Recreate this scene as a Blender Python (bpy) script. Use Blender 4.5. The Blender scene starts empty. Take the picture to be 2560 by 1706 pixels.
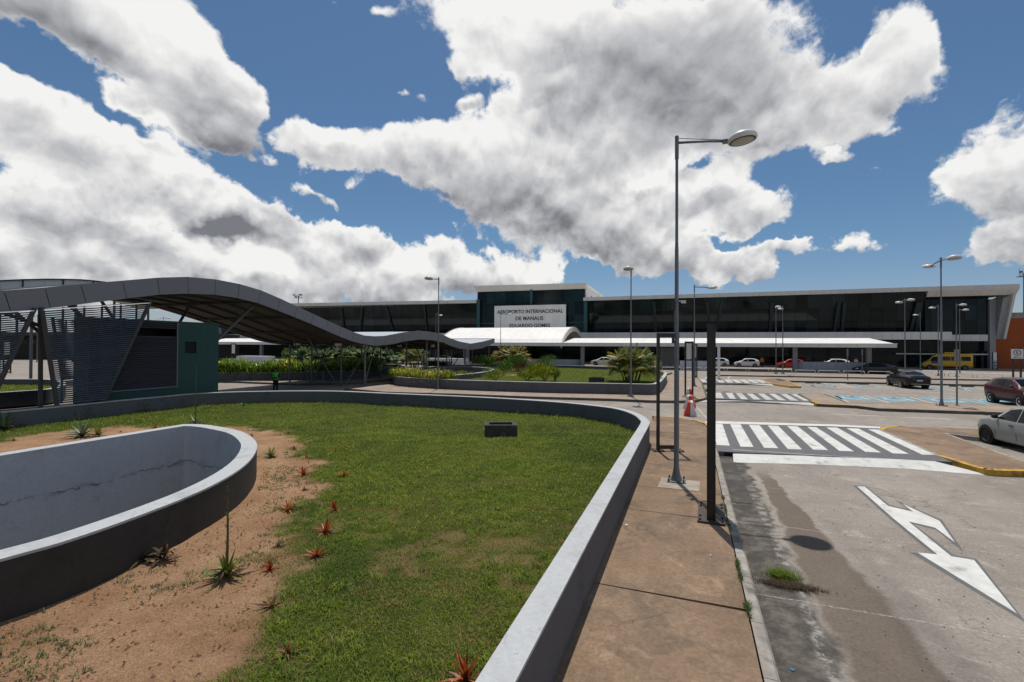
import bpy, math, random
import numpy as np
from mathutils import Vector, Matrix
rng = random.Random(7); nr = np.random.default_rng(7)
R = math.radians
scene = bpy.context.scene
COL = scene.collection
# ------------------------------------------------------------------ camera
H = 3.35; FPX = 1180.0
cam = bpy.data.cameras.new('camera'); cam.sensor_width = 36; cam.lens = FPX/2560*36
cam.clip_start = .05; cam.clip_end = 6000
camo = bpy.data.objects.new('camera', cam); COL.objects.link(camo)
CM = Matrix.Translation((0, 0, H)) @ Matrix.Rotation(math.pi/2+math.atan(12.5/FPX), 4, 'X') @ Matrix.Rotation(R(.29), 4, 'Z')
camo.matrix_world = CM; scene.camera = camo
C3 = np.array(CM.to_3x3())
# ------------------------------------------------------------------ world, sun, exposure
SUN_EL, SUN_AZ = R(72), R(2.5)           # azimuth measured from +Y towards +X
SKY_STRENGTH = .085; SUN_STRENGTH = 4.6
scene.view_settings.view_transform = 'Standard'; scene.view_settings.look = 'None'
scene.view_settings.gamma = 1; scene.view_settings.use_curve_mapping = False
scene.view_settings.exposure = -.35
scene.render.engine = 'CYCLES'
scene.cycles.max_bounces = 6; scene.cycles.diffuse_bounces = 3; scene.cycles.glossy_bounces = 3
scene.cycles.transparent_max_bounces = 6; scene.cycles.sample_clamp_indirect = 4
scene.cycles.use_denoising = True
try: scene.cycles.denoiser = 'OPENIMAGEDENOISE'
except Exception: pass
sl = bpy.data.lights.new('sun', 'SUN'); sl.energy = SUN_STRENGTH; sl.angle = R(.53); sl.color = (1, .955, .88)
so = bpy.data.objects.new('sun', sl); COL.objects.link(so)
sd = Vector((math.sin(SUN_AZ)*math.cos(SUN_EL), math.cos(SUN_AZ)*math.cos(SUN_EL), math.sin(SUN_EL)))
so.rotation_euler = sd.to_track_quat('Z', 'Y').to_euler(); so.location = (0, 0, 60)

class NT:
    """short hand for building node trees"""
    def __init__(s, tree): s.t = tree; s.n = tree.nodes; s.l = tree.links
    def node(s, typ, **kw):
        n = s.n.new(typ)
        for k, v in kw.items():
            if k.startswith('i_'):
                k = k[2:]
                n.inputs[int(k) if k.isdigit() else k.replace('_', ' ')].default_value = v
            else: setattr(n, k, v)
        return n
    def put(s, sock, v):
        if hasattr(v, 'links') or hasattr(v, 'is_linked'): s.l.new(v, sock)
        else: sock.default_value = v
    def m(s, op, a, b=0., c=None, clamp=False):
        n = s.n.new('ShaderNodeMath'); n.operation = op; n.use_clamp = clamp
        s.put(n.inputs[0], a); s.put(n.inputs[1], b)
        if c is not None: s.put(n.inputs[2], c)
        return n.outputs[0]
    def v(s, op, a, b=(0, 0, 0), sc=None):
        n = s.n.new('ShaderNodeVectorMath'); n.operation = op
        s.put(n.inputs[0], a)
        if op not in ('LENGTH', 'NORMALIZE', 'SCALE'): s.put(n.inputs[1], b)
        if sc is not None: s.put(n.inputs['Scale'], sc)
        return n.outputs['Value'] if op in ('DOT_PRODUCT', 'LENGTH') else n.outputs[0]
    def noise(s, vec, scale, detail=4, rough=.55, dist=0., typ='FBM'):
        n = s.n.new('ShaderNodeTexNoise'); n.noise_type = typ
        s.l.new(vec, n.inputs['Vector']); n.inputs['Scale'].default_value = scale
        n.inputs['Detail'].default_value = detail; n.inputs['Roughness'].default_value = rough
        n.inputs['Distortion'].default_value = dist
        return n.outputs['Fac']
    def ramp(s, fac, a, b, lo=0., hi=1., smooth=True):
        n = s.n.new('ShaderNodeMapRange'); n.interpolation_type = 'SMOOTHSTEP' if smooth else 'LINEAR'
        s.put(n.inputs[0], fac); n.inputs[1].default_value = a; n.inputs[2].default_value = b
        n.inputs[3].default_value = lo; n.inputs[4].default_value = hi
        return n.outputs[0]
    def mix(s, fac, a, b, typ='MIX'):
        n = s.n.new('ShaderNodeMix'); n.data_type = 'RGBA'; n.blend_type = typ
        s.put(n.inputs[0], fac)
        for i, x in ((6, a), (7, b)):
            if isinstance(x, tuple): x = (*x[:3], 1.)
            s.put(n.inputs[i], x)
        return n.outputs[2]
    def comb(s, x, y, z):
        n = s.n.new('ShaderNodeCombineXYZ')
        for i, q in enumerate((x, y, z)): s.put(n.inputs[i], q)
        return n.outputs[0]
    def sep(s, vec):
        n = s.n.new('ShaderNodeSeparateXYZ'); s.l.new(vec, n.inputs[0]); return n.outputs

def ray(px, py):
    return C3 @ np.array([(px-1280)/FPX, -(py-853)/FPX, -1.])

BR = 1.3
def make_world():
    w = bpy.data.worlds.new('World'); scene.world = w; w.use_nodes = True
    T = NT(w.node_tree); T.n.clear()
    sky = T.node('ShaderNodeTexSky', sky_type='NISHITA', sun_disc=False, sun_elevation=SUN_EL, sun_rotation=SUN_AZ,
                 air_density=1.0, dust_density=.6, ozone_density=1.6, altitude=80)
    d = T.v('NORMALIZE', T.node('ShaderNodeTexCoord').outputs['Generated'])
    x, y, z = T.sep(d)
    zc = T.m('MAXIMUM', z, 0.)
    # perspective of a cloud layer: features shrink towards the horizon
    def cloudmap(xx, yy, zz):        # angle preserving, so that puffs stay round
        k = T.m('DIVIDE', 1.0, T.m('ADD', T.m('MAXIMUM', zz, -.2), 1.))
        k2 = T.m('MULTIPLY', k, k)
        return T.comb(T.m('MULTIPLY', T.m('SUBTRACT', T.m('MULTIPLY', xx, xx), T.m('MULTIPLY', yy, yy)), k2), T.m('MULTIPLY', T.m('MULTIPLY', xx, yy), T.m('MULTIPLY', k2, 2.)), 0.)
    p = cloudmap(x, y, z); pup = cloudmap(x, y, T.m('ADD', z, .040))
    wob = T.n.new('ShaderNodeTexNoise'); T.l.new(p, wob.inputs['Vector'])
    wob.inputs['Scale'].default_value = 4.5; wob.inputs['Detail'].default_value = 5; wob.inputs['Roughness'].default_value = .6
    warp = T.v('SCALE', T.v('SUBTRACT', wob.outputs['Color'], (.5, .5, .5)), sc=.15)
    dw = T.v('ADD', d, warp)
    def blobs(vec, lst, height=False):
        acc = hA = hB = None
        for b in lst:
            bx, by, rx, ry = b[0]/.9191, b[1]/.9191, b[2]/.9191, b[3]/.9191
            rot = b[4] if len(b) > 4 else 0; amp = b[5] if len(b) > 5 else 1.
            c = Vector(ray(bx, by)); cl = c.length; c.normalize()
            right = Vector((0, 0, 1)).cross(c); right = -right.normalized(); up = right.cross(c).normalized()
            if up.z < 0: up = -up
            rr = right*math.cos(R(rot))+up*math.sin(R(rot)); uu = c.cross(rr)
            M = Matrix((rr, uu, c)).transposed()
            mp = T.n.new('ShaderNodeMapping'); mp.vector_type = 'TEXTURE'
            T.l.new(vec, mp.inputs[0]); mp.inputs[1].default_value = c
            mp.inputs[2].default_value = M.to_euler()
            sx = BR*rx/FPX/cl; sy = BR*ry/FPX/cl
            mp.inputs[3].default_value = (sx, sy, max(sx, sy, .3))
            g = T.n.new('ShaderNodeTexGradient'); g.gradient_type = 'SPHERICAL'
            T.l.new(mp.outputs[0], g.inputs[0]); gs = g.outputs['Fac']
            acc = T.m('MULTIPLY', gs, amp) if acc is None else T.m('MULTIPLY_ADD', gs, amp, acc)
            if height:      # weighted height inside the cloud: tops are lit, bases are grey
                i = .06/max(sy, .02)
                hA = T.m('MULTIPLY', gs, i) if hA is None else T.m('MULTIPLY_ADD', gs, i, hA)
                hB = T.m('MULTIPLY', gs, i*c.z) if hB is None else T.m('MULTIPLY_ADD', gs, i*c.z, hB)
        if height:
            num = T.m('SUBTRACT', T.m('MULTIPLY', hA, T.sep(vec)[2]), hB)
            return acc, T.m('MULTIPLY', T.m('DIVIDE', num, T.m('ADD', acc, .08)), 16.)
        return acc
    mass, hgt = blobs(dw, CLOUDS, True)
    dark = blobs(T.v('ADD', d, T.v('SCALE', warp, sc=.6)), BELLIES)
    # away from the view the same kind of broken cumulus goes on
    fwd = T.ramp(y, .02, .30)
    gen = T.noise(p, 1.6, 3, .5)
    gmask = T.ramp(gen, .46, .66, 0., 1.0)
    zen = T.ramp(z, .62, .74)
    outside = T.m('MAXIMUM', T.m('SUBTRACT', 1., fwd), zen)
    mass = T.m('ADD', T.m('MULTIPLY', mass, T.m('SUBTRACT', 1., T.m('MULTIPLY', outside, .8))), T.m('MULTIPLY', gmask, outside))
    mass = T.m('MINIMUM', mass, 1.15)
    def puff(vec):
        n1 = T.noise(vec, 8.0, 8, .60, .1)
        vo = T.n.new('ShaderNodeTexVoronoi'); vo.feature = 'F1'; T.l.new(vec, vo.inputs['Vector'])
        vo.inputs['Scale'].default_value = 10; vo.inputs['Detail'].default_value = 2.; vo.inputs['Roughness'].default_value = .5
        vo.normalize = True
        bil = T.m('SUBTRACT', 1., T.m('MULTIPLY', vo.outputs['Distance'], 1.6))
        return T.m('ADD', T.m('MULTIPLY', n1, .55), T.m('MULTIPLY', bil, .45))
    flat = T.v('MULTIPLY', warp, (1, 1, 0))
    pw = T.v('ADD', p, T.v('SCALE', flat, sc=.5))
    f0 = puff(pw)
    f1 = puff(T.v('ADD', pup, T.v('SCALE', flat, sc=.5)))
    den = T.m('ADD', mass, T.m('MULTIPLY', T.m('SUBTRACT', f0, .5), 2.2))
    den = T.m('ADD', den, T.m('MULTIPLY', T.m('SUBTRACT', T.noise(pw, 30., 6, .66), .5), .85))
    alpha = T.ramp(den, .42, .72)
    # light: sun-facing puffs bright, thick bases grey
    rel = T.m('SUBTRACT', f0, f1)
    thick = T.ramp(den, .55, 1.3)
    big = T.noise(T.v('ADD', pw, (3., 1., 0.)), 4.5, 5, .55)
    sh = T.m('ADD', .975, T.m('MULTIPLY', rel, 1.9))
    sh = T.m('ADD', sh, T.m('MULTIPLY', hgt, .80))
    sh = T.m('SUBTRACT', sh, T.m('MULTIPLY', thick, .17))
    sh = T.m('ADD', sh, T.m('MULTIPLY', T.m('SUBTRACT', big, .5), .14))
    b2 = T.noise(T.v('ADD', pup, T.v('ADD', T.v('SCALE', flat, sc=.5), (7., 3., 0.))), 5.2, 7, .58)
    sh = T.m('ADD', sh, T.m('MULTIPLY', T.m('SUBTRACT', T.ramp(b2, .44, .57), .6), .12))
    dk = T.m('MULTIPLY', T.ramp(dark, 0., 1., 0., 1., False), T.ramp(den, .42, .85))
    dk = T.m('MULTIPLY', dk, T.m('ADD', .80, T.m('MULTIPLY', big, .3)))
    sh = T.m('SUBTRACT', sh, T.m('MULTIPLY', dk, .36))
    sh = T.m('MINIMUM', T.m('MAXIMUM', sh, .1), 1.05)
    low = T.ramp(z, .0, .22)
    sh = T.m('MULTIPLY', sh, T.m('ADD', .90, T.m('MULTIPLY', low, .10)))
    cr = T.n.new('ShaderNodeValToRGB'); T.l.new(sh, cr.inputs[0])
    e = cr.color_ramp.elements
    e[0].position = .08; e[0].color = (.20, .206, .235, 1); e[1].position = 1.; e[1].color = (1.0, .995, .98, 1)
    q = cr.color_ramp.elements.new(.6); q.color = (.62, .625, .645, 1)
    cl = T.v('SCALE', cr.outputs[0], sc=CLOUD_GAIN)
    sk = T.mix(1., sky.outputs[0], T.mix(T.ramp(z, 0., .22), (.98, 1.0, 1.22), SKY_TINT), 'MULTIPLY')
    up = T.ramp(z, -.01, .02)
    colr = T.mix(T.m('MULTIPLY', alpha, up), sk, cl)
    bg = T.node('ShaderNodeBackground'); T.l.new(colr, bg.inputs[0]); bg.inputs[1].default_value = SKY_STRENGTH
    out = T.node('ShaderNodeOutputWorld'); T.l.new(bg.outputs[0], out.inputs[0])
    w.cycles.sampling_method = 'MANUAL'; w.cycles.sample_map_resolution = 512
CLOUD_GAIN = 13.5
SKY_TINT = (.74, .98, 1.12)
CLOUDS = [  # x, y, rx, ry (in the photograph scaled to 2353 px), tilt, weight
    (60, 0, 300, 95), (160, 40, 200, 90), (330, 90, 250, 120, -35), (480, 180, 170, 95, -35), (580, 212, 62, 50), (420, 262, 130, 60, -20), (505, 300, 40, 30),
    (60, 265, 120, 75), (180, 330, 220, 95, -20), (370, 390, 210, 105, -25), (500, 470, 180, 75, -20), (600, 525, 100, 45, -10, .9),
    (60, 430, 220, 130), (230, 540, 250, 90, -8), (80, 640, 300, 100), (380, 640, 270, 90), (640, 640, 260, 90), (880, 635, 240, 95), (1080, 630, 190, 90),
    (1210, 650, 120, 50), (790, 560, 130, 50), (430, 470, 110, 50, -30, .6),
    (690, 275, 34, 40), (735, 330, 80, 45), (810, 355, 130, 60), (950, 360, 160, 70), (1110, 340, 150, 90), (1060, 430, 190, 80, -15), (1240, 330, 190, 170),
    (1290, 480, 190, 105), (1400, 560, 190, 80, -8), (1540, 560, 210, 80, -12), (1660, 610, 120, 40, -10), (1480, 450, 190, 90), (1620, 440, 160, 60, -15),
    (1730, 495, 85, 50), (1760, 575, 90, 26, -5, .9),
    (1090, 40, 190, 95), (1260, 110, 200, 140), (1480, 120, 250, 190), (1700, 150, 210, 170), (1820, 250, 200, 105, 12), (1990, 215, 150, 105, 20), (2085, 130, 85, 90),
    (2055, 40, 50, 75, -20), (1640, 330, 160, 75), (1400, 340, 130, 80),
    (2320, 330, 120, 120), (2270, 430, 130, 75), (2370, 470, 150, 130), (2330, 555, 90, 45),
    (490, 520, 85, 30, -12, -.85), (1010, 440, 60, 18, -20, -.3), (1480, 440, 40, 22, 0, -.35), (290, 300, 60, 22, -25, -.5), (840, 520, 80, 24, -10, -.5), (1250, 190, 70, 22, 30, -.3), (1600, 385, 110, 26, 18, -.85), (60, 150, 120, 55, -25, -.8), (230, 275, 60, 25, -20, -.45), (1120, 215, 60, 30, 20, -.5), (900, 500, 130, 26, -14, -.6), (1340, 640, 60, 40, 0, -.5), (1700, 545, 90, 14, -5, -.4),
    (965, 235, 62, 30, -10, .72), (1040, 160, 50, 36, 0, .72), (1940, 566, 62, 28, 0, .82), (1830, 556, 36, 20, 0, .7), (755, 470, 46, 30, -40, .7),
    (800, 430, 40, 18, 0, .66), (775, 12, 36, 22, 0, .66), (870, 22, 30, 20, 0, .62), (1930, 355, 46, 18, 0, .62), (2110, 365, 30, 18, 0, .62), (700, 440, 46, 22, -20, .68), (850, 470, 60, 24, 10, .66), (620, 360, 36, 18, -30, .62), (900, 225, 30, 16, 0, .6), (1860, 545, 30, 16, 0, .64), (2020, 385, 40, 16, 0, .62), (1750, 330, 40, 14, 0, .6), (250, 215, 60, 26, -30, .6), (1060, 235, 36, 20, 0, .62)]
BELLIES = [
    (1390, 140, 170, 120, 0, 1.5), (1640, 130, 190, 170, 0, 1.5), (1500, 230, 300, 70, 0, .8), (1300, 200, 110, 90, 0, .5),
    (300, 190, 300, 75, -30, .95), (430, 250, 150, 50, -22, .7), (100, 80, 200, 70, -20, .6),
    (1270, 520, 210, 75, -8, .95), (1450, 595, 200, 45, -4, .95), (1190, 460, 150, 80, -10, .7),
    (260, 535, 260, 60, -10, .95), (560, 530, 150, 28, -12, .8), (120, 470, 160, 50, -15, .5), (760, 600, 160, 30, 0, .5), (500, 640, 300, 22, 0, .45),
    (1780, 280, 210, 45, 12, .6), (1020, 420, 210, 50, -14, .6), (2340, 560, 80, 40, 0, .9), (2350, 480, 70, 50, 0, .4), (1380, 380, 100, 60, 0, .5), (1620, 335, 150, 40, 0, .35)]
make_world()
# ------------------------------------------------------------------ placing: a point of the ground plane (or of an upright plane) under a photo pixel
def P(px, py, z=0.):
    d = ray(px, py); t = (z-H)/d[2]
    return Vector((d[0]*t, d[1]*t, z))
def onplane(px, py, o, dx, dy):
    """hit of the sight line with the upright plane through o along (dx,dy): (distance along, height)"""
    d = ray(px, py); det = -d[0]*dy+d[1]*dx
    t = (-o[0]*dy+o[1]*dx)/det; X = d[0]*t; Y = d[1]*t
    return (X-o[0])*dx+(Y-o[1])*dy, H+d[2]*t
TH = R(20.6)
K0 = P(1953, 1706, .15); K0.z = 0
ua = Vector((math.cos(TH), -math.sin(TH), 0)); us = Vector((math.sin(TH), math.cos(TH), 0))
def G(px, py, z=0.):                      # pixel -> street frame (across, along)
    q = P(px, py, z)-K0
    return (q.dot(ua), q.dot(us))
def W(a, s, z=0.): q = K0+ua*a+us*s; return Vector((q.x, q.y, z))
def za(x, y): return (2040+x/4.525, 880+y/4.525)
def zb(x, y): return (1620+x/5.0587, 820+y/5.0587)
def zc_(x, y): return (1560+x/2.16, 980+y/2.16)
def z5(x, y): return (x/2.221, 1000+y/2.221)

# ------------------------------------------------------------------ meshes
class MB:
    def __init__(s): s.v = []; s.f = []; s.mi = []; s.cur = 0
    def add(s, vs, fs):
        o = len(s.v); s.v += [tuple(q) for q in vs]
        for f in fs: s.f.append([o+i for i in f]); s.mi.append(s.cur)
        return s
    def quad(s, a, b, c, d): return s.add([a, b, c, d], [(0, 1, 2, 3)])
    def box(s, x0, x1, y0, y1, z0, z1, m=None):
        v = [Vector((x, y, z)) for z in (z0, z1) for y in (y0, y1) for x in (x0, x1)]
        if m is not None: v = [m @ q for q in v]
        return s.add(v, [(0, 2, 3, 1), (4, 5, 7, 6), (0, 1, 5, 4), (2, 6, 7, 3), (0, 4, 6, 2), (1, 3, 7, 5)])
    def hexa(s, b, t):      # four bottom points, four top points
        return s.add(list(b)+list(t), [(3, 2, 1, 0), (4, 5, 6, 7), (0, 1, 5, 4), (1, 2, 6, 5), (2, 3, 7, 6), (3, 0, 4, 7)])
    def tube(s, pts, r, n=8, cap=True, up=None):
        pts = [Vector(p) for p in pts]; rs = r if isinstance(r, (list, tuple)) else [r]*len(pts)
        o = len(s.v); k = len(pts); prev = None
        for i, p in enumerate(pts):
            t = (pts[min(i+1, k-1)]-pts[max(i-1, 0)]).normalized()
            ref = prev if prev is not None else (Vector((0, 0, 1)) if abs(t.z) < .9 else Vector((1, 0, 0)))
            u = (ref-t*ref.dot(t)).normalized(); w = t.cross(u); prev = u
            for j in range(n):
                a = 2*math.pi*j/n+math.pi/n
                s.v.append(tuple(p+(u*math.cos(a)+w*math.sin(a))*rs[i]))
        for i in range(k-1):
            for j in range(n):
                s.f.append([o+i*n+j, o+i*n+(j+1) % n, o+(i+1)*n+(j+1) % n, o+(i+1)*n+j]); s.mi.append(s.cur)
        if cap:
            s.f.append([o+j for j in range(n)][::-1]); s.mi.append(s.cur)
            s.f.append([o+(k-1)*n+j for j in range(n)]); s.mi.append(s.cur)
        return s
    def bar(s, p, q, w, h):                 # rectangular bar between two points
        p = Vector(p); q = Vector(q); t = (q-p).normalized()
        ref = Vector((0, 0, 1)) if abs(t.z) < .95 else Vector((0, 1, 0))
        a = t.cross(ref).normalized()*w/2; b = a.cross(t).normalized()*h/2
        return s.hexa([p-a-b, p+a-b, p+a+b, p-a+b], [q-a-b, q+a-b, q+a+b, q-a+b])
    def prism(s, poly, z0, z1):
        n = len(poly); o = len(s.v)
        s.v += [(p[0], p[1], z0) for p in poly]+[(p[0], p[1], z1) for p in poly]
        fs = [[o+n+i for i in range(n)], [o+i for i in range(n)][::-1]]
        fs += [[o+i, o+(i+1) % n, o+n+(i+1) % n, o+n+i] for i in range(n)]
        s.f += fs; s.mi += [s.cur]*len(fs); return s
    def sheet(s, poly, z):
        if area(poly) < 0: poly = poly[::-1]
        return s.add([(p[0], p[1], z) for p in poly], [tuple(range(len(poly)))])
    def lathe(s, prof, c=(0, 0, 0), n=20, m=None):
        o = len(s.v); k = len(prof); c = Vector(c)
        for r_, z in prof:
            for j in range(n):
                a = 2*math.pi*j/n; q = Vector((r_*math.cos(a), r_*math.sin(a), z))
                if m is not None: q = m @ q
                s.v.append(tuple(q+c))
        for i in range(k-1):
            for j in range(n):
                s.f.append([o+i*n+j, o+i*n+(j+1) % n, o+(i+1)*n+(j+1) % n, o+(i+1)*n+j]); s.mi.append(s.cur)
        return s
    def ball(s, c, r, n=8, k=5, sc=(1, 1, 1)):
        pr = [(max(1e-3, math.sin(math.pi*i/k))*r, -math.cos(math.pi*i/k)*r*sc[2]) for i in range(k+1)]
        return s.lathe(pr, c, n)
    def mesh(s, name, mats, smooth=False):
        me = bpy.data.meshes.new(name); me.from_pydata(s.v, [], s.f)
        for m in (mats if isinstance(mats, (list, tuple)) else [mats]): me.materials.append(m)
        if any(s.mi): me.polygons.foreach_set('material_index', s.mi)
        if smooth: me.polygons.foreach_set('use_smooth', [True]*len(me.polygons))
        me.update(); return me
    def build(s, name, mats, parent=None, smooth=False, **pr):
        return link(name, s.mesh(name, mats, smooth), parent, **pr)
def link(name, me, parent=None, loc=None, rz=None, **pr):
    o = bpy.data.objects.new(name, me); COL.objects.link(o)
    if parent is not None: o.parent = parent
    if loc is not None: o.location = loc
    if rz is not None: o.rotation_euler = (0, 0, rz)
    for k, v in pr.items(): o[k] = v
    return o
def empty(name, loc, rz=0, **pr):
    o = bpy.data.objects.new(name, None); COL.objects.link(o); o.location = loc; o.rotation_euler = (0, 0, rz)
    o.empty_display_size = .2
    for k, v in pr.items(): o[k] = v
    return o
KIDS = {}
def copy_tree(o, parent=None):
    c = o.copy(); COL.objects.link(c)
    if parent is not None: c.parent = parent
    for ch in o.children: copy_tree(ch, c)
    return c
def smooth_by_angle(o, deg=35):
    try: o.data.shade_smooth_by_angle(angle=R(deg))
    except Exception:
        try:
            o.data.polygons.foreach_set('use_smooth', [True]*len(o.data.polygons)); o.data.set_sharp_from_angle(angle=R(deg))
        except Exception: pass
    return o
def area(p): return sum(p[i][0]*p[(i+1) % len(p)][1]-p[(i+1) % len(p)][0]*p[i][1] for i in range(len(p)))/2
def spline(pts, per=6, closed=False):
    pts = [Vector((*p[:2], 0)) if len(p) == 2 else Vector(p) for p in pts]; n = len(pts); out = []
    rngi = n if closed else n-1
    for i in range(rngi):
        g = (lambda k: pts[k % n]) if closed else (lambda k: pts[min(max(k, 0), n-1)])
        p0, p1, p2, p3 = g(i-1), g(i), g(i+1), g(i+2)
        for j in range(per):
            t = j/per
            out.append(.5*((2*p1)+(p2-p0)*t+(2*p0-5*p1+4*p2-p3)*t*t+(3*p1-p0-3*p2+p3)*t**3))
    if not closed: out.append(pts[-1])
    return out
def offset(poly, d):
    n = len(poly); out = []; sg = 1 if area(poly) > 0 else -1
    for i in range(n):
        p, q, r_ = Vector(poly[i-1][:2]), Vector(poly[i][:2]), Vector(poly[(i+1) % n][:2])
        a = (q-p).normalized(); b = (r_-q).normalized(); t = (a+b)
        if t.length < 1e-4: t = a
        t.normalize(); nn = Vector((-t.y, t.x))*sg
        k = 1/max(.5, math.cos(a.angle(t, 0)))
        q2 = q+nn*d*k; out.append((q2.x, q2.y))
    return out
def inside(poly, X, Y):
    X = np.asarray(X); Y = np.asarray(Y); r_ = np.zeros(X.shape, bool); n = len(poly)
    for i in range(n):
        x0, y0 = poly[i][:2]; x1, y1 = poly[(i+1) % n][:2]
        if y0 == y1: continue
        c = ((y0 > Y) != (y1 > Y)) & (X < (x1-x0)*(Y-y0)/(y1-y0)+x0); r_ ^= c
    return r_
def polydist(poly, X, Y):
    X = np.asarray(X); Y = np.asarray(Y); best = np.full(X.shape, 1e9); n = len(poly)
    for i in range(n):
        x0, y0 = poly[i][:2]; x1, y1 = poly[(i+1) % n][:2]; dx, dy = x1-x0, y1-y0
        t = np.clip(((X-x0)*dx+(Y-y0)*dy)/(dx*dx+dy*dy+1e-9), 0, 1)
        best = np.minimum(best, np.hypot(X-x0-t*dx, Y-y0-t*dy))
    return best

# ------------------------------------------------------------------ materials
def base(name, rough=.8, spec=.3, metal=0.):
    m = bpy.data.materials.new(name); m.use_nodes = True; T = NT(m.node_tree); b = T.n['Principled BSDF']
    b.inputs['Roughness'].default_value = rough; b.inputs['Specular IOR Level'].default_value = spec; b.inputs['Metallic'].default_value = metal
    return m, T, b
def mat(name, col, rough=.8, spec=.3, metal=0., var=.18, scale=3., bump=0., bscale=40., coat=0., streak=0., rnd=0., stain=None):
    """plain surface with mottling (var), vertical streaks, fine relief and a small difference from piece to piece (rnd)"""
    m, T, b = base(name, rough, spec, metal)
    co = T.node('ShaderNodeTexCoord').outputs['Object']
    n = T.noise(co, scale, 6, .62)
    k = T.ramp(n, .25, .75, 1-var, 1+var, False)
    if streak:
        st = T.noise(T.v('MULTIPLY', co, (1, 1, .06)), scale*3, 5, .6)
        k = T.m('MULTIPLY', k, T.ramp(st, .35, .75, 1.0, 1-streak))
    if rnd:
        oi = T.node('ShaderNodeObjectInfo'); k = T.m('MULTIPLY', k, T.ramp(oi.outputs['Random'], 0, 1, 1-rnd, 1+rnd, False))
    c = T.v('SCALE', (*col,), sc=k)
    if stain is not None:
        sn = T.noise(co, scale*.7, 7, .65); c = T.mix(T.ramp(sn, .54, .72, 0, stain[3]), c, tuple(stain[:3]))
    T.l.new(c, b.inputs['Base Color'])
    rr = T.ramp(n, .3, .7, max(.03, rough-.08), min(1, rough+.08), False); T.l.new(rr, b.inputs['Roughness'])
    if coat: b.inputs['Coat Weight'].default_value = coat; b.inputs['Coat Roughness'].default_value = .05
    if bump:
        bn = T.node('ShaderNodeBump', i_Strength=bump, i_Distance=.02); T.l.new(T.noise(co, bscale, 4, .6), bn.inputs['Height'])
        T.l.new(bn.outputs[0], b.inputs['Normal'])
    return m
def leafmat(name, c1, c2, c3=None, scale=2.5, rough=.5, trans=.25, tip=None):
    """foliage: colour differs from leaf to leaf (attribute 'tone' 0..1)"""
    m, T, b = base(name, rough, .35)
    at = T.node('ShaderNodeAttribute', attribute_name='tone').outputs['Fac']
    co = T.node('ShaderNodeTexCoord').outputs['Object']
    n = T.noise(co, scale, 3, .5)
    c = T.mix(T.ramp(T.m('ADD', T.m('MULTIPLY', at, .7), T.m('MULTIPLY', n, .3)), .1, .75), c1, c2)
    if c3: c = T.mix(T.ramp(at, .78, .95), c, c3)
    T.l.new(c, b.inputs['Base Color'])
    tr = T.node('ShaderNodeBsdfTranslucent'); T.l.new(T.v('SCALE', c, sc=1.1), tr.inputs[0])
    ms = T.node('ShaderNodeMixShader', i_0=trans); T.l.new(b.outputs[0], ms.inputs[1]); T.l.new(tr.outputs[0], ms.inputs[2])
    T.l.new(ms.outputs[0], T.n['Material Output'].inputs[0])
    return m
M = {}
M['pavement'] = None
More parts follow.
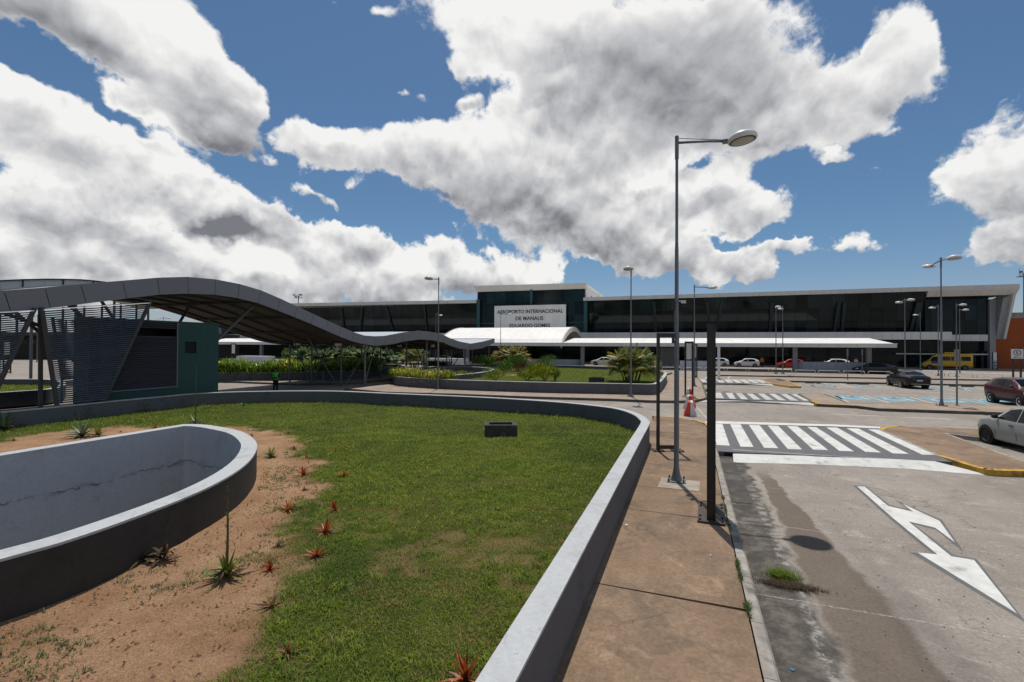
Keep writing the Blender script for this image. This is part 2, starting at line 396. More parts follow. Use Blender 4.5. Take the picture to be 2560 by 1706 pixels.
def make_road(name, c0, c1, gutter=True, slab=False):
    m, T, b = base(name, .85, .25)
    co = T.node('ShaderNodeTexCoord').outputs['Object']; a, s, z = T.sep(co)
    big = T.noise(co, .35, 6, .6); mid = T.noise(co, 1.6, 7, .65, .6); fine = T.noise(co, 24, 5, .7)
    c = T.mix(T.ramp(big, .3, .7), c0, c1)
    stre = T.noise(T.v('MULTIPLY', T.v('ADD', co, T.v('SCALE', T.comb(mid, mid, 0.), sc=.8)), (1., .22, 1)), 2.2, 6, .65)
    c = T.mix(T.ramp(stre, .45, .75, 0, .35), c, tuple(x*.62 for x in c0))
    c = T.mix(T.ramp(mid, .54, .72, 0, .38), c, tuple(min(1, x*1.7) for x in c1))
    brush = T.noise(T.v('MULTIPLY', T.v('ADD', co, T.v('SCALE', T.comb(big, mid, 0.), sc=1.2)), (.35, 1.4, 1)), 3.2, 7, .7)
    c = T.mix(T.ramp(brush, .55, .72, 0, .42), c, tuple(min(1, x*1.5) for x in c1)); c = T.mix(T.ramp(brush, .46, .30, 0, .45), c, tuple(x*.55 for x in c0))
    if slab:                                # grey black lichen film in broad patches
        pt = T.noise(co, .75, 6, .68, .4); c = T.mix(T.ramp(pt, .46, .70, 0, .60), c, (.070, .056, .045))
    k = T.ramp(fine, .25, .75, .68, 1.32, False)
    agg = T.noise(co, 160, 2, .5); k = T.m('MULTIPLY', k, T.ramp(agg, .3, .7, .74, 1.26, False))
    if gutter:
        wob = T.m('MULTIPLY', T.m('SUBTRACT', T.noise(co, 1.3, 5, .6), .5), .9)
        aw = T.m('ADD', a, wob)
        g = T.m('MULTIPLY', T.ramp(aw, .75, .62), T.ramp(aw, -.6, -.2))
        g = T.m('MULTIPLY', g, T.ramp(s, 11.5, 10.5))
        c = T.mix(T.m('MULTIPLY', g, T.ramp(T.noise(co, 2.4, 6, .7), .3, .6, .45, .92)), c, (.046, .040, .032))
        # old brown leak running down from the crossing, with a tide line
        w2 = T.m('ADD', a, T.m('MULTIPLY', wob, .55))
        cen = T.m('ADD', 1.02, T.m('MULTIPLY', T.ramp(s, 9, -1, 0, 1, False), .22))
        dd = T.m('ABSOLUTE', T.m('SUBTRACT', w2, cen))
        wid = T.m('ADD', .16, T.m('MULTIPLY', T.ramp(s, 9, 1, 0, 1), .34))
        q = T.m('DIVIDE', dd, wid)
        br = T.m('MULTIPLY', T.ramp(q, 1.05, .75), T.ramp(s, 9.4, 8.2))
        c = T.mix(T.m('MULTIPLY', br, .70), c, (.095, .066, .044))
        tide = T.m('MULTIPLY', T.m('MULTIPLY', T.ramp(q, .9, 1.1), T.ramp(q, 1.5, 1.15)), T.ramp(s, 9.4, 8.2))
        c = T.mix(T.m('MULTIPLY', tide, T.ramp(mid, .4, .6, 0, .4)), c, (.33, .30, .27))
        # dark tyre film
        ty = T.m('ABSOLUTE', T.m('SUBTRACT', T.m('ADD', a, T.m('MULTIPLY', wob, .3)), 1.75))
        tyr = T.m('MULTIPLY', T.ramp(ty, .45, .05, 0, .32), T.ramp(s, 6, 2))
        c = T.mix(tyr, c, (.05, .045, .04))
        # broken efflorescence line and construction joints
        l1 = T.m('ABSOLUTE', T.m('SUBTRACT', T.m('ADD', a, T.m('MULTIPLY', wob, .28)), .56))
        wh = T.m('MULTIPLY', T.ramp(l1, .10, .03), T.m('MULTIPLY', T.ramp(s, 8.5, 6), T.ramp(T.noise(co, 3.5, 6, .7), .48, .58)))
        c = T.mix(T.m('MULTIPLY', wh, .55), c, (.42, .39, .36))
        for sj in (7.55, 2.05, 4.9, -1.0):
            jj = T.m('ABSOLUTE', T.m('SUBTRACT', T.m('ADD', s, T.m('MULTIPLY', wob, .12)), sj))
            c = T.mix(T.m('MULTIPLY', T.ramp(jj, .022, .008, 0, .55), T.ramp(fine, .35, .6)), c, (.44, .40, .36))
    vo = T.n.new('ShaderNodeTexVoronoi'); vo.feature = 'DISTANCE_TO_EDGE'; vo.inputs['Scale'].default_value = .33
    T.l.new(T.v('ADD', co, T.v('SCALE', T.comb(mid, big, 0.), sc=1.5)), vo.inputs['Vector'])
    crk = T.m('MULTIPLY', T.ramp(vo.outputs['Distance'], .006, .001), T.ramp(big, .48, .56))
    c = T.mix(T.m('MULTIPLY', crk, .6), c, tuple(x*.3 for x in c0))
    c = T.v('SCALE', c, sc=k)
    T.l.new(c, b.inputs['Base Color'])
    bn = T.node('ShaderNodeBump', i_Strength=.35, i_Distance=.012); T.l.new(T.m('ADD', fine, T.m('MULTIPLY', agg, .6)), bn.inputs['Height'])
    T.l.new(bn.outputs[0], b.inputs['Normal'])
    return m
M['road'] = make_road('road concrete', (.245, .214, .182), (.318, .279, .238))
M['walk'] = make_road('pavement concrete', (.195, .130, .082), (.292, .202, .134), False, True)
M['walk_far'] = make_road('far pavement concrete', (.27, .21, .16), (.35, .275, .215), False)
M['kerb'] = mat('kerb concrete', (.30, .27, .235), .85, var=.45, scale=4, bump=.5, bscale=60, stain=(.10, .085, .07, .7))
M['kerb_dark'] = mat('mossy kerb concrete', (.10, .088, .07), .9, var=.5, scale=3, bump=.5, stain=(.20, .17, .13, .5))
M['kerb_yellow'] = mat('worn yellow kerb paint', (.52, .30, .045), .75, var=.25, scale=5, bump=.3, stain=(.12, .09, .06, .8))
M['gutter'] = mat('wet dark gutter concrete', (.075, .066, .056), .7, var=.5, scale=3.5, bump=.5, bscale=50, rnd=.35, stain=(.17, .15, .12, .6))
M['white'] = mat('white road paint', (.62, .61, .575), .75, var=.16, scale=3.5, bump=.3, bscale=60, stain=(.27, .245, .21, .85))
M['white_far'] = mat('worn white road paint', (.50, .48, .445), .8, var=.2, scale=1.5, stain=(.25, .22, .19, .9))
M['line'] = mat('thin white line paint', (.50, .47, .43), .75, var=.2, scale=1.5, stain=(.28, .24, .2, .8))
M['blue'] = mat('blue road paint', (.13, .31, .40), .75, var=.2, scale=1.2, stain=(.26, .29, .29, .8))
M['tar'] = mat('dark grey road paint', (.125, .122, .126), .7, var=.15, scale=3, bump=.2, bscale=60, stain=(.20, .19, .18, .5))
M['wall'] = mat('grey painted wall', (.100, .103, .112), .75, .3, var=.12, scale=1.2, bump=.15, bscale=30, streak=.22)
M['wall_brown'] = mat('brown grey painted wall', (.043, .040, .037), .8, .25, var=.14, scale=1.4, bump=.2, bscale=30, streak=.2)
M['sunlit_top'] = mat('lighter grey for sunlit wall tops', (.44, .45, .455), .7, .3, var=.08, scale=2.2, bump=.15, bscale=30, stain=(.34, .345, .35, .55))
def concrete_paint(name, col, dirty, crack=1.4, ck=.6, seam=None):
    m, T, b = base(name, .75, .25); co = T.node('ShaderNodeTexCoord').outputs['Object']
    n = T.noise(co, 1.6, 7, .65); f = T.noise(co, 14, 5, .65); g_ = T.noise(co, 60, 3, .6)
    c = T.mix(T.ramp(n, .50, .72, 0, .55), (*col,), dirty)
    drip = T.noise(T.v('MULTIPLY', co, (1, 1, .08)), 5.0, 6, .65); c = T.mix(T.ramp(drip, .56, .78, 0, .45), c, dirty)
    vo = T.n.new('ShaderNodeTexVoronoi'); vo.feature = 'DISTANCE_TO_EDGE'; vo.inputs['Scale'].default_value = crack
    T.l.new(T.v('ADD', co, T.v('SCALE', T.comb(n, f, n), sc=.5)), vo.inputs['Vector'])
    cr_ = T.m('MULTIPLY', T.ramp(vo.outputs['Distance'], .012, .003), T.ramp(T.noise(co, .9, 3, .5), .50, .58))
    c = T.mix(T.m('MULTIPLY', cr_, ck), c, tuple(x*.35 for x in dirty))
    if seam is not None:          # one long settling crack with a rusty weep under it
        zz = T.sep(co)[2]; q_ = T.m('ABSOLUTE', T.m('SUBTRACT', T.m('ADD', zz, T.m('MULTIPLY', T.m('SUBTRACT', n, .5), .55)), seam))
        c = T.mix(T.m('MULTIPLY', T.ramp(q_, .022, .006), T.ramp(T.noise(co, 2.3, 5, .6), .42, .52, .15, .8)), c, tuple(x*.3 for x in dirty))
        c = T.mix(T.m('MULTIPLY', T.ramp(q_, .16, .0), T.ramp(T.noise(co, 1.2, 5, .6), .5, .62, 0, .5)), c, tuple(x*.6 for x in dirty))
    sp_ = T.ramp(f, .66, .74, 0, .5); c = T.mix(sp_, c, tuple(x*.6 for x in dirty))
    k = T.m('MULTIPLY', T.ramp(f, .25, .75, .9, 1.1, False), T.ramp(g_, .3, .7, .93, 1.07, False))
    T.l.new(T.v('SCALE', c, sc=k), b.inputs['Base Color'])
    bn = T.node('ShaderNodeBump', i_Strength=.25, i_Distance=.01); T.l.new(f, bn.inputs['Height']); T.l.new(bn.outputs[0], b.inputs['Normal'])
    return m
M['sunlit_top'] = concrete_paint('lighter grey for sunlit wall tops', (.44, .45, .455), (.29, .29, .28))  # same grey paint as the walls, lightened for the sun falling on top
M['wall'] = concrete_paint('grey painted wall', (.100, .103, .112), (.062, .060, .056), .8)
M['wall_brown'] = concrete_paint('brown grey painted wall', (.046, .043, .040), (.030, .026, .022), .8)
M['wellwall'] = concrete_paint('pale plastered inner wall', (.43, .435, .45), (.29, .29, .295), .3, .15, -.35)
M['ground'] = mat('far ground', (.19, .17, .13), .95, var=.35, scale=.05)
M['stone'] = mat('mossy dark concrete', (.055, .05, .045), .9, var=.5, scale=9, bump=.6, bscale=60, stain=(.20, .18, .16, .7))
M['alu'] = mat('grey composite panel', (.185, .188, .205), .45, .5, var=.04, scale=.8, rnd=.03)
M['alu_top'] = mat('grey sheet roof', (.44, .46, .49), .5, .5, var=.06, scale=.8)
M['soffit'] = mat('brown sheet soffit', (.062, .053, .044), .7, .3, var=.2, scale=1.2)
M['steel'] = mat('grey painted steel', (.125, .128, .14), .5, .5, metal=.2, var=.08, scale=3)
M['louvre'] = mat('blue grey slat', (.150, .168, .195), .5, .5, metal=.2, var=.08, scale=2, rnd=.10)
M['louvre_frame'] = mat('dark grey frame', (.055, .055, .058), .6, var=.1)
M['grille'] = mat('dark grille slat', (.062, .062, .072), .55, .4, var=.08, rnd=.08)
M['teal'] = mat('teal painted wall', (.026, .072, .068), .75, .3, var=.08, scale=1.5, streak=.12)
M['black'] = mat('black void', (.012, .012, .014), .6, .2)
M['galv'] = mat('galvanised steel', (.165, .172, .18), .5, .5, metal=.35, var=.2, scale=6, stain=(.11, .105, .10, .5))
M['lamp_white'] = mat('white lamp housing', (.68, .67, .63), .4, .5, var=.05)
M['lens'] = mat('frosted lamp glass', (.33, .31, .26), .3, .5, var=.15, scale=8)
M['dark_steel'] = mat('dark brown painted steel', (.022, .020, .019), .4, .5, metal=.1, var=.25, scale=5)
M['rust'] = mat('rusty base plate', (.060, .045, .036), .6, .4, var=.4, scale=9, stain=(.15, .07, .04, .6))
M['fascia'] = mat('off white composite panel', (.61, .585, .54), .5, .4, var=.04, scale=.3, rnd=.035)
M['fascia_grey'] = mat('light grey composite panel', (.64, .625, .60), .5, .4, var=.05, scale=.3, rnd=.04)
M['roof_white'] = mat('white sheet roof', (.80, .78, .735), .55, .4, var=.05, scale=.5, stain=(.62, .58, .52, .4))
M['white_wall'] = mat('white plaster', (.56, .56, .585), .8, .2, var=.06, scale=.8, streak=.15)
M['concrete'] = mat('weathered concrete wall', (.30, .295, .275), .85, .2, var=.2, scale=.9, streak=.3, stain=(.20, .19, .17, .5))
M['orange'] = mat('orange painted wall', (.34, .085, .028), .8, .2, var=.1, scale=.4, streak=.15)
M['column'] = mat('grey concrete column', (.33, .33, .33), .75, .2, var=.12, scale=.8, streak=.2)
def glassmat(name, col, rough=.08, spec=.35):
    m, T, b = base(name, rough, spec); oi = T.node('ShaderNodeObjectInfo')
    co = T.node('ShaderNodeTexCoord').outputs['Object']
    k = T.m('MULTIPLY', T.ramp(oi.outputs['Random'], 0, 1, .35, 1.8, False), T.ramp(T.noise(co, .22, 4, .6), .3, .7, .5, 1.5, False))
    T.l.new(T.v('SCALE', (*col,), sc=k), b.inputs['Base Color'])
    bn = T.node('ShaderNodeBump', i_Strength=.06, i_Distance=.05); T.l.new(T.noise(co, .5, 2, .5), bn.inputs['Height']); T.l.new(bn.outputs[0], b.inputs['Normal'])
    return m
M['glass'] = glassmat('dark tinted glass', (.010, .016, .017), .05, .22)
M['glass_green'] = glassmat('dark green tinted glass', (.006, .017, .018), .06, .2)
M['mullion'] = mat('dark mullion', (.018, .028, .028), .5, .3)
M['tealcol'] = mat('teal steel column', (.03, .085, .085), .6, .3, var=.1)
M['letter'] = mat('dark grey letter', (.035, .035, .038), .5, .4)
# ================================================================== GROUND, ROADS, PAVEMENTS
STREET = dict(loc=(K0.x, K0.y, 0), rz=-TH)
def ground_obj(name, mb, m, **pr):
    pr.setdefault('kind', 'structure'); return mb.build(name, m, None, **STREET, **pr)
mb = MB(); mb.box(-1500, 1500, -1500, 1500, -7.0, -.06); 
# the terrain is cut open where the light wells go down
g = MB(); g.quad((-2500, -2500, -6.0), (2500, -2500, -6.0), (2500, 2500, -6.0), (-2500, 2500, -6.0)); g.build('ground', M['ground'], kind='structure')
# planter outlines (world, plan view)
def pts(l, z): return [tuple(P(x, y, z)[:2]) for x, y in l]
corner = [(1500, 1014), (1560, 1023), (1600, 1036), (1620, 1050)]
far = [(0, 1029), (149, 1015), (269, 1003), (400, 991), (494, 983), (640, 978), (827, 977), (980, 983), (1200, 992), (1384, 1003)]+corner
ctl = pts(far, .87)
wl = [W(-2.03, s) for s in (10.6, 8, 5, 1, -4, -10)]
ctl += [(q.x, q.y) for q in wl]+[(-8, -13), (-20, -11), (-27, -4), (-25, 6), (-21.5, 12)]
PL1 = [(q.x, q.y) for q in spline(ctl, 6, True)]
wout = [(0, 1398), (180, 1347), (360, 1284), (495, 1230), (581, 1185), (626, 1149), (642, 1119), (635, 1099), (603, 1079), (540, 1065.5), (500, 1061)]
w_o = [(q.x, q.y) for q in spline([(-11.5, -4.5), (-8.6, .6), (-6.85, 3.4)]+pts(wout, .92), 5)]
tip = tuple(P(460, 1060.5, .92)[:2]); back = tuple(P(0, 1133, .92)[:2])
dirb = (Vector(back)-Vector(tip)).normalized()
WELL1 = w_o+[tip, tuple(Vector(tip)+dirb*4), tuple(Vector(tip)+dirb*12), tuple(Vector(tip)+dirb*20)]
def ring(poly, inner, z0, z1):
    mb = MB(); n = len(poly); o = 0
    mb.v = [(*p, z0) for p in poly]+[(*p, z1) for p in poly]+[(*p, z1) for p in inner]+[(*p, z0) for p in inner]
    for i in range(n):
        j = (i+1) % n
        for k in range(4):
            k2 = (k+1) % 4
            mb.f.append([k*n+i, k*n+j, k2*n+j, k2*n+i]); mb.mi.append(0)
    return mb
def ccw(p): return p if area(p) > 0 else p[::-1]
PL1 = ccw(PL1); WELL1 = ccw(WELL1)
def planter_wall(poly, thick, z0, z1, label, body='wall', top='sunlit_top', grp='planter walls', joints=0):
    t = empty('planter_wall', (*poly[0], z0), 0, label=label, category='wall', group=grp)
    loc = [(p[0]-poly[0][0], p[1]-poly[0][1]) for p in poly]
    inn = offset(loc, thick)
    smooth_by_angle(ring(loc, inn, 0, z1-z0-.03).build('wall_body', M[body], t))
    smooth_by_angle(ring(offset(loc, -.004), offset(loc, thick+.004), z1-z0-.03, z1-z0).build('sunlit_top', M[top], t))  # thin top ring carries the sunlit tone of the wall paint
    return t
planter_wall(PL1, .27, .10, .87, 'long grey planter wall curving round the big lawn in the foreground')
def well(poly, thick, z0, z1, zb, label, body, inner='wellwall', grp='light wells'):
    t = empty('light_well', (*poly[0], z0), 0, label=label, category='light well', group=grp)
    loc = [(p[0]-poly[0][0], p[1]-poly[0][1]) for p in poly]; inn = offset(loc, thick)
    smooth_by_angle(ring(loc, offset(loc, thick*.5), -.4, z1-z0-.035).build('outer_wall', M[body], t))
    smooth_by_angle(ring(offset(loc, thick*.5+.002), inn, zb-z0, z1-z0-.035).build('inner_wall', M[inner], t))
    smooth_by_angle(ring(offset(loc, -.004), offset(loc, thick+.004), z1-z0-.034, z1-z0).build('sunlit_top', M['sunlit_top'], t))
    mb = MB(); mb.sheet(inn, zb-z0+.01); mb.build('well_floor', M['concrete'], t)
    return t
well(WELL1, .33, .2, .92, -5.6, 'large oval light well with pale inner walls beside the sandy bed', 'wall_brown')

# --- lawn and sandy bed inside the first planter
soil_px = [(1120, 1568), (1330, 1440), (1430, 1290), (1420, 1120), (1470, 990), (1540, 880), (1630, 780), (1680, 680), (1700, 590), (1780, 500), (1800, 420), (1770, 340), (1690, 295), (1640, 235), (1670, 195), (1560, 165), (1290, 148), (1000, 138), (700, 150), (450, 160), (250, 185), (0, 225)]
SOIL = pts([z5(*q) for q in soil_px], .25)+[(-16, 7), (-12, -4), (-2.4, -3), (-2.6, 2.0)]
SOIL = ccw(SOIL)
mid1 = offset(PL1, .13); midw = offset(WELL1, .16)
step = .14
xs = np.arange(-27.5, 6.5, step); ys = np.arange(-6, 26.5, step); GX, GY = np.meshgrid(xs, ys)
cx = (GX[:-1, :-1]+GX[1:, 1:])/2; cy = (GY[:-1, :-1]+GY[1:, 1:])/2
keep = inside(mid1, cx, cy) & ~inside(midw, cx, cy)
def vnoise(X, Y, f, seed):
    r_ = np.random.default_rng(seed); g_ = r_.random((64, 64)); x = X*f; y = Y*f
    xi = np.floor(x).astype(int); yi = np.floor(y).astype(int); fx = x-xi; fy = y-yi
    fx = fx*fx*(3-2*fx); fy = fy*fy*(3-2*fy); q = lambda a, b: g_[a % 64, b % 64]
    return (q(xi, yi)*(1-fx)+q(xi+1, yi)*fx)*(1-fy)+(q(xi, yi+1)*(1-fx)+q(xi+1, yi+1)*fx)*fy
def fbm(X, Y, f, seed): return sum(vnoise(X, Y, f*2**i, seed+i)*.5**i for i in range(4))/1.875
def soilness(X, Y):
    d = polydist(SOIL, X, Y)*np.where(inside(SOIL, X, Y), 1, -1)
    d = d+(fbm(X, Y, .8, 3)-.5)*1.6+(fbm(X, Y, 3.2, 9)-.5)*.9
    s = np.clip((d+.30)/.75, 0, 1)
    bare = np.clip((fbm(X, Y, .7, 21)-.50)/.12, 0, 1)*np.clip((fbm(X, Y, 3.2, 31)-.44)/.16, 0, 1)
    bare = bare*np.clip(1-np.hypot(X+2.2, Y-5)/8, 0, 1)*.62
    strip = 0
    return np.clip(np.maximum(s*s*(3-2*s), bare), 0, 1)
def lawn_z(X, Y): return .235+(fbm(X, Y, .35, 5)-.5)*.10+(fbm(X, Y, 2.4, 15)-.5)*.035
idx = -np.ones(GX.shape, int); used = np.zeros(GX.shape, bool)
for a_, b_ in ((0, 0), (0, 1), (1, 0), (1, 1)): used[a_:a_+keep.shape[0], b_:b_+keep.shape[1]] |= keep
idx[used] = np.arange(used.sum()); vx = GX[used]; vy = GY[used]
ii, jj = np.nonzero(keep)
faces = np.stack([idx[ii, jj], idx[ii, jj+1], idx[ii+1, jj+1], idx[ii+1, jj]], 1)
me = bpy.data.meshes.new('lawn'); me.from_pydata(np.stack([vx, vy, lawn_z(vx, vy)], 1).tolist(), [], faces.tolist())
at = me.attributes.new('soil', 'FLOAT', 'POINT'); at.data.foreach_set('value', soilness(vx, vy).astype(np.float32))
me.polygons.foreach_set('use_smooth', [True]*len(me.polygons))
def soilmat():
    m, T, b = base('sandy soil and turf', .95, .1)
    co = T.node('ShaderNodeTexCoord').outputs['Object']
    so_ = T.node('ShaderNodeAttribute', attribute_name='soil').outputs['Fac']
    f = T.noise(co, 30, 6, .7); g_ = T.noise(co, 1.4, 6, .65); h = T.noise(co, 5, 5, .6); peb = T.noise(co, 110, 3, .6)
    sand = T.mix(T.ramp(g_, .3, .7), (.36, .200, .105), (.51, .315, .180))
    sand = T.mix(T.ramp(h, .58, .75, 0, .55), sand, (.19, .10, .055))
    sand = T.mix(T.ramp(peb, .54, .68, 0, .7), sand, (.60, .39, .26)); sand = T.mix(T.ramp(peb, .46, .34, 0, .7), sand, (.14, .07, .035))
    turf = T.mix(T.ramp(g_, .35, .65), (.055, .075, .014), (.105, .115, .026)); turf = T.mix(T.ramp(h, .5, .75, 0, .7), turf, (.15, .105, .05))
    k = T.m('MULTIPLY', T.ramp(f, .25, .75, .62, 1.38, False), T.ramp(T.noise(co, 260, 2, .5), .3, .7, .75, 1.25, False))
    c = T.v('SCALE', T.mix(so_, turf, sand), sc=k); T.l.new(c, b.inputs['Base Color'])
    bn = T.node('ShaderNodeBump', i_Strength=1., i_Distance=.05); T.l.new(T.m('ADD', T.m('ADD', f, h), T.m('MULTIPLY', peb, .5)), bn.inputs['Height']); T.l.new(bn.outputs[0], b.inputs['Normal'])
    return m
me.materials.append(soilmat())
link('lawn', me, kind='structure')

# --- roads: one big sheet with holes only under the planters (the lawn covers it); wells need an opening
def well_open(poly): return offset(poly, .2)
road = MB()
def sheet_with_hole(mb, x0, x1, y0, y1, hole, z):
    """rectangle (street frame) with one polygonal hole, split in fans towards the rectangle's corners"""
    import bmesh
    bm = bmesh.new(); o = [bm.verts.new((x, y, z)) for x, y in ((x0, y0), (x1, y0), (x1, y1), (x0, y1))]
    h = [bm.verts.new((p[0], p[1], z)) for p in hole]
    ed = [bm.edges.new((o[i], o[(i+1) % 4])) for i in range(4)]+[bm.edges.new((h[i], h[(i+1) % len(h)])) for i in range(len(h))]
    bmesh.ops.triangle_fill(bm, use_beauty=True, use_dissolve=False, edges=ed)
    bm.verts.index_update()
    mb.add([tuple(v.co) for v in bm.verts], [tuple(v.index for v in f.verts) if f.normal.z > 0 else tuple(v.index for v in f.verts)[::-1] for f in bm.faces]); bm.free()
def tostreet(p): q = Vector((p[0], p[1], 0))-K0; return (q.dot(ua), q.dot(us))
# second planter
p2 = [(983, 936.6), (989, 941), (1010.6, 943.6), (1093, 948), (1200, 952), (1378, 956.5), (1500, 958.5), (1583, 960), (1630, 960.5), (1648, 957), (1660, 946), (1667, 935), (1662, 929), (1640, 925), (1600, 921), (1528, 917.5), (1451, 914.5), (1380, 913), (1310, 912)]
c2 = pts(p2, .87); e2 = Vector(c2[-1]); c2 += [tuple(e2+Vector((-6.5, .8))), (-7.5, 60.5), (-9.6, 54), (-11.0, 46)]
PL2 = ccw([(q.x, q.y) for q in spline(c2, 5, True)])
w2 = [(1052.5, 930), (1090, 919.5), (1120, 917), (1163, 916.7), (1205.7, 918.3), (1227, 920.7), (1236, 923.5), (1232, 926.5), (1215, 930), (1176.8, 934.6), (1130.5, 938.5), (1085, 942)]
WELL2 = ccw([(q.x, q.y) for q in spline(pts(w2, .95), 4, True)])
holes = [[tostreet(p) for p in offset(WELL1, .17)], [tostreet(p) for p in offset(WELL2, .15)]]
h1 = holes[0]; h2 = holes[1]
sheet_with_hole(road, -45, 0, -45, 17.5, h1, 0); sheet_with_hole(road, -45, 0, 17.5, 62, h2, 0)
road.sheet([(0, -45), (160, -45), (160, 62), (0, 62)], 0); road.sheet([(-150, -45), (-45, -45), (-45, 62), (-150, 62)], 0)
road.sheet([(-150, 62), (160, 62), (160, 220), (-150, 220)], 0)
ground_obj('road', road, M['road'])
planter_wall(PL2, .27, .10, .87, 'grey planter wall round the second lawn with palms and a small well')
well(WELL2, .3, .2, .95, -1.3, 'small oval light well among yellow shrubs in the second planter', 'wall', 'wall')

# --- pavements
def pavement(name, poly, m, z=.15, mk='kerb', mkids=None, lip=.14, kerbs=True, **pr):
    poly = ccw(poly); inner = offset(poly, lip) if kerbs else poly
    mb = MB(); n = len(poly)
    mb.add([(p[0], p[1], z) for p in inner], [tuple(range(n))])
    o = ground_obj(name, mb, m, **pr)
    if kerbs:
        k = MB(); k.v = [(*p, -.02) for p in poly]+[(*offset(poly, .012)[i], z) for i in range(n)]+[(*p, z+.002) for p in inner]
        for i in range(n):
            j = (i+1) % n
            k.f += [[i, j, n+j, n+i], [n+i, n+j, 2*n+j, 2*n+i]]; k.mi += [0, 0]
        kb = k.build('kerb', M[mk], o)
    return o
# first pavement: separate cast slabs with open joints, kerb stones along the road
w1 = [tostreet(p) for p in PL1]
pv = MB()
bed = [(-2.3, -14), (-.02, -14), (-.02, 15.4), (-.1, 16.3), (-.55, 17.0), (-1.3, 17.45)]
bk = [tostreet(q) for q in offset(PL1[::4], -1.3)]
bk = [q for q in bk if q[1] > 13.2 or (q[0] < -14 and q[1] > 3)]
bk = [q for q in bk if q[0] < -2.6]
bk.sort(key=lambda q: -q[0])
bedp = bed+[q for q in bk if q[0] < -2.5]
far_in = [tostreet(q) for q in offset(PL1, .1)]
# outside strip along the far side of the wall
strip_o = [q for q in bk if q[1] > 8]
pav1 = ground_obj('pavement', MB().add([(-2.3, -14, .10), (-.16, -14, .10), (-.16, 16, .10), (-2.3, 16, .10)], [(0, 1, 2, 3)]), M['walk'])
joints = [-14, -8, -4.9, -1.9, 1.25, 4.4, 6.05, 7.65, 10.4, 13.4, 16.2]
for s0, s1 in zip(joints[:-1], joints[1:]):
    hz = rng.uniform(-.004, .004)
    if s1 < 16: q = [(-2.32, s0+.008), (-.165, s0+.008+rng.uniform(-.03, .03)), (-.165, s1-.008+rng.uniform(-.03, .03)), (-2.32, s1-.008)]
    else: q = [(-2.32, s0+.008), (-.165, s0+.008), (-.19, 15.6), (-.35, 16.3), (-.75, 16.9), (-1.5, 17.3), (-2.32, 17.5)]
    MB().prism(q, .10, .15+hz).build('slab', M['walk'], pav1)
s = -14.
while s < 11.2:
    L = rng.choice((.98, 1.0, 1.02)); e = min(s+L, 11.45)
    q = MB(); y0, y1 = s+.004, e-.004; w = rng.uniform(-.004, .004)
    q.add([(-.15, y0, -.05), (0, y0, -.05), (0+w, y0, .125), (-.03+w, y0, .155), (-.15, y0, .158), (-.15, y1, -.05), (0, y1, -.05), (0+w, y1, .125), (-.03+w, y1, .155), (-.15, y1, .158)],
          [(0, 1, 2, 3, 4), (9, 8, 7, 6, 5), (1, 6, 7, 2), (2, 7, 8, 3), (3, 8, 9, 4)])
    q.build('kerb_stone', M['kerb'], pav1); s += L
yk = [(0, 11.4), (0, 15.4), (-.08, 16.2), (-.5, 17.0), (-1.3, 17.5), (-2.4, 17.7)]
q = MB()
for (a0, s0), (a1, s1) in zip(yk[:-1], yk[1:]):
    d = Vector((a1-a0, s1-s0)).normalized(); nn = Vector((-d.y, d.x))*.15
    q.hexa([(a0, s0, -.05), (a1, s1, -.05), (a1+nn.x, s1+nn.y, -.05), (a0+nn.x, s0+nn.y, -.05)], [(a0, s0, .154), (a1, s1, .154), (a1+nn.x, s1+nn.y, .156), (a0+nn.x, s0+nn.y, .156)])
q.build('kerb', M['kerb_yellow'], pav1)
s = 6.1
while s < 10.9:      # gutter slabs
    e = s+.62; MB().prism([(.012, s+.004), (.44+rng.uniform(-.015, .015), s+.004), (.44+rng.uniform(-.015, .015), e-.004), (.012, e-.004)], -.02, .006+rng.uniform(0, .006)).build('gutter_slab', M['gutter'], pav1); s = e
# pavement behind the first planter wall
offs = offset(PL1, -.02); oo = offset(PL1, -1.25)
ids = [i for i in range(len(PL1)) if PL1[i][1] > 14.2 and PL1[i][0] < 3.9]
ids.sort(key=lambda i: PL1[i][0])
seg = [tostreet(offs[i]) for i in ids]; seo = [tostreet(oo[i]) for i in ids]
pavement('pavement', seg+seo[::-1], M['walk'], .146)
# pavement round planter 2
f2 = [(860, 972), (881, 973), (962, 980), (1140, 985), (1347, 992.5), (1531, 997.5), (1622, 1001.5), (1700, 1002.5), (1738, 1001), (1766, 996)]
P2 = [G(x, y, .15) for x, y in f2]; a_r = .30
P2 += [(a_r, P2[-1][1]+1.0), (a_r, 40.5), (a_r-.1, 44.5), (-1.0, 48.2), (-3.5, 50.3), (-25, 51.5), (-26, 40), (-24, 28)]
pavement('pavement', P2, M['walk_far'], .15, 'kerb_dark')
pavement('pavement', [(-60, 24.5), (-31, 25.0), (-27.5, 28.5), (-28.5, 52), (-60, 53)], M['walk_far'], .15, 'kerb_dark')
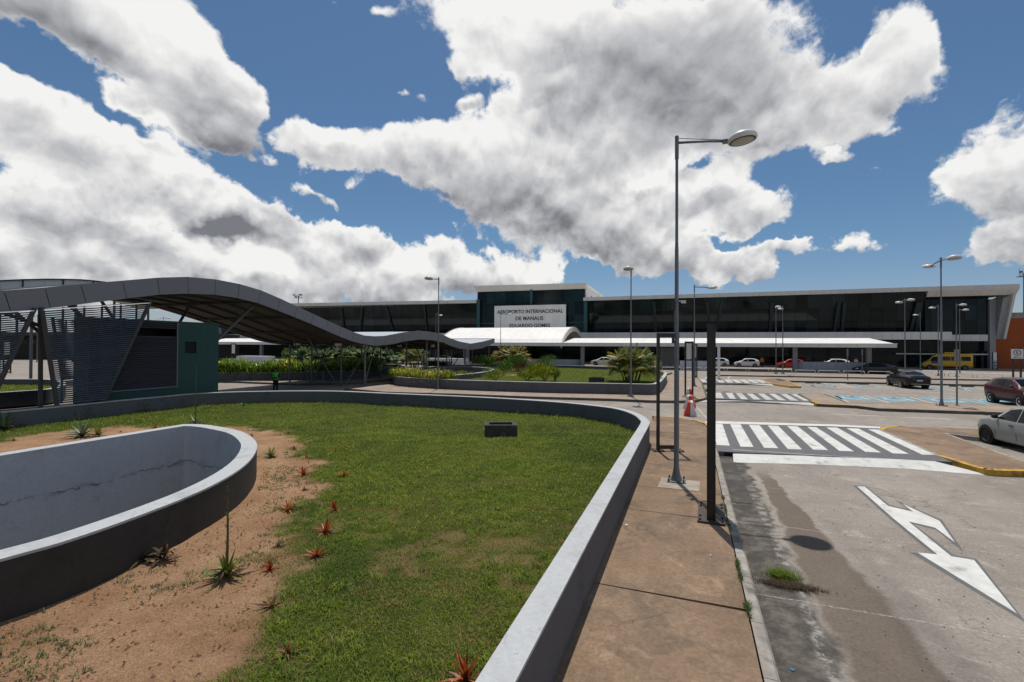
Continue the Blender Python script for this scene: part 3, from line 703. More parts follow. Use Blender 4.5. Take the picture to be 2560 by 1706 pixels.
# islands between the parking rows
I1 = [G(*za(*q), .15) for q in [(705, 880), (760, 855), (900, 836), (1100, 846), (1500, 858), (2600, 892)]]
I1 += [(14.5, 17.4), (14.2, 16.75)]+[G(*za(*q), .15) for q in [(1840, 968), (1500, 928), (2353, 1230)]]+[(8.6, 9.0), (8.1, 8.6)]
I1 += [G(*za(*q), .15) for q in [(2353, 1352), (1900, 1328), (1500, 1212), (1345, 1168)]]
pavement('traffic_island', I1, M['walk'], .15, 'kerb')
yel = MB()
ylist = [G(*za(*q), .15) for q in [(1345, 1168), (1500, 1212), (1900, 1328), (2353, 1352), (2700, 1362)]]
def kerbline(pl, z, w, m, parent=None, name='kerb_paint', side=1):
    q = MB()
    pl = [Vector((p[0], p[1], 0)) for p in spline(pl, 4)]
    for a_, b_ in zip(pl[:-1], pl[1:]):
        d = (b_-a_).normalized(); nn = Vector((-d.y, d.x, 0))*w*side; o_ = Vector((d.y, -d.x, 0))*.006*side
        q.hexa([a_+o_+Vector((0, 0, -.03)), b_+o_+Vector((0, 0, -.03)), b_+nn+Vector((0, 0, -.03)), a_+nn+Vector((0, 0, -.03))],
               [a_+o_+Vector((0, 0, z)), b_+o_+Vector((0, 0, z)), b_+nn+Vector((0, 0, z)), a_+nn+Vector((0, 0, z))])
    return ground_obj(name, q, m)
kerbline(ylist, .157, .17, M['kerb_yellow'], name='yellow_kerb')
kerbline([G(*za(*q), .15) for q in [(705, 880), (760, 855), (900, 836), (1020, 842)]], .157, .15, M['kerb_yellow'], name='yellow_kerb', side=-1)
I2 = [G(*zb(*q), .15) for q in [(1890, 835), (1960, 826), (2120, 822)]]+[G(*za(*q), .15) for q in [(110, 478), (370, 578)]]
I2 += [W0 for W0 in [(12, 29.2), (17, 29.7), (40, 31), (42, 27.6), (20, 26.3)]]+[G(*za(*q), .15) for q in [(2200, 690), (1600, 670), (700, 640), (450, 610), (0, 590)]]+[G(*zb(*q), .15) for q in [(2140, 955), (2045, 922)]]
pavement('traffic_island', I2, M['walk_far'], .15, 'kerb_dark')
kerbline([G(*za(*q), .15) for q in [(430, 607), (0, 588)]]+[G(*zb(*q), .15) for q in [(2140, 955), (2045, 922)]], .157, .16, M['kerb_yellow'], name='yellow_kerb', side=-1)
I3 = [G(*zb(*q), .15) for q in [(1420, 655), (1500, 640), (1680, 640), (1760, 665), (1940, 740), (1800, 738), (1565, 705)]]
pavement('traffic_island', I3, M['walk'], .15, 'kerb_yellow')
# long kerbed strips before the drop-off lanes
def strip(pa, pb, w, m='walk_far', name='pavement', mk='kerb_dark', ex=0):
    a_ = Vector((*G(*pa, .15), 0)); b_ = Vector((*G(*pb, .15), 0)); d = (b_-a_).normalized(); a_ -= d*ex; b_ += d*40; nn = Vector((-d.y, d.x, 0))*w
    return pavement(name, [tuple(a_[:2]), tuple(b_[:2]), tuple((b_+nn)[:2]), tuple((a_+nn)[:2])], M[m], .15, mk)
strip((1945, 951.8), (2460, 962), 1.6)
strip((1790, 937.3), (2483, 949.5), 3.2)
pavement('pavement', [(-60, 53.5), (-3.2, 53.2), (-2.8, 57.0), (-60, 57.2)], M['walk_far'], .15, 'kerb_dark')

# --- raised crossings
def poly_part(poly, z, m, name, parent): 
    mb = MB(); mb.sheet([(p[0], p[1]) for p in poly], z); return mb.build(name, m, parent)
def crossing(aL, aR, sfn0, sfn1, z, stripes, ramp0, ramp1, wl, white='white', slot=True, lramp=.42):
    """platform between the curves sfn0 (near edge) and sfn1 (far edge), with stripes and two ramps"""
    mb = MB(); A = [aL, (aL+aR)/2, aR]
    mb.prism([(a, sfn0(a)) for a in A]+[(a, sfn1(a)) for a in A[::-1]], -.02, z)
    o = ground_obj('crossing', mb, M['tar'])
    for s0, s1 in stripes:
        poly_part([(s0[0], s0[1]), (s1[0], s1[1]), (s1[2], s1[3]), (s0[2], s0[3])], z+.004, M[white], 'stripe', o)
    if ramp0: 
        r_ = MB(); n = len(ramp0)//2
        for i in range(n-1):
            t0, t1 = ramp0[i], ramp0[i+1]; b0, b1 = ramp0[n+i], ramp0[n+i+1]
            r_.quad((*b0, .004), (*b1, .004), (*t1, z+.003), (*t0, z+.003))
        r_.build('ramp', M[white], o)
    if ramp1:
        r_ = MB(); n = len(ramp1)//2
        for i in range(n-1):
            t0, t1 = ramp1[i], ramp1[i+1]; b0, b1 = ramp1[n+i], ramp1[n+i+1]
            r_.quad((*t0, z+.003), (*t1, z+.003), (*b1, .004), (*b0, .004))
        r_.build('ramp', M[white], o)
    return o
zs = .15
def ln(p, q): return lambda a: p[1]+(q[1]-p[1])*(a-p[0])/(q[0]-p[0])
n0 = ln(G(*zb(870, 1560), zs), G(*za(1345, 1235), zs)); n1 = ln(G(*zb(860, 1212), zs), G(*za(720, 868), zs))
st = []
for tl, tr, br, bl in [((800, 1216), (940, 1217), (1035, 1492), (870, 1482)), ((1040, 1219), (1170, 1223), (1335, 1508), (1170, 1503)), ((1275, 1228), (1410, 1233), (1648, 1524), (1470, 1518)), ((1515, 1236), (1645, 1240), (1950, 1540), (1770, 1535))]:
    q = [G(*zb(*p), zs) for p in (tl, tr, br, bl)]; st.append(((*q[3], *q[0]), (*q[2], *q[1])))
for tl, tr, br, bl in [((-100, 848), (0, 852), (430, 1128), (265, 1122)), ((115, 855), (240, 858), (735, 1140), (560, 1134)), ((345, 865), (480, 869), (1050, 1156), (868, 1150)), ((585, 875), (705, 881), (1350, 1166), (1200, 1164))]:
    q = [G(*za(*p), zs) for p in (tl, tr, br, bl)]
    st.append(((*q[3], *q[0]), (*q[2], *q[1])))
for tl, tr, br, bl in [((1760, 1243), (1890, 1246), (2280, 1548), (2090, 1543)), ((585, 875-0), (0, 0), (0, 0), (0, 0))][:1]:
    q = [G(*zb(*p), zs) for p in (tl, tr, br, bl)]; st.append(((*q[3], *q[0]), (*q[2], *q[1])))
rt = [G(*za(-760, 1118), zs), G(*za(0, 1166), zs), G(*za(700, 1205), zs), G(*za(1340, 1238), zs)]
rb = [G(*zc_(592, 382)), G(*za(0, 1276)), G(*za(1000, 1322)), G(*za(1980, 1402))]
rt[0] = (.44, rt[0][1])
ft = [G(*zb(700, 1207), zs), G(*zb(2327, 1248), zs), G(*za(720, 868), zs)]
fb = [G(*zb(740, 1176)), G(*zb(2327, 1222)), G(*za(735, 848))]
CW1 = crossing(-.02, 6.12, n0, n1, zs, st, rt+rb, ft+fb, 'white')
sl_ = MB(); e0 = n0(.2)
sl_.box(.0, .43, e0-.004, e0+.3, .012, .125); sl_.build('dark_slot_face', M['black'], CW1)  # flat black faces paint the shade of the drain openings, nothing is hollowed
sl_ = MB(); e0 = n0(5.75); sl_.add([(5.55, e0-.03, .02), (5.93, e0+.03, .02), (5.95, e0+.04, .13), (5.5, e0-.035, .13)], [(0, 1, 2, 3)]); sl_.build('dark_slot_face', M['black'], CW1)
zs2 = .13
m0 = ln(G(*zb(720, 892), zs2), G(*zb(2000, 938), zs2)); m1 = ln(G(*zb(700, 812), zs2), G(*zb(1850, 832), zs2))
st = []
for tl, tr, br, bl in [((700, 815), (918, 820), (962, 890), (720, 884)), ((978, 822), (1065, 822), (1110, 900), (1035, 896)), ((1110, 826), (1185, 828), (1265, 905), (1180, 902)), ((1245, 830), (1320, 832), (1425, 908), (1335, 905)), ((1385, 830), (1465, 833), (1585, 912), (1490, 908)), ((1530, 834), (1605, 835), (1745, 918), (1650, 914)), ((1672, 836), (1750, 838), (1905, 921), (1805, 919)), ((1805, 838), (1880, 840), (2040, 922), (1970, 922))]:
    q = [G(*zb(*p), zs2) for p in (tl, tr, br, bl)]; st.append(((*q[3], *q[0]), (*q[2], *q[1])))
rt = [G(*zb(745, 910), zs2), G(*zb(1250, 922), zs2), G(*zb(2040, 945), zs2)]; rb = [G(*zb(630, 942)), G(*zb(1300, 950)), G(*zb(2180, 990))]
crossing(.28, 5.9, m0, m1, zs2, st, rt+rb, None, 'white', 'white_far')
k0 = ln(G(*zb(690, 700), zs2), G(*zb(1565, 708), zs2)); k1 = ln(G(*zb(650, 648), zs2), G(*zb(1430, 660), zs2))
st = []
for i in range(7):
    f = i/6.; tl = (755+f*(1325-755), 652+f*5); tr = (tl[0]+92-f*5, tl[1]+.5); bl = (790+f*(1430-790)+f*20, 691+f*8); br = (bl[0]+70, bl[1])
    q = [G(*zb(*p), zs2) for p in (tl, tr, br, bl)]; st.append(((*q[3], *q[0]), (*q[2], *q[1])))
q = [G(*zb(*p), zs2) for p in ((655, 650), (722, 651), (748, 690), (682, 688))]; st.append(((*q[3], *q[0]), (*q[2], *q[1])))
q = [G(*zb(*p), zs2) for p in ((1430, 660), (1470, 662), (1562, 702), (1500, 700))]; st.append(((*q[3], *q[0]), (*q[2], *q[1])))
rt = [G(*zb(738, 706), zs2), G(*zb(1200, 706), zs2), G(*zb(1560, 710), zs2)]; rb = [G(*zb(750, 726)), G(*zb(1200, 722)), G(*zb(1600, 734))]
crossing(.3, 6.2, k0, k1, zs2, st, rt+rb, None, 'white', 'white_far')

# --- painted marks
mark = lambda name, poly, z, m, parent=None: (poly_part(poly, z, m, name, parent) if parent else ground_obj(name, MB().sheet(poly, z), m))
ao = [(1238, 507), (1306, 508), (1432, 610), (1545, 640), (1466, 585), (1717, 692), (1836, 866), (1684, 744), (1560, 712), (1785, 884), (1902, 902), (2170, 1245), (1548, 868), (1668, 876), (1440, 690)]
ai = [(1260, 513), (1300, 513), (1426, 618), (1562, 650), (1504, 606), (1704, 699), (1788, 816), (1680, 736), (1536, 702), (1768, 891), (1890, 910), (2124, 1202), (1586, 871), (1692, 880), (1450, 682)]
ARR = mark('arrow_marking', [G(*zc_(*p)) for p in ao], .004, M['tar'])
mark('arrow_fill', [G(*zc_(*p)) for p in ai], .008, M['white'], ARR)
for l in [[(185, 702), (710, 726), (710, 731), (185, 706)], [(990, 737), (1570, 762), (1570, 767), (990, 741)]]:
    mark('lane_dash', [G(*za(*p)) for p in l], .004, M['line'])
def lane(p0, p1, w, m='line', name='bay_line', z=.004):
    a_, b_ = Vector(p0), Vector(p1); d = (b_-a_).normalized(); nn = Vector((-d.y, d.x))*w/2
    return mark(name, [tuple(a_-nn), tuple(b_-nn), tuple(b_+nn), tuple(a_+nn)], z, M[m])
frontbays = []
for p, q in [((550, 493), (842, 584)), ((1050, 509), (1405, 602)), ((1510, 508), (2085, 626)), ((200, 487), (370, 572))]:
    lane(G(*za(*p)), G(*za(*q)), .13)
b0 = Vector(G(*za(1510, 508))); bd = (Vector(G(*za(2085, 626)))-b0)
for k in (1, 2, 3): lane(tuple(b0+Vector((2.6*k, .35*k))), tuple(b0+bd+Vector((2.6*k, .35*k))), .13)
wheel = [(-.12, .32), (-.02, .36), (.03, .28), (-.02, .2), (.02, .02), (.2, .0), (.3, -.22), (.4, -.2), (.3, .1), (.1, .12), (.1, .2)]
def bluebay(c, w, h, rz):
    c = Vector(c); ca, sa = math.cos(rz), math.sin(rz)
    tr = lambda p: (c.x+p[0]*w*ca-p[1]*h*sa, c.y+p[0]*w*sa+p[1]*h*ca)
    o = mark('accessible_bay_mark', [tr(p) for p in ((-.5, -.5), (.5, -.5), (.5, .5), (-.5, .5))], .004, M['blue'])
    figure = [(p[0]*1.35, p[1]*1.15) for p in [(-.10, .30), (-.02, .36), (.04, .30), (.02, .22), (.05, .02), (.16, .0), (.24, -.22), (.34, -.20), (.26, .08), (.12, .10), (.10, .20), (.0, .26)]]
    mark('wheelchair_symbol', [tr(p) for p in figure], .008, M['white_far'], o)
    arc = [(-.06+.33*math.cos(t), -.10+.30*math.sin(t)) for t in np.linspace(2.2, 5.6, 9)]+[(-.06+.23*math.cos(t), -.10+.21*math.sin(t)) for t in np.linspace(5.6, 2.2, 9)]
    mark('wheelchair_symbol', [tr(p) for p in arc], .008, M['white_far'], o)
    for i in range(5): mark('stencil_mark', [tr((-.46+i*.2+dx, .42+dy)) for dx, dy in ((0, -.02), (.13, -.02), (.13, .07), (0, .07))], .008, M['white_far'], o)
    return o
for p in [(420, 520), (905, 535), (1450, 549), (1990, 562)]:
    bluebay(G(*za(*p)), 1.9, 2.9, R(-3))
for p in [(85, 388), (595, 399), (1330, 412), (1800, 424), (-160, 380), ]:
    bluebay(G(*za(*p)), 2.0, 1.4, R(-3))
for p, q in [((85, 352), (265, 411)), ((250, 353), (460, 413)), ((620, 363), (882, 421)), ((1290, 385), (1560, 440)), ((1480, 390), (1760, 442)), ((1760, 396), (2100, 448))]:
    lane(G(*za(*p)), G(*za(*q)), .12)
for i in range(7):
    f = i/7; p = G(*za(85+165*f+14, 352+(i % 2))); q = G(*za(265+195*f-20, 410)); lane(p, q, .05)
lane(G(*za(-700, 425)), G(*za(1270, 462)), .10); lane(G(*za(1460, 470)), G(*za(2300, 485)), .10)
lane(G(*za(1440, 845)), G(*za(1840, 868)), .10)
for p0, p1 in [((2300, 926.6), (2445, 928)), ((2330, 931), (2560, 936))]:
    lane(G(*p0), G(*p1), 1.1, 'white_far', 'lane_mark', .006)
lane(G(1730, 1005), G(1772, 1052), .05); 
arcp = [G(*zb(*q)) for q in [(1015, 642), (1020, 625), (1060, 608), (1140, 598)]]
for a_, b_ in zip(arcp[:-1], arcp[1:]): lane(a_, b_, .16)
arcp = [G(*zb(*q)) for q in [(728, 645), (745, 622), (800, 602)]]
for a_, b_ in zip(arcp[:-1], arcp[1:]): lane(a_, b_, .16)
for i, (x0, x1, y) in enumerate([(0, 50, 355), (352, 465, 361), (480, 590, 366), (1510, 1600, 391), (1650, 1785, 393), (-120, -20, 352)]):
    p = Vector((*G(*za(x0, y+4)), 0)); q = Vector((*G(*za(x1, y+5)), 0))
    mb = MB(); d = (q-p).normalized(); nn = Vector((-d.y, d.x, 0))*.09
    mb.hexa([p-nn, q-nn, q+nn, p+nn], [p-nn*.7+Vector((0, 0, .11)), q-nn*.7+Vector((0, 0, .11)), q+nn*.7+Vector((0, 0, .11)), p+nn*.7+Vector((0, 0, .11))])
    lab = ['dark wheel stop left of the hatched strip', 'dark wheel stop right of the hatched strip', 'dark wheel stop nearest the black rear-facing sedan', 'dark wheel stop right of the black sedan', 'dark wheel stop nearest the maroon car', 'dark wheel stop next to the brown traffic island']
    mb.build('wheel_stop', M['stone'], None, **STREET, label=lab[i], category='wheel stop', group='dark wheel stops in the parking bays')
# ================================================================== BUILDINGS
# --- lawn of planter 2 (with its sandy patch)
step = .5
xs = np.arange(-18, 18, step); ys = np.arange(28, 64, step); GX, GY = np.meshgrid(xs, ys)
def small_lawn(poly, cut, name, zl=.5, sand=None):
    x0, x1 = min(p[0] for p in poly), max(p[0] for p in poly); y0, y1 = min(p[1] for p in poly), max(p[1] for p in poly)
    st_ = max(.25, (x1-x0)/90)
    GX, GY = np.meshgrid(np.arange(x0, x1+st_, st_), np.arange(y0, y1+st_, st_))
    cx = (GX[:-1, :-1]+GX[1:, 1:])/2; cy = (GY[:-1, :-1]+GY[1:, 1:])/2
    kp = inside(offset(poly, .12), cx, cy)
    if cut is not None: kp &= ~inside(offset(cut, .1), cx, cy)
    idx = np.arange(GX.size).reshape(GX.shape); ii, jj = np.nonzero(kp)
    fs = np.stack([idx[ii, jj], idx[ii, jj+1], idx[ii+1, jj+1], idx[ii+1, jj]], 1)
    X, Y = GX.ravel(), GY.ravel()
    me_ = bpy.data.meshes.new(name); me_.from_pydata(np.stack([X, Y, zl+(fbm(X, Y, .4, 8)-.5)*.08], 1).tolist(), [], fs.tolist())
    at_ = me_.attributes.new('soil', 'FLOAT', 'POINT')
    v = np.zeros(X.shape) if sand is None else np.clip(1.3-polydist([sand[0], sand[1]], X, Y)/sand[2], 0, 1)
    at_.data.foreach_set('value', v.astype(np.float32)); me_.materials.append(bpy.data.materials['sandy soil and turf'])
    me_.polygons.foreach_set('use_smooth', [True]*len(me_.polygons))
    return link(name, me_, kind='structure')
sp0 = P(1260, 939, .5); sp1 = P(1318, 937, .5)
small_lawn(PL2, WELL2, 'lawn', .50, (tuple(sp0[:2]), tuple(sp1[:2]), 1.1))
# --- hedge planter left of the covered walkway
h3 = [(300, 930), (430, 931.5), (547, 931.5), (650, 931.5), (750, 931), (850, 929), (905, 926), (940, 922)]
c3 = pts(h3, .87); e3 = Vector(c3[-1]); c3 += [(e3.x+1.2, e3.y+4), (e3.x+.5, e3.y+10), (e3.x-6, e3.y+13.5), (e3.x-24, e3.y+15), (e3.x-36, e3.y+10)]
PL3 = ccw([(q.x, q.y) for q in spline(c3, 5, True)])
planter_wall(PL3, .27, .10, .87, 'grey planter wall holding the long yellow green hedge left of the walkway')
small_lawn(PL3, None, 'lawn', .62)
# --- planter seen through the walkway at the far left
c4 = pts([(-420, 1004), (-200, 993), (0, 981.5), (70, 977), (120, 973.5), (150, 968), (165, 960), (155, 952), (130, 948.5), (60, 947.5), (-60, 948.5), (-260, 952), (-420, 958)], .87)
PL4 = ccw([(q.x, q.y) for q in spline(c4, 4, True)])
planter_wall(PL4, .27, .10, .87, 'grey planter wall round the small lawn behind the louvre screens at far left')
small_lawn(PL4, None, 'lawn', .45)

# --- covered walkway: a wave shaped roof on steel posts
WA = TH; wo = Vector((-25.3, 0, 0)); wd = Vector((math.sin(WA), math.cos(WA), 0)); wr = Vector((math.cos(WA), -math.sin(WA), 0))
def wplane(px, py): return onplane(px, py, wo, wd.x, wd.y)
def r1(x, y): return (x/3.564, 640+y/3.564)
def r2(x, y): return (500+x/3.677, 660+y/3.677)
def r3(x, y): return (960+x/3.18, 680+y/3.18)
top_px = [r1(35, 309), r1(400, 282), r1(720, 251), r1(1090, 221), r1(1400, 195), r1(1672, 187), r1(1918, 209), r1(2131, 250), r2(365, 185), r2(560, 243), r2(740, 320), r2(895, 392), r2(1040, 460), r2(1175, 523), r2(1298, 579), r2(1410, 627), r2(1510, 659), r2(1610, 666), r2(1700, 662), r2(1790, 645), r2(1875, 629), r2(2020, 615), r2(2130, 625), r2(2230, 650), r3(520, 525), r3(600, 554), r3(690, 571), r3(780, 556), r3(880, 530)]
bot_px = [r1(100, 510), r1(450, 465), r1(770, 425), r1(1130, 380), r1(1422, 346), r1(1680, 337), r1(1917, 346), r1(2120, 376), r2(350, 316), r2(536, 360), r2(711, 426), r2(871, 489), r2(1021, 551), r2(1156, 611), r2(1281, 666), r2(1396, 711), r2(1502, 737), r2(1610, 753), r2(1702, 747), r2(1790, 735), r2(1875, 714), r2(2020, 695), r2(2130, 701), r2(2238, 722), r3(520, 584), r3(600, 610), r3(690, 619), r3(780, 608), r3(880, 566)]
wt = [wplane(*p) for p in top_px]; wb = [wplane(*p) for p in bot_px]
# carry the wave on towards the near left, outside the frame
ext = [(wt[0][0]-2.2*k, wt[0][1]-.26*k-.02*k*k, wb[0][0]-2.2*k, wb[0][1]-.26*k-.02*k*k) for k in (3, 2, 1)]
wt = [(e[0], e[1]) for e in ext]+wt; wb = [(e[2], e[3]) for e in ext]+wb
WLK = empty('covered_walkway', tuple(wo), -WA, label='long grey wave shaped canopy of the covered walkway on slim steel posts', category='canopy')
WW = 9.3
for i in range(len(wt)-1):
    (t0, z0), (t1, z1), (u0, y0), (u1, y1) = wt[i], wt[i+1], wb[i], wb[i+1]
    g_ = .014; f = lambda a, b, k: a+(b-a)*k; L = max(.2, t1-t0); k0, k1 = g_/L, 1-g_/L
    A = (f(t0, t1, k0), f(z0, z1, k0)); B = (f(t0, t1, k1), f(z0, z1, k1)); C = (f(u0, u1, k1), f(y0, y1, k1)); D_ = (f(u0, u1, k0), f(y0, y1, k0))
    MB().hexa([(0, D_[0], D_[1]), (0, C[0], C[1]), (0, B[0], B[1]), (0, A[0], A[1])], [(-.07, D_[0], D_[1]), (-.07, C[0], C[1]), (-.07, B[0], B[1]), (-.07, A[0], A[1])]).build('fascia_panel', M['alu'], WLK)
def prof(i, k): return (wt[i][0]*(1-k)+wb[i][0]*k, wt[i][1]*(1-k)+wb[i][1]*k)
rf = MB(); sf = MB(); lf = MB(); n = len(wt)
for i in range(n-1):
    a, b = prof(i, .10), prof(i+1, .10); c, d = prof(i, .8), prof(i+1, .8); e, f_ = prof(i, 1), prof(i+1, 1); tt, t2 = prof(i, 0), prof(i+1, 0)
    rf.hexa([(-.075, a[0], a[1]-.03), (-.075, b[0], b[1]-.03), (-WW+.07, b[0], b[1]-.03), (-WW+.07, a[0], a[1]-.03)], [(-.075, a[0], a[1]), (-.075, b[0], b[1]), (-WW+.07, b[0], b[1]), (-WW+.07, a[0], a[1])])
    sf.hexa([(-.08, c[0], c[1]), (-.08, d[0], d[1]), (-WW+.08, d[0], d[1]), (-WW+.08, c[0], c[1])], [(-.08, c[0], c[1]+.03), (-.08, d[0], d[1]+.03), (-WW+.08, d[0], d[1]+.03), (-WW+.08, c[0], c[1]+.03)])
    lf.hexa([(-WW, e[0], e[1]), (-WW, f_[0], f_[1]), (-WW, t2[0], t2[1]), (-WW, tt[0], tt[1])], [(-WW+.07, e[0], e[1]), (-WW+.07, f_[0], f_[1]), (-WW+.07, t2[0], t2[1]), (-WW+.07, tt[0], tt[1])])
rf.build('roof_sheet', M['alu_top'], WLK); sf.build('soffit', M['soffit'], WLK); lf.build('fascia', M['alu'], WLK)
ec = MB(); e, tt = prof(n-1, 1), prof(n-1, 0); ec.hexa([(-.075, e[0]-.05, e[1]), (-WW+.075, e[0]-.05, e[1]), (-WW+.075, e[0], e[1]), (-.075, e[0], e[1])], [(-.075, tt[0]-.05, tt[1]), (-WW+.075, tt[0]-.05, tt[1]), (-WW+.075, tt[0], tt[1]), (-.075, tt[0], tt[1])]); ec.build('end_panel', M['alu'], WLK)
def soff(t, k=.8):
    for i in range(n-1):
        a, b = prof(i, k), prof(i+1, k)
        if a[0] <= t <= b[0]: return a[1]+(b[1]-a[1])*(t-a[0])/(b[0]-a[0])
    return prof(0, k)[1] if t < prof(0, k)[0] else prof(n-1, k)[1]
for x in (-.9, -2.8, -4.65, -6.5, -8.4):          # long purlins and cross ribs under the soffit
    q = MB()
    for i in range(n-1):
        a, b = prof(i, .87), prof(i+1, .87); q.bar((x, a[0], a[1]), (x, b[0], b[1]), .09, .14)
    q.build('purlin', M['soffit'], WLK)
for t in np.arange(14, prof(n-1, 1)[0]-1, 3.1):
    z = soff(t, .9); MB().bar((-.1, t, z), (-WW+.1, t, z), .10, .16).build('rib', M['soffit'], WLK)
def wloc(px, py, z=.15): q = P(px, py, z)-wo; return (q.dot(wr), q.dot(wd))
for k in range(2):
    for i in range(2): pass
rows = [wloc(848, 960.5)[1], wloc(848, 960.5)[1]+9.5, wloc(848, 960.5)[1]+18, wloc(848, 960.5)[1]+25]
posts = []
for ri, t in enumerate(rows):
    for x in (-.75, -3.1, -6.2, -8.6):
        q = MB(); q.tube([(x, t, .0), (x, t, soff(t)+.02)], .085 if x == -.75 else .07, 10); q.box(x-.16, x+.16, t-.16, t+.16, .12, .165)
        q.build('post', M['steel'], WLK)
    for x, dt, dx in ((-.75, 3.0, -1.2), (-3.1, 3.0, .8), (-6.2, 3.0, -.9), (-3.1, -2.8, -.8), (-6.2, -2.8, .8)):
        if t+dt < prof(n-1, 1)[0]-.5: MB().tube([(x+dx*.25, t+dt*.12, .15), (x+dx, t+dt, soff(t+dt)+.02)], .05, 8).build('strut', M['steel'], WLK)
q0 = onplane(*r2(490, 395), tuple(wo-wr*1.6), wd.x, wd.y)
MB().tube([(-3.6, q0[0]-4.6, .15), (-1.6, q0[0], soff(q0[0])+.05)], .085, 10).build('strut', M['steel'], WLK)
MB().tube([(-5.2, q0[0]-4.6, .15), (-7.4, q0[0], soff(q0[0])+.05)], .085, 10).build('strut', M['steel'], WLK)
MB().tube([(-4.2, q0[0]-5.4, .15), (-6.2, q0[0]-9.5, soff(q0[0]-9.5)+.05)], .085, 10).build('strut', M['steel'], WLK)
MB().tube([(-3.8, q0[0]-5.4, .15), (-2.2, q0[0]-9.0, soff(q0[0]-9.)+.05)], .085, 10).build('strut', M['steel'], WLK)
for t in (rows[0]-1.2, rows[0]+5, rows[1]+4):      # small lamps under the soffit
    for x in (-2.4, -6.6): MB().box(x-.18, x+.18, t-.18, t+.18, soff(t, .8)-.28, soff(t, .8)+.01).build('spotlight', M['lamp_white'], WLK)
# short bollards under the roof
for px, py, lb in ((769, 957, 'slim grey bollard under the walkway, nearer the guard'), (808, 958.5, 'slim grey bollard under the walkway, next to the thick front post')):
    q = P(px, py, .15); mb = MB(); mb.tube([(0, 0, 0), (0, 0, .78)], .045, 10); mb.ball((0, 0, .78), .045)
    mb.build('bollard', M['galv'], None, loc=q, label=lb, category='bollard', group='slim bollards under the walkway')

# --- louvre screens beside the walkway (each slat is a piece)
def screen(off, quad_px, label, nsl, mull):
    o = wo+wr*off
    tl, bl, br, tr = [onplane(*p, (o.x, o.y), wd.x, wd.y) for p in quad_px]
    b0 = min(bl[1], br[1]); t0 = bl[0]
    e = empty('louvre_screen', (o.x+wd.x*t0, o.y+wd.y*t0, 0), -WA, label=label, category='screen', group='louvre screens beside the walkway')
    lerp = lambda a, b, k: (a[0]+(b[0]-a[0])*k, a[1]+(b[1]-a[1])*k)
    for i in range(nsl):
        k = (i+.5)/nsl; a = lerp(bl, tl, k); b = lerp(br, tr, k); zz = (a[1], b[1])
        h = (tl[1]-bl[1])/nsl*.46
        a0, b0_ = a[0]-t0+.03, b[0]-t0-.03
        v = [(.05, a0, zz[0]-h/2), (.05, b0_, zz[1]-h/2), (.035, b0_, zz[1]-h/2+.012), (.035, a0, zz[0]-h/2+.012)]
        u = [(-.045, a0, zz[0]+h/2), (-.045, b0_, zz[1]+h/2), (-.06, b0_, zz[1]+h/2+.012), (-.06, a0, zz[0]+h/2+.012)]
        MB().hexa([v[0], v[1], u[1], u[0]], [v[3], v[2], u[2], u[3]]).build('slat', M['louvre'], e)
    for p, q in ((bl, tl), (br, tr)):
        MB().bar((-.02, p[0]-t0, p[1]-.05), (-.02, q[0]-t0, q[1]+.05), .09, .13).build('frame_bar', M['louvre_frame'], e)
    for m_ in mull:
        p, q = lerp(bl, br, m_), lerp(tl, tr, m_)
        yq_ = q[0]; zlo = p[1]
        if yq_ > br[0]: zlo = max(zlo, br[1]+(tr[1]-br[1])*(yq_-br[0])/max(.01, tr[0]-br[0]))
        if yq_ < bl[0]: zlo = max(zlo, bl[1]+(tl[1]-bl[1])*(yq_-bl[0])/min(-.01, tl[0]-bl[0]))
        MB().bar((-.10, q[0]-t0, zlo), (-.10, q[0]-t0+.001, q[1]), .05, .06).build('mullion', M['louvre_frame'], e)
    return e
screen(.12, [r1(372, 470), r1(512, 1322), r1(930, 1285), r1(1345, 410)], 'tapering blue grey louvre screen in front of the teal kiosk', 46, (.18, .36, .52, .7, .86))
screen(.12, [r1(-500, 520), r1(-330, 1395), r1(-120, 1375), r1(312, 478)], 'dark louvre screen cut by the left edge of the photo', 44, (.3, .6, .8))
screen(-8.9, [r1(470, 560), r1(560, 1100), r1(960, 1080), r1(1060, 600)], 'far louvre screen seen through the slats of the near one', 30, (.2, .4, .6, .8))
for (a, b, rr) in ((r1(392, 470), r1(396, 1330), .13),):
    p = wplane(*a); q = wplane(*b); MB().bar((-.35, q[0]+.05, .05), (-.35, p[0]+.05, soff(p[0])), .10, .12).build('column', M['louvre_frame'], WLK)
MB().tube([(-.5, wplane(*r1(0, 500))[0], soff(wplane(*r1(0, 500))[0])), (-.5, wplane(*r1(430, 625))[0], wplane(*r1(430, 625))[1])], .07, 8).build('strut', M['louvre_frame'], WLK)
MB().tube([(-.5, wplane(*r1(640, 455))[0], soff(wplane(*r1(640, 455))[0])), (-.5, wplane(*r1(1010, 720))[0], wplane(*r1(1010, 720))[1])], .07, 8).build('strut', M['louvre_frame'], WLK)
MB().tube([(-2.6, wplane(*r1(1190, 385))[0], soff(wplane(*r1(1190, 385))[0])), (-2.6, wplane(*r1(1190, 385))[0]+3.4, .4)], .07, 8).build('strut', M['steel'], WLK)

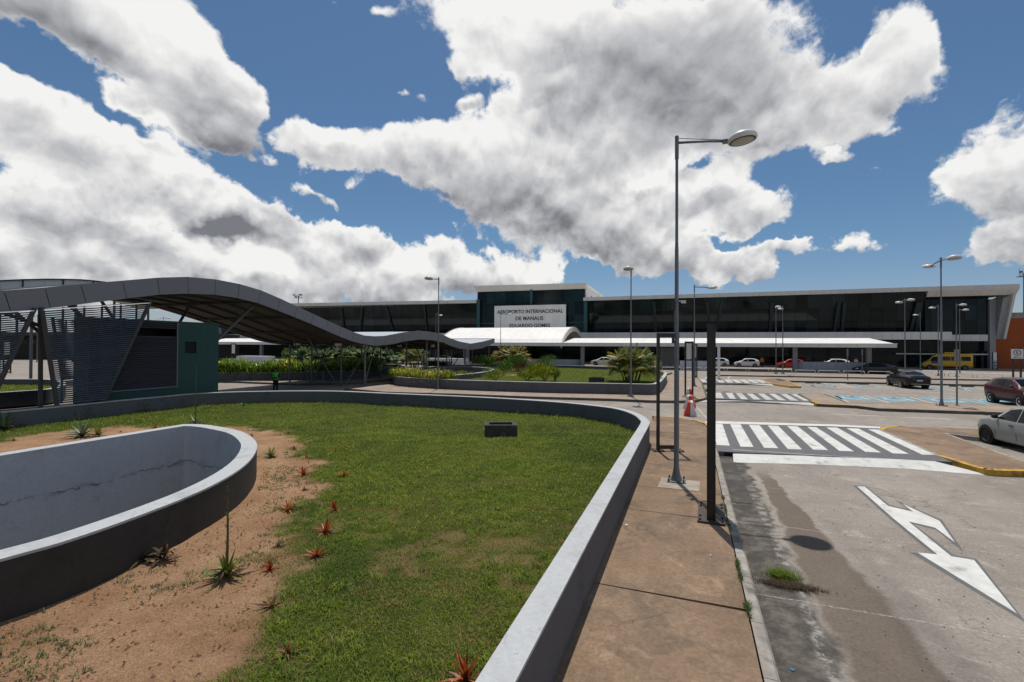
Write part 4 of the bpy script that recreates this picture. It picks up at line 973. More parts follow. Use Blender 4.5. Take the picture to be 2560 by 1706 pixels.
# --- teal kiosk
ko = wo+wr*(-.55)
def kpl(px, py): return onplane(px, py, (ko.x, ko.y), wd.x, wd.y)
kL = kpl(*r1(960, 900))[0]-.6; kR = kpl(*r1(1948, 800))[0]; kT = kpl(*r1(1948, 612))[1]; kG = kpl(*r1(1582, 800))[0]
KX = empty('kiosk', (ko.x+wd.x*kL, ko.y+wd.y*kL, .1), -WA, label='teal kiosk with a dark louvred front and small square window under the canopy', category='kiosk')
L = kR-kL; hT = kT-.1; dK = 1.3; gL = kG-kL
gz0 = kpl(*r1(1582, 1160))[1]-.1; gz1 = kpl(*r1(1582, 640))[1]-.1
wx0, wx1 = kpl(*r1(1648, 800))[0]-kL, kpl(*r1(1750, 800))[0]-kL; wz0, wz1 = kpl(*r1(1700, 868))[1]-.1, kpl(*r1(1700, 765))[1]-.1
mb = MB()   # walls with real openings
for y0, y1, z0, z1 in ((gL, wx0, 0, hT), (wx1, L, 0, hT), (wx0, wx1, 0, wz0), (wx0, wx1, wz1, hT), (0, gL, 0, gz0), (0, gL, hT-.04, hT)):
    mb.box(-.15, 0, y0, y1, z0, z1)
mb.box(-dK, -dK+.15, 0, L, 0, hT); mb.box(-dK+.15, -.15, L-.15, L, 0, hT); mb.box(-dK+.15, -.15, 0, .15, 0, hT)
mb.build('wall', M['teal'], KX)
MB().box(-dK-.02, .02, -.02, L+.02, hT, hT+.06).build('roof', M['louvre_frame'], KX)
MB().box(-1.05, -1.0, .16, L-.16, .0, hT-.05).build('back_screen', M['black'], KX)
w_ = MB(); w_.box(-.10, -.06, wx0, wx1, wz0, wz1); w_.build('window', M['black'], KX)
ng = 34
for i in range(ng):
    z = gz0+(hT-.05-gz0)*(i+.5)/ng; h = (hT-gz0)/ng
    if gz0+(hT-gz0)*.78 < z < gz0+(hT-gz0)*.885: continue
    MB().hexa([(.03, .02, z-h*.42), (.03, gL-.02, z-h*.42), (-.06, gL-.02, z+h*.25), (-.06, .02, z+h*.25)], [(.03, .02, z-h*.30), (.03, gL-.02, z-h*.30), (-.06, gL-.02, z+h*.37), (-.06, .02, z+h*.37)]).build('slat', M['grille'], KX)
q = MB(); q.box(.0, .045, gL-.05, gL, gz0, hT); q.box(.0, .045, .0, gL, gz0-.05, gz0); q.build('grille_frame', M['louvre'], KX)

# --- second wave roof behind, at the far left
o2 = Vector((-50, 0, 0)); 
def w2p(px, py): return onplane(px, py, (o2.x, o2.y), wd.x, wd.y)
S2 = empty('covered_walkway', tuple(o2), -WA, label='second wave shaped canopy whose crest shows over the first at far left', category='canopy')
tp = [w2p(*r1(x, y)) for x, y in ((-700, 330), (-420, 265), (-200, 232), (0, 216), (200, 207), (400, 203), (560, 204), (710, 208), (830, 218), (960, 234), (1250, 300), (1600, 420))]
for i in range(len(tp)-1):
    (t0, z0), (t1, z1) = tp[i], tp[i+1]
    MB().hexa([(0, t0+.02, z0-.85), (0, t1-.02, z1-.85), (0, t1-.02, z1), (0, t0+.02, z0)], [(-.1, t0+.02, z0-.85), (-.1, t1-.02, z1-.85), (-.1, t1-.02, z1), (-.1, t0+.02, z0)]).build('fascia_panel', M['alu_top'], S2)
    MB().hexa([(-.12, t0, z0-.5), (-.12, t1, z1-.5), (-6, t1, z1-.5), (-6, t0, z0-.5)], [(-.12, t0, z0-.42), (-.12, t1, z1-.42), (-6, t1, z1-.42), (-6, t0, z0-.42)]).build('roof_sheet', M['alu_top'], S2)
    MB().bar((.06, t0, z0-.05), (.06, t1, z1-.05), .10, .10).build('edge_rail', M['dark_steel'], S2)
    if i % 2 == 0: MB().bar((.05, t0, z0-.8), (.05, t0+.01, z0), .08, .08).build('rib', M['dark_steel'], S2)
for t in np.linspace(tp[0][0]+1, tp[-1][0]-1, 6):
    zz = np.interp(t, [q[0] for q in tp], [q[1] for q in tp]); MB().tube([(-3, t, 0), (-3, t, zz-.5)], .1, 8).build('post', M['steel'], S2)

# --- far car shelter with trussed roof, left
SH = empty('car_shelter', (-110, 96, 0), R(10), label='far flat car shelter with a lattice girder seen under the walkway at left', category='shelter')
MB().box(-40, 46, 0, 12, 5.0, 5.7).build('roof', M['dark_steel'], SH)
tr_ = MB()
for x in np.arange(-40, 46, 1.6): tr_.bar((x, -.1, 3.6), (x+.8, -.1, 4.95), .1, .1); tr_.bar((x+.8, -.1, 4.95), (x+1.6, -.1, 3.6), .1, .1)
tr_.box(-40, 46, -.15, 0, 3.45, 3.6); tr_.build('girder', M['dark_steel'], SH)
for x in np.arange(-38, 46, 8): MB().tube([(x, 1, 0), (x, 1, 5)], .15, 8).build('post', M['dark_steel'], SH)
MB().box(-40, 46, 11.6, 12, 0, 5).build('back_wall', M['dark_steel'], SH)
g4 = MB(); 
FL = [P(-400, 893, 0), P(140, 893, 0), P(140, 884, 0), P(-400, 884, 0)]
MB().sheet([(q.x, q.y) for q in FL], .03).build('lawn', bpy.data.materials['sandy soil and turf'], kind='structure')

# ------------------------------------------------------------------ TERMINAL
TT = R(18.5); tu = Vector((math.cos(TT), -math.sin(TT), 0)); tv = Vector((math.sin(TT), math.cos(TT), 0))
A0 = P(2475, 922, .15); A0.z = 0
def tp_(px, py, y):       # photo pixel on the upright plane lying y behind the facade line -> (x, z)
    o = A0+tv*y; return onplane(px, py, (o.x, o.y), tu.x, tu.y)
def tx(px, y, z=None): return tp_(px, 800, y)[0]
def tg(px, py, z=.15): q = P(px, py, z)-A0; return (q.dot(tu), q.dot(tv))
TM = empty('terminal_building', (A0.x, A0.y, 0), -TT, label='long dark glass airport terminal with pale roof edge and raised centre block', category='building')
def tb(name, m, x0, x1, y0, y1, z0, z1): return MB().box(x0, x1, y0, y1, z0, z1).build(name, M[m], TM)
yr = -3.0
xR = tp_(2550, 710, yr); xM = tp_(1458, 744, yr); zb_R = tp_(2546, 722, yr)[1]; zb_M = tp_(1458, 752.5, yr)[1]
xL0 = tp_(640, 761, yr)[0]; xL1 = tp_(1191, 750, yr)[0]
xl_end = tp_(566, 800, 0)[0]
def roofline(x0, z0t, z0b, x1, z1t, z1b, y, npan, m='fascia', name='fascia_panel', thick=.35, lean=0.):
    for i in range(npan):
        a = (i)/npan; b = (i+1)/npan; X0 = x0+(x1-x0)*a+.012; X1 = x0+(x1-x0)*b-.012
        T0, T1 = z0t+(z1t-z0t)*a, z0t+(z1t-z0t)*b; B0, B1 = z0b+(z1b-z0b)*a, z0b+(z1b-z0b)*b
        MB().hexa([(X0, y+lean, B0), (X1, y+lean, B1), (X1, y+lean+thick, B1), (X0, y+lean+thick, B0)], [(X0, y, T0), (X1, y, T1), (X1, y+thick, T1), (X0, y+thick, T0)]).build(name, M[m], TM)
roofline(xM[0], xM[1], zb_M, xR[0], xR[1], zb_R, yr, 62)
zl0, zl1 = tp_(690, 759.5, yr)[1], tp_(1191, 750, yr)[1]; zlb0, zlb1 = tp_(690, 767, yr)[1], tp_(1191, 758, yr)[1]
xa = tp_(690, 760, yr)[0]; sl0 = (zl1-zl0)/(xL1-xa)
XL = xl_end-4
roofline(XL, zl1-(xL1-XL)*sl0, zlb1-(xL1-XL)*(zlb1-zlb0)/(xL1-xa), xL1, zl1, zlb1, yr, 46)
# roof slabs behind the edges and sloping soffits
def slab(x0, z0, x1, z1, y0, y1, m, th=.3, name='roof'):
    MB().hexa([(x0, y0, z0-th), (x1, y0, z1-th), (x1, y1, z1-th), (x0, y1, z0-th)], [(x0, y0, z0), (x1, y0, z1), (x1, y1, z1), (x0, y1, z0)]).build(name, M[m], TM)
slab(xM[0], xM[1]-.1, xR[0], xR[1]-.1, yr+.36, 40, 'roof_white'); slab(XL, zl1-(xL1-XL)*sl0-.1, xL1, zl1-.1, yr+.36, 40, 'roof_white')
xg = tx(2317, -2.6)                      # where the glass front steps back
xs0 = tp_(2317, 737, yr+.4)[0]
zs_ = tp_(2545, 735, yr+.9)[1]
# beige underside of the roof edge over the recess
sx0, sx1 = xg+.1, xR[0]-.05
roof_at = lambda x: zb_M+(zb_R-zb_M)*(x-xM[0])/(xR[0]-xM[0])
for i in range(10):
    a, b = sx0+(sx1-sx0)*i/10+.01, sx0+(sx1-sx0)*(i+1)/10-.01
    MB().hexa([(a, yr+.02, roof_at(a)-.02), (b, yr+.02, roof_at(b)-.02), (b, yr+.75, roof_at(b)-.85), (a, yr+.75, roof_at(a)-.85)], [(a, yr+.02, roof_at(a)), (b, yr+.02, roof_at(b)), (b, yr+.75, roof_at(b)), (a, yr+.75, roof_at(a))]).build('soffit_panel', M['fascia'], TM)
# deck edge
yd = -4.2
dR = tp_(2380, 830, yd); dRb = tp_(2380, 849.5, yd); dL = tp_(560, 836, yd); dLb = tp_(560, 852, yd); dM = tp_(1455, 832, yd)
zdt, zdb = dR[1], dRb[1]
xv0, xv1 = tx(1120, yd), tx(1470, yd)
roofline(xl_end-6, dL[1], dL[1]-1.25, xv0+4, dM[1], dM[1]-1.25, yd, 36, 'fascia_grey', 'deck_panel')
roofline(tx(1437, yd), dM[1], dM[1]-1.3, dR[0], zdt, zdb, yd, 46, 'fascia_grey', 'deck_panel')
tb('deck', 'concrete', xl_end-6, dR[0], yd+.36, .1, dM[1]-1.2, dM[1]-.25)
d2 = tp_(2470, 837, -.6); d2b = tp_(2470, 853, -.6)
roofline(dR[0]+.05, d2[1], d2b[1], d2[0], d2[1], d2b[1], -.6, 6, 'fascia_grey', 'deck_panel')
# glass front: panes with open joints on dark mullions, leaning columns behind the joints
def glazing(x0, x1, y, z0, zt0, zt1, npx, rowz, m='glass', lean=0.):
    for i in range(npx):
        a, b = x0+(x1-x0)*i/npx+.03, x0+(x1-x0)*(i+1)/npx-.03
        tops = (zt0+(zt1-zt0)*i/npx, zt0+(zt1-zt0)*(i+1)/npx)
        for r_ in range(len(rowz)):
            lo = rowz[r_]; hi = rowz[r_+1]-.05 if r_+1 < len(rowz) else None
            h0, h1 = (hi, hi) if hi else tops
            yl = y-lean*(lo-z0); yh = y-lean*(h0-z0)
            MB().hexa([(a, yl, lo), (b, yl, lo), (b, yl+.04, lo), (a, yl+.04, lo)], [(a, yh, h0), (b, yh, h1), (b, yh+.04, h1), (a, yh+.04, h0)]).build('pane', M[m], TM)
    MB().hexa([(x0, y+.06, z0), (x1, y+.06, z0), (x1, y+.2, z0), (x0, y+.2, z0)], [(x0, y+.06-lean*(zt0-z0), zt0), (x1, y+.06-lean*(zt1-z0), zt1), (x1, y+.2-lean*(zt1-z0), zt1), (x0, y+.2-lean*(zt0-z0), zt0)]).build('mullion_wall', M['mullion'], TM)
yg = -1.2; zf = dM[1]-.3
glazing(tx(1464, yg), xg, yg, zf, zb_M+.1, roof_at(xg)+.1, 30, [zf, zf+2.2, zf+4.4], lean=.16)
glazing(xl_end+.5, tx(1194, yg)+1.2, yg, zf, zlb1-.1, zlb1+.05, 30, [zf, zf+2.2, zf+4.4], lean=.16)
MB().box(xg+.1, xR[0]-1.5, yr+.78, 1.2, roof_at(xR[0])-.95, roof_at(xR[0])-.85).build('ceiling', M['mullion'], TM)
glazing(xg+.1, tx(2472, .0), .0, d2[1]-.05, roof_at(xg)-.15, roof_at(xR[0]-5)-.15, 6, [d2[1]-.05, d2[1]+2.4, d2[1]+4.8])
tb('glass_return', 'glass', xg-.05, xg+.05, yg-1.0, .0, zf, roof_at(xg))
def leancol(px_b, px_t, w=.45, m='tealcol'):
    b = tp_(px_b, 829, yg-.25); t = tp_(px_t, 752, yg-1.35)
    MB().bar((b[0], yg-.2, zf), (t[0], yg-1.25, min(t[1], roof_at(t[0]) if t[0] > xM[0] else zlb1)-.25), w, w*.7).build('leaning_column', M['mullion_soft'], TM)
M['mullion_soft'] = mat('dim steel column', (.016, .030, .030), .5, .3)
for a, b in ((862, 852), (900, 905), (985, 965), (1068, 1060), (1640, 1635), (1775, 1768), (1790, 1805), (1925, 1930), (2105, 2112), (2085, 2098), (2290, 2302), (2275, 2296)): leancol(a, b)
# ground floor glass
yf = 1.0
glazing(xl_end+.6, tx(2472, yf), yf, .15, zdb+.1, zdb+.1, 46, [.2, 2.9], 'glass')
MB().box(tx(2240, -.1), tx(2470, -.1), -.12, .0, tp_(2400, 886, 0)[1]-.1, tp_(2400, 886, 0)[1]+.1).build('door_canopy', M['fascia_grey'], TM)
tb('entrance_glass', 'glass_green', tx(2452, .3), tx(2474, .3), .3, .36, .2, 2.9)
# end pillars and slanted end fins
pR0, pR1 = tx(2474, -.4), tx(2489, -.4)
tb('pillar', 'column', pR0, pR1, -.45, 1.2, .1, roof_at(pR1)-1.3)
tb('pillar', 'column', xl_end-.3, xl_end+.6, -.45, 1.2, .1, zlb1-.3)
f0 = tp_(2511, 848, -.4); f1 = tp_(2537, 735, -2.6)
MB().hexa([(pR1+.02, -.35, f0[1]), (f0[0], -.35, f0[1]), (f0[0], 1.0, f0[1]), (pR1+.02, 1.0, f0[1])], [(pR1+.02, -2.2, roof_at(pR1)-1.3), (f1[0], -2.4, f1[1]), (f1[0], 1.0, f1[1]), (pR1+.02, 1.0, roof_at(pR1)-1.3)]).build('end_fin', M['column'], TM)
MB().hexa([(f0[0]-.28, -.75, f0[1]), (f0[0]+.02, -.75, f0[1]), (f0[0]+.02, 1.2, f0[1]), (f0[0]-.28, 1.2, f0[1])], [(f1[0]-.3, -2.9, f1[1]), (f1[0]+.02, -2.9, f1[1]), (f1[0]+.02, 1.2, f1[1]), (f1[0]-.3, 1.2, f1[1])]).build('end_edge', M['fascia'], TM)
MB().hexa([(xl_end-3.2, -.7, f0[1]), (xl_end-.35, -.7, f0[1]), (xl_end-.35, 1.0, f0[1]), (xl_end-3.2, 1.0, f0[1])], [(xl_end-5, -2.6, zlb1-.5), (xl_end-.35, -2.6, zlb1-.4), (xl_end-.35, 1., zlb1-.4), (xl_end-5, 1., zlb1-.5)]).build('end_fin', M['column'], TM)
# centre block
yc_ = -3.4
cL, cR = tp_(1183, 715, yc_), tp_(1466, 707.5, yc_); cLb, cRb = tp_(1192, 730, yc_+.6), tp_(1461.6, 722, yc_+.6)
for i in range(13):
    k, k2 = i/13, (i+1)/13; f = lambda a, b, q: a+(b-a)*q
    x0, x1 = f(cL[0], cR[0], k)+.012, f(cL[0], cR[0], k2)-.012; b0_, b1_ = f(cLb[0], cRb[0], k)+.012, f(cLb[0], cRb[0], k2)-.012
    MB().hexa([(b0_, yc_+.6, f(cLb[1], cRb[1], k)), (b1_, yc_+.6, f(cLb[1], cRb[1], k2)), (b1_, yc_+1.2, f(cLb[1], cRb[1], k2)), (b0_, yc_+1.2, f(cLb[1], cRb[1], k))], [(x0, yc_, f(cL[1], cR[1], k)), (x1, yc_, f(cL[1], cR[1], k2)), (x1, yc_+1.2, f(cL[1], cR[1], k2)), (x0, yc_+1.2, f(cL[1], cR[1], k))]).build('fascia_panel', M['fascia'], TM)
slab(cL[0], cL[1]-.1, cR[0], cR[1]-.1, yc_+1.22, 30, 'roof_white')
rt_ = MB(); rt_.box(cRb[0], cRb[0]+.2, yc_+1.25, 30, zb_M-1, cR[1]-.12); rt_.build('side_wall', M['fascia'], TM)
MB().box(cLb[0]-.2, cLb[0], yc_+1.25, 30, zlb1-1, cL[1]-.12).build('side_wall', M['fascia'], TM)
for y in (4, 9, 11.5): MB().box(cRb[0]+.2, cRb[0]+.26, y, y+1.0, xM[1]+.25, xM[1]+1.0).build('side_window', M['glass'], TM)
for y, w_ in ((13, .9), (15, 1.4), (17, .8)): MB().box(cRb[0]+.25, cRb[0]+1.2, y, y+w_, xM[1]-.1, xM[1]+.8).build('roof_unit', M['galv'], TM)
yq = yc_+1.0
cz = cLb[1]-.0
glazing(cLb[0]+.05, cRb[0]-.05, yq, zf-1.5, cLb[1], cRb[1], 11, [zf-1.5, zf+1.2, zf+3.9, zf+6.6], 'glass_green')
for px in (1196, 1464): MB().tube([(tx(px, yq-.5), yq-.55, zf-1.5), (tx(px, yq-.5), yq-.55, cz-1.7 if px < 1300 else zb_M-.2)], .38, 12).build('round_column', M['tealcol'], TM)
MB().tube([(tx(1328, yq-.3), yq-.35, zf), (tx(1328, yq-.3), yq-.35, cz)], .30, 12).build('round_column', M['tealcol'], TM)
for zz in (zf+2.3,): MB().box(cLb[0], cRb[0], yq-.12, yq-.05, zz, zz+.14).build('transom', M['tealcol'], TM)
# orange side building and left end wall
OB = empty('orange_building', (A0.x, A0.y, 0), -TT, label='orange walled building with grey parapet beyond the right end of the terminal', category='building')
oz = tp_(2530, 796, 2.0)[1]
MB().box(pR1+.05, pR1+60, 2.0, 20, 0, oz).build('wall', M['orange'], OB); MB().box(pR1+.0, pR1+60, 1.95, 20.1, oz, oz+.9).build('parapet', M['concrete'], OB)
MB().box(xl_end-14, xl_end-.4, 2.0, 9, 0, 4.6).build('orange_end_wall', M['orange'], TM)
# name board
yb = yq-1.3
s0 = tp_(1236, 765.5, yb); s1 = tp_(1415, 762.5, yb); zlow = tp_(1236, 824, yb)[1]
SG = empty('airport_sign', tuple(A0+tu*s0[0]+tv*yb+Vector((0, 0, zlow))), -TT, label='pale name board of the airport with three lines of dark grey letters', category='sign')
Wd = s1[0]-s0[0]; Hs = s0[1]-zlow
for i in range(11): MB().box(Wd*i/11+.01, Wd*(i+1)/11-.01, 0, .12, 0, Hs).build('panel', M['fascia_sign'] if 'fascia_sign' in M else M['fascia_grey'], SG)
def letters(body, cx, z, h, y, m, parent, width=None, ext=.03, bold=True):
    cu = bpy.data.curves.new('lettering', 'FONT'); cu.body = body; cu.size = h/.70; cu.align_x = 'CENTER'; cu.extrude = ext
    cu.offset = .026*h if bold else 0
    tmp = bpy.data.objects.new('tmp', cu); COL.objects.link(tmp); bpy.context.view_layer.update()
    dg = bpy.context.evaluated_depsgraph_get(); me_ = bpy.data.meshes.new_from_object(tmp.evaluated_get(dg)); w0 = tmp.dimensions.x
    bpy.data.objects.remove(tmp)
    k = width/w0 if width else 1.
    me_.transform(Matrix.Translation((cx, y, z)) @ Matrix.Rotation(math.pi/2, 4, 'X') @ Matrix.Diagonal((k, 1, 1, 1)))
    me_.materials.clear(); me_.materials.append(m); me_.name = 'lettering'
    return link('lettering', me_, parent)
def r6(x, y): return (1180+x/7.84, 760+y/7.84)
for body, xa_, xb_, yt, yb_ in (('AEROPORTO INTERNACIONAL', 495, 1785, 110, 182), ('DE MANAUS', 855, 1395, 243, 318), ('EDUARDO GOMES', 735, 1528, 385, 458)):
    l = tp_(*r6(xa_, (yt+yb_)/2), yb); r_ = tp_(*r6(xb_, (yt+yb_)/2), yb); mid = r6((xa_+xb_)/2, yb_); zz = tp_(*mid, yb)[1]; ht = tp_(mid[0], mid[1]-(yb_-yt)*.93/7.84, yb)[1]-zz
    letters(body, (l[0]+r_[0])/2-s0[0], zz-zlow, ht, -.02, M['letter'], SG, r_[0]-l[0], .03)

# --- drop-off canopy with a barrel vault over the entrance
lw = tg(2140, 930); yk_ = lw[1]-1.6
CN = empty('drop_off_canopy', (A0.x+tv.x*yk_, A0.y+tv.y*yk_, 0), -TT, label='long low white canopy over the drop-off lane with a vault at the entrance', category='canopy')
cRt = tp_(2243, 869.7, yk_); zc0 = max(3.2, cRt[1]); zc1 = tp_(2243, 859.8, yk_)[1]; xcL = tx(430, yk_); xcR = cRt[0]
dep = 9.0; zback = tp_(2224, 845.6, yk_+dep)[1]
npn = 60
for i in range(npn):
    a, b = xcL+(xcR-xcL)*i/npn+.012, xcL+(xcR-xcL)*(i+1)/npn-.012
    MB().box(a, b, 0, .12, zc0, zc1-.05).build('fascia_panel', M['fascia_grey'], CN)
MB().box(xcL, xcR+.02, -.06, .35, zc1-.05, zc1+.03).build('gutter', M['roof_white'], CN)
def croof(a, b): return MB().hexa([(a, .36, zc1-.12), (b, .36, zc1-.12), (b, dep, zback-.12), (a, dep, zback-.12)], [(a, .36, zc1-.02), (b, .36, zc1-.02), (b, dep, zback), (a, dep, zback)]).build('roof_panel', M['roof_white'], CN)
xv0 = tx(1098, yk_+.4); xv1 = tx(1402, yk_+.4)
nseg = 14
for i in range(nseg): croof(xcL+(xv0-xcL)*i/nseg+.01, xcL+(xv0-xcL)*(i+1)/nseg-.01)
for i in range(nseg): croof(xv1+(xcR-xv1)*i/nseg+.01, xv1+(xcR-xv1)*(i+1)/nseg-.01)
MB().box(xcL, xcR, .3, dep, zc0-.02, zc0+.04).build('ceiling', M['soffit'], CN)
MB().box(xcR-.05, xcR, .12, dep, zc0, zc1-.06).build('fascia_panel', M['fascia_grey'], CN)
MB().hexa([(xcL, dep-.1, zc0), (xcR, dep-.1, zc0), (xcR, dep, zc0), (xcL, dep, zc0)], [(xcL, dep-.1, zback-.13), (xcR, dep-.1, zback-.13), (xcR, dep, zback-.13), (xcL, dep, zback-.13)]).build('back_fascia', M['fascia_grey'], CN)
vdep = max(dep+3.5, -4.3-yk_)
zrid = tp_(1300, 819.5, yk_+vdep*.56)[1]
arc = [(vdep*k, zc1+.02+(zrid-zc1)*math.sin(math.pi*min(1, .0+k*.86))**.85) for k in np.linspace(0, 1, 17)]
arc = [(.36, zc1-.02)]+arc[1:]
nv = 15
for i in range(nv):
    a, b = xv0+(xv1-xv0)*i/nv+.008, xv0+(xv1-xv0)*(i+1)/nv-.008
    mb = MB()
    for (y0, z0), (y1, z1) in zip(arc[:-1], arc[1:]):
        mb.hexa([(a, y0, z0-.1), (b, y0, z0-.1), (b, y1, z1-.1), (a, y1, z1-.1)], [(a, y0, z0), (b, y0, z0), (b, y1, z1), (a, y1, z1)])
    o = mb.build('vault_panel', M['roof_white'], CN)
for xe in (xv0, xv1):
    mb = MB(); d_ = .22 if xe == xv1 else -.22
    for (y0, z0), (y1, z1) in zip(arc[:-1], arc[1:]):
        mb.hexa([(xe, y0, z0-.75), (xe+d_, y0, z0-.75), (xe+d_, y1, z1-.75), (xe, y1, z1-.75)], [(xe, y0, z0+.06), (xe+d_, y0, z0+.06), (xe+d_, y1, z1+.06), (xe, y1, z1+.06)])
    mb.build('vault_edge', M['fascia'], CN)
for i, (px) in enumerate((470, 655, 846, 1060, 1167, 1277, 1457, 1720, 1987, 2171)):
    x = tx(px, yk_+2.2); w_ = .28 if px != 1167 else .5
    q = MB(); q.box(x-w_, x+w_, 2.2-.25, 2.2+.25, .05, zc0); q.build('column', M['column'], CN)
# low white planter walls and the weathered concrete panel under it
def lowwall(p0, p1, h, label, rl=True, rr=False):
    a = tg(*p0); b = tg(*p1); y = (a[1]+b[1])/2; L_ = b[0]-a[0]
    out = []; rd = .8
    base_ = [(0, 0), (L_, 0), (L_, 2.2), (0, 2.2)]
    pl = []
    if rl: pl += [(rd-rd*math.sin(t), rd-rd*math.cos(t)) for t in np.linspace(math.pi/2, 0, 6)]
    else: pl += [(0, 0)]
    if rr: pl += [(L_-rd+rd*math.sin(t), rd-rd*math.cos(t)) for t in np.linspace(0, math.pi/2, 6)]
    else: pl += [(L_, 0)]
    pl += [(L_, 2.2), (0, 2.2)]
    o = A0+tu*a[0]+tv*y
    smooth_by_angle(MB().prism(pl, -.05, h).build('low_wall', M['white_wall'], None, loc=(o.x, o.y, .1), rz=-TT, label=label, category='wall', group='low white walls under the drop-off canopy'))
lowwall((1993, 926.3), (2168, 929.3), 1.25, 'low white wall with rounded end in front of the white crossover')
lowwall((1700, 923.2), (1779, 924.5), 1.25, 'low white wall beside the weathered concrete panel', False)
lowwall((1312, 914), (1449, 915.2), 1.1, 'low white wall behind the second lawn, left of the white sedan', False, True)
lowwall((1055, 913), (1166, 913.6), 1.15, 'low white wall seen through the end struts of the walkway', False, False)
lowwall((577, 905.5), (676, 906), 1.15, 'low white wall behind the left part of the hedge', False, True)
q = tg(1651, 919); q2 = tg(1691, 920); o = A0+tu*q[0]+tv*q[1]
mb = MB(); mb.box(0, q2[0]-q[0], 0, .35, .35, 3.15); CP = empty('concrete_wall', (o.x, o.y, .1), -TT, label='tall weathered concrete panel on a white base behind the sign frames', category='wall')
mb.build('panel', M['concrete'], CP); MB().box(-.05, q2[0]-q[0]+.05, -.08, .45, 0, .35).build('base', M['white_wall'], CP)
# kerb of the drop-off island
k = MB(); a = tg(520, 908.); b = tg(2300, 936)
sl2 = MB().box(a[0]-20, tx(2225, yk_), lw[1]-1.0, lw[1]+3.2, .0, .12).build('pavement', M['walk_far'], None, loc=(A0.x, A0.y, 0), rz=-TT, kind='structure')
MB().box(a[0]-20, 30, -2.6, 1.0, .0, .14).build('pavement', M['walk_far'], None, loc=(A0.x, A0.y, 0), rz=-TT, kind='structure')
# ================================================================== STREET FURNITURE
# --- street lamps: steel pole, arm with stay wire, shallow round luminaire
def lamp_head(parent, L, hz, tilt=R(6)):
    """arm of length L along +x at height hz, head at its end"""
    a = MB(); a.tube([(.0, 0, hz-.16), (L*.55, 0, hz-.22), (L-.16, 0, hz-.28)], [.030, .027, .026], 10); a.build('arm', M['galv'], parent, smooth=True)
    MB().tube([(.04, 0, hz-.06), (L-.2, 0, hz-.24)], .008, 5).build('stay_wire', M['galv'], parent)
    m = Matrix.Translation((L+.22, 0, hz-.29)) @ Matrix.Rotation(-tilt, 4, 'Y')
    h = MB(); h.lathe([(.08, .15), (.18, .142), (.26, .112), (.305, .065), (.318, .0), (.306, -.028), (.282, -.036)], n=28, m=m)
    hd = h.build('lamp_head', M['lamp_white'], parent, smooth=True)
    t = MB(); t.lathe([(.001, .163), (.13, .158), (.19, .146), (.20, .125)], n=24, m=m); t.build('top_cap', M['galv'], hd, smooth=True)
    t = MB(); t.lathe([(.282, -.035), (.262, -.048), (.24, -.05)], n=28, m=m); t.build('rim', M['dark_steel'], hd, smooth=True)
    t = MB(); t.lathe([(.24, -.048), (.17, -.068), (.08, -.08), (.001, -.083)], n=28, m=m); t.build('lens', M['lens'], hd, smooth=True)
    t = MB(); t.box(L-.20, L-.04, -.04, .04, hz-.33, hz-.24); t.build('bracket', M['galv'], hd)
def make_lamp(loc, rz, arms, label, hgt=8.25, L=1.20):
    e = empty('street_lamp', loc, rz, label=label, category='street lamp', group='grey steel street lamps')
    p = MB(); p.tube([(0, 0, 0), (0, 0, 3.2), (0, 0, 3.35), (0, 0, 5.5), (0, 0, 5.7), (0, 0, hgt-.5)], [.060, .055, .048, .044, .036, .034], 14, cap=False)
    p.build('pole', M['galv'], e, smooth=True)
    t = MB(); t.tube([(0, 0, hgt-.55), (0, 0, hgt)], .046, 14); t.build('pole_cap', M['galv'], e)
    b = MB(); b.lathe([(.135, .02), (.125, .05), (.085, .2), (.062, .34)], n=14); b.build('base_cone', M['galv'], e, smooth=True)
    b = MB(); b.box(-.21, .21, -.21, .21, 0, .025)
    pl = b.build('base_plate', M['galv'], e)
    for sx in (-1, 1):
        for sy in (-1, 1): MB().tube([(sx*.165, sy*.165, .025), (sx*.165, sy*.165, .085)], .022, 6).build('bolt', M['rust'], pl)
    lamp_head(e, L, hgt)
    if arms == 2:
        for ch in [c for c in e.children if c.name.split('.')[0] in ('arm', 'stay_wire', 'lamp_head')]:
            c = copy_tree(ch, e); c.rotation_euler.z = math.pi
    return e
AR = -TH                                        # arm across the street, towards the right
L1 = make_lamp(P(1691, 1203, .155), AR, 1, 'tall grey street lamp in the foreground on the pavement, round head over the road')
cc = MB(); cc.add([(-.02, -.06, .03), (.02, -.06, .03), (.02, -.01, .03), (-.02, -.01, .03)], [(0, 1, 2, 3)])
# security camera and cable box on the nearest pole
camb = empty('security_camera', P(1691, 1203, .155)+Vector((0, 0, 4.28)), AR, label='small white security camera clamped to the nearest lamp post', category='camera')
MB().tube([(.05, 0, 0), (.14, 0, 0)], .014, 8).build('bracket', M['galv'], camb); MB().box(.10, .21, -.03, .03, -.045, .02).build('housing', M['lamp_white'], camb); MB().box(-.12, -.06, -.04, .04, -.16, .02).build('junction_box', M['dark_steel'], camb)
MB().box(.205, .22, -.022, .022, -.035, .01).build('lens', M['black'], camb)
cb = empty('junction_box', P(1691, 1203, .155)+Vector((0, 0, 3.4)), AR, label='small dark box strapped to the nearest lamp post below the camera', category='box')
MB().box(-.11, -.05, -.045, .045, -.12, .1).build('housing', M['dark_steel'], cb)
pad = [W(-1.52, 6.02), W(-.72, 6.02), W(-.72, 6.95), W(-1.52, 6.95)]
ground_obj('footing_pad', MB().prism([(-1.50, 6.1), (-.62, 6.1), (-.58, 6.95), (-1.46, 6.95)], .12, .158), mat('pale footing concrete', (.33, .285, .23), .85, var=.3, scale=4, bump=.3))
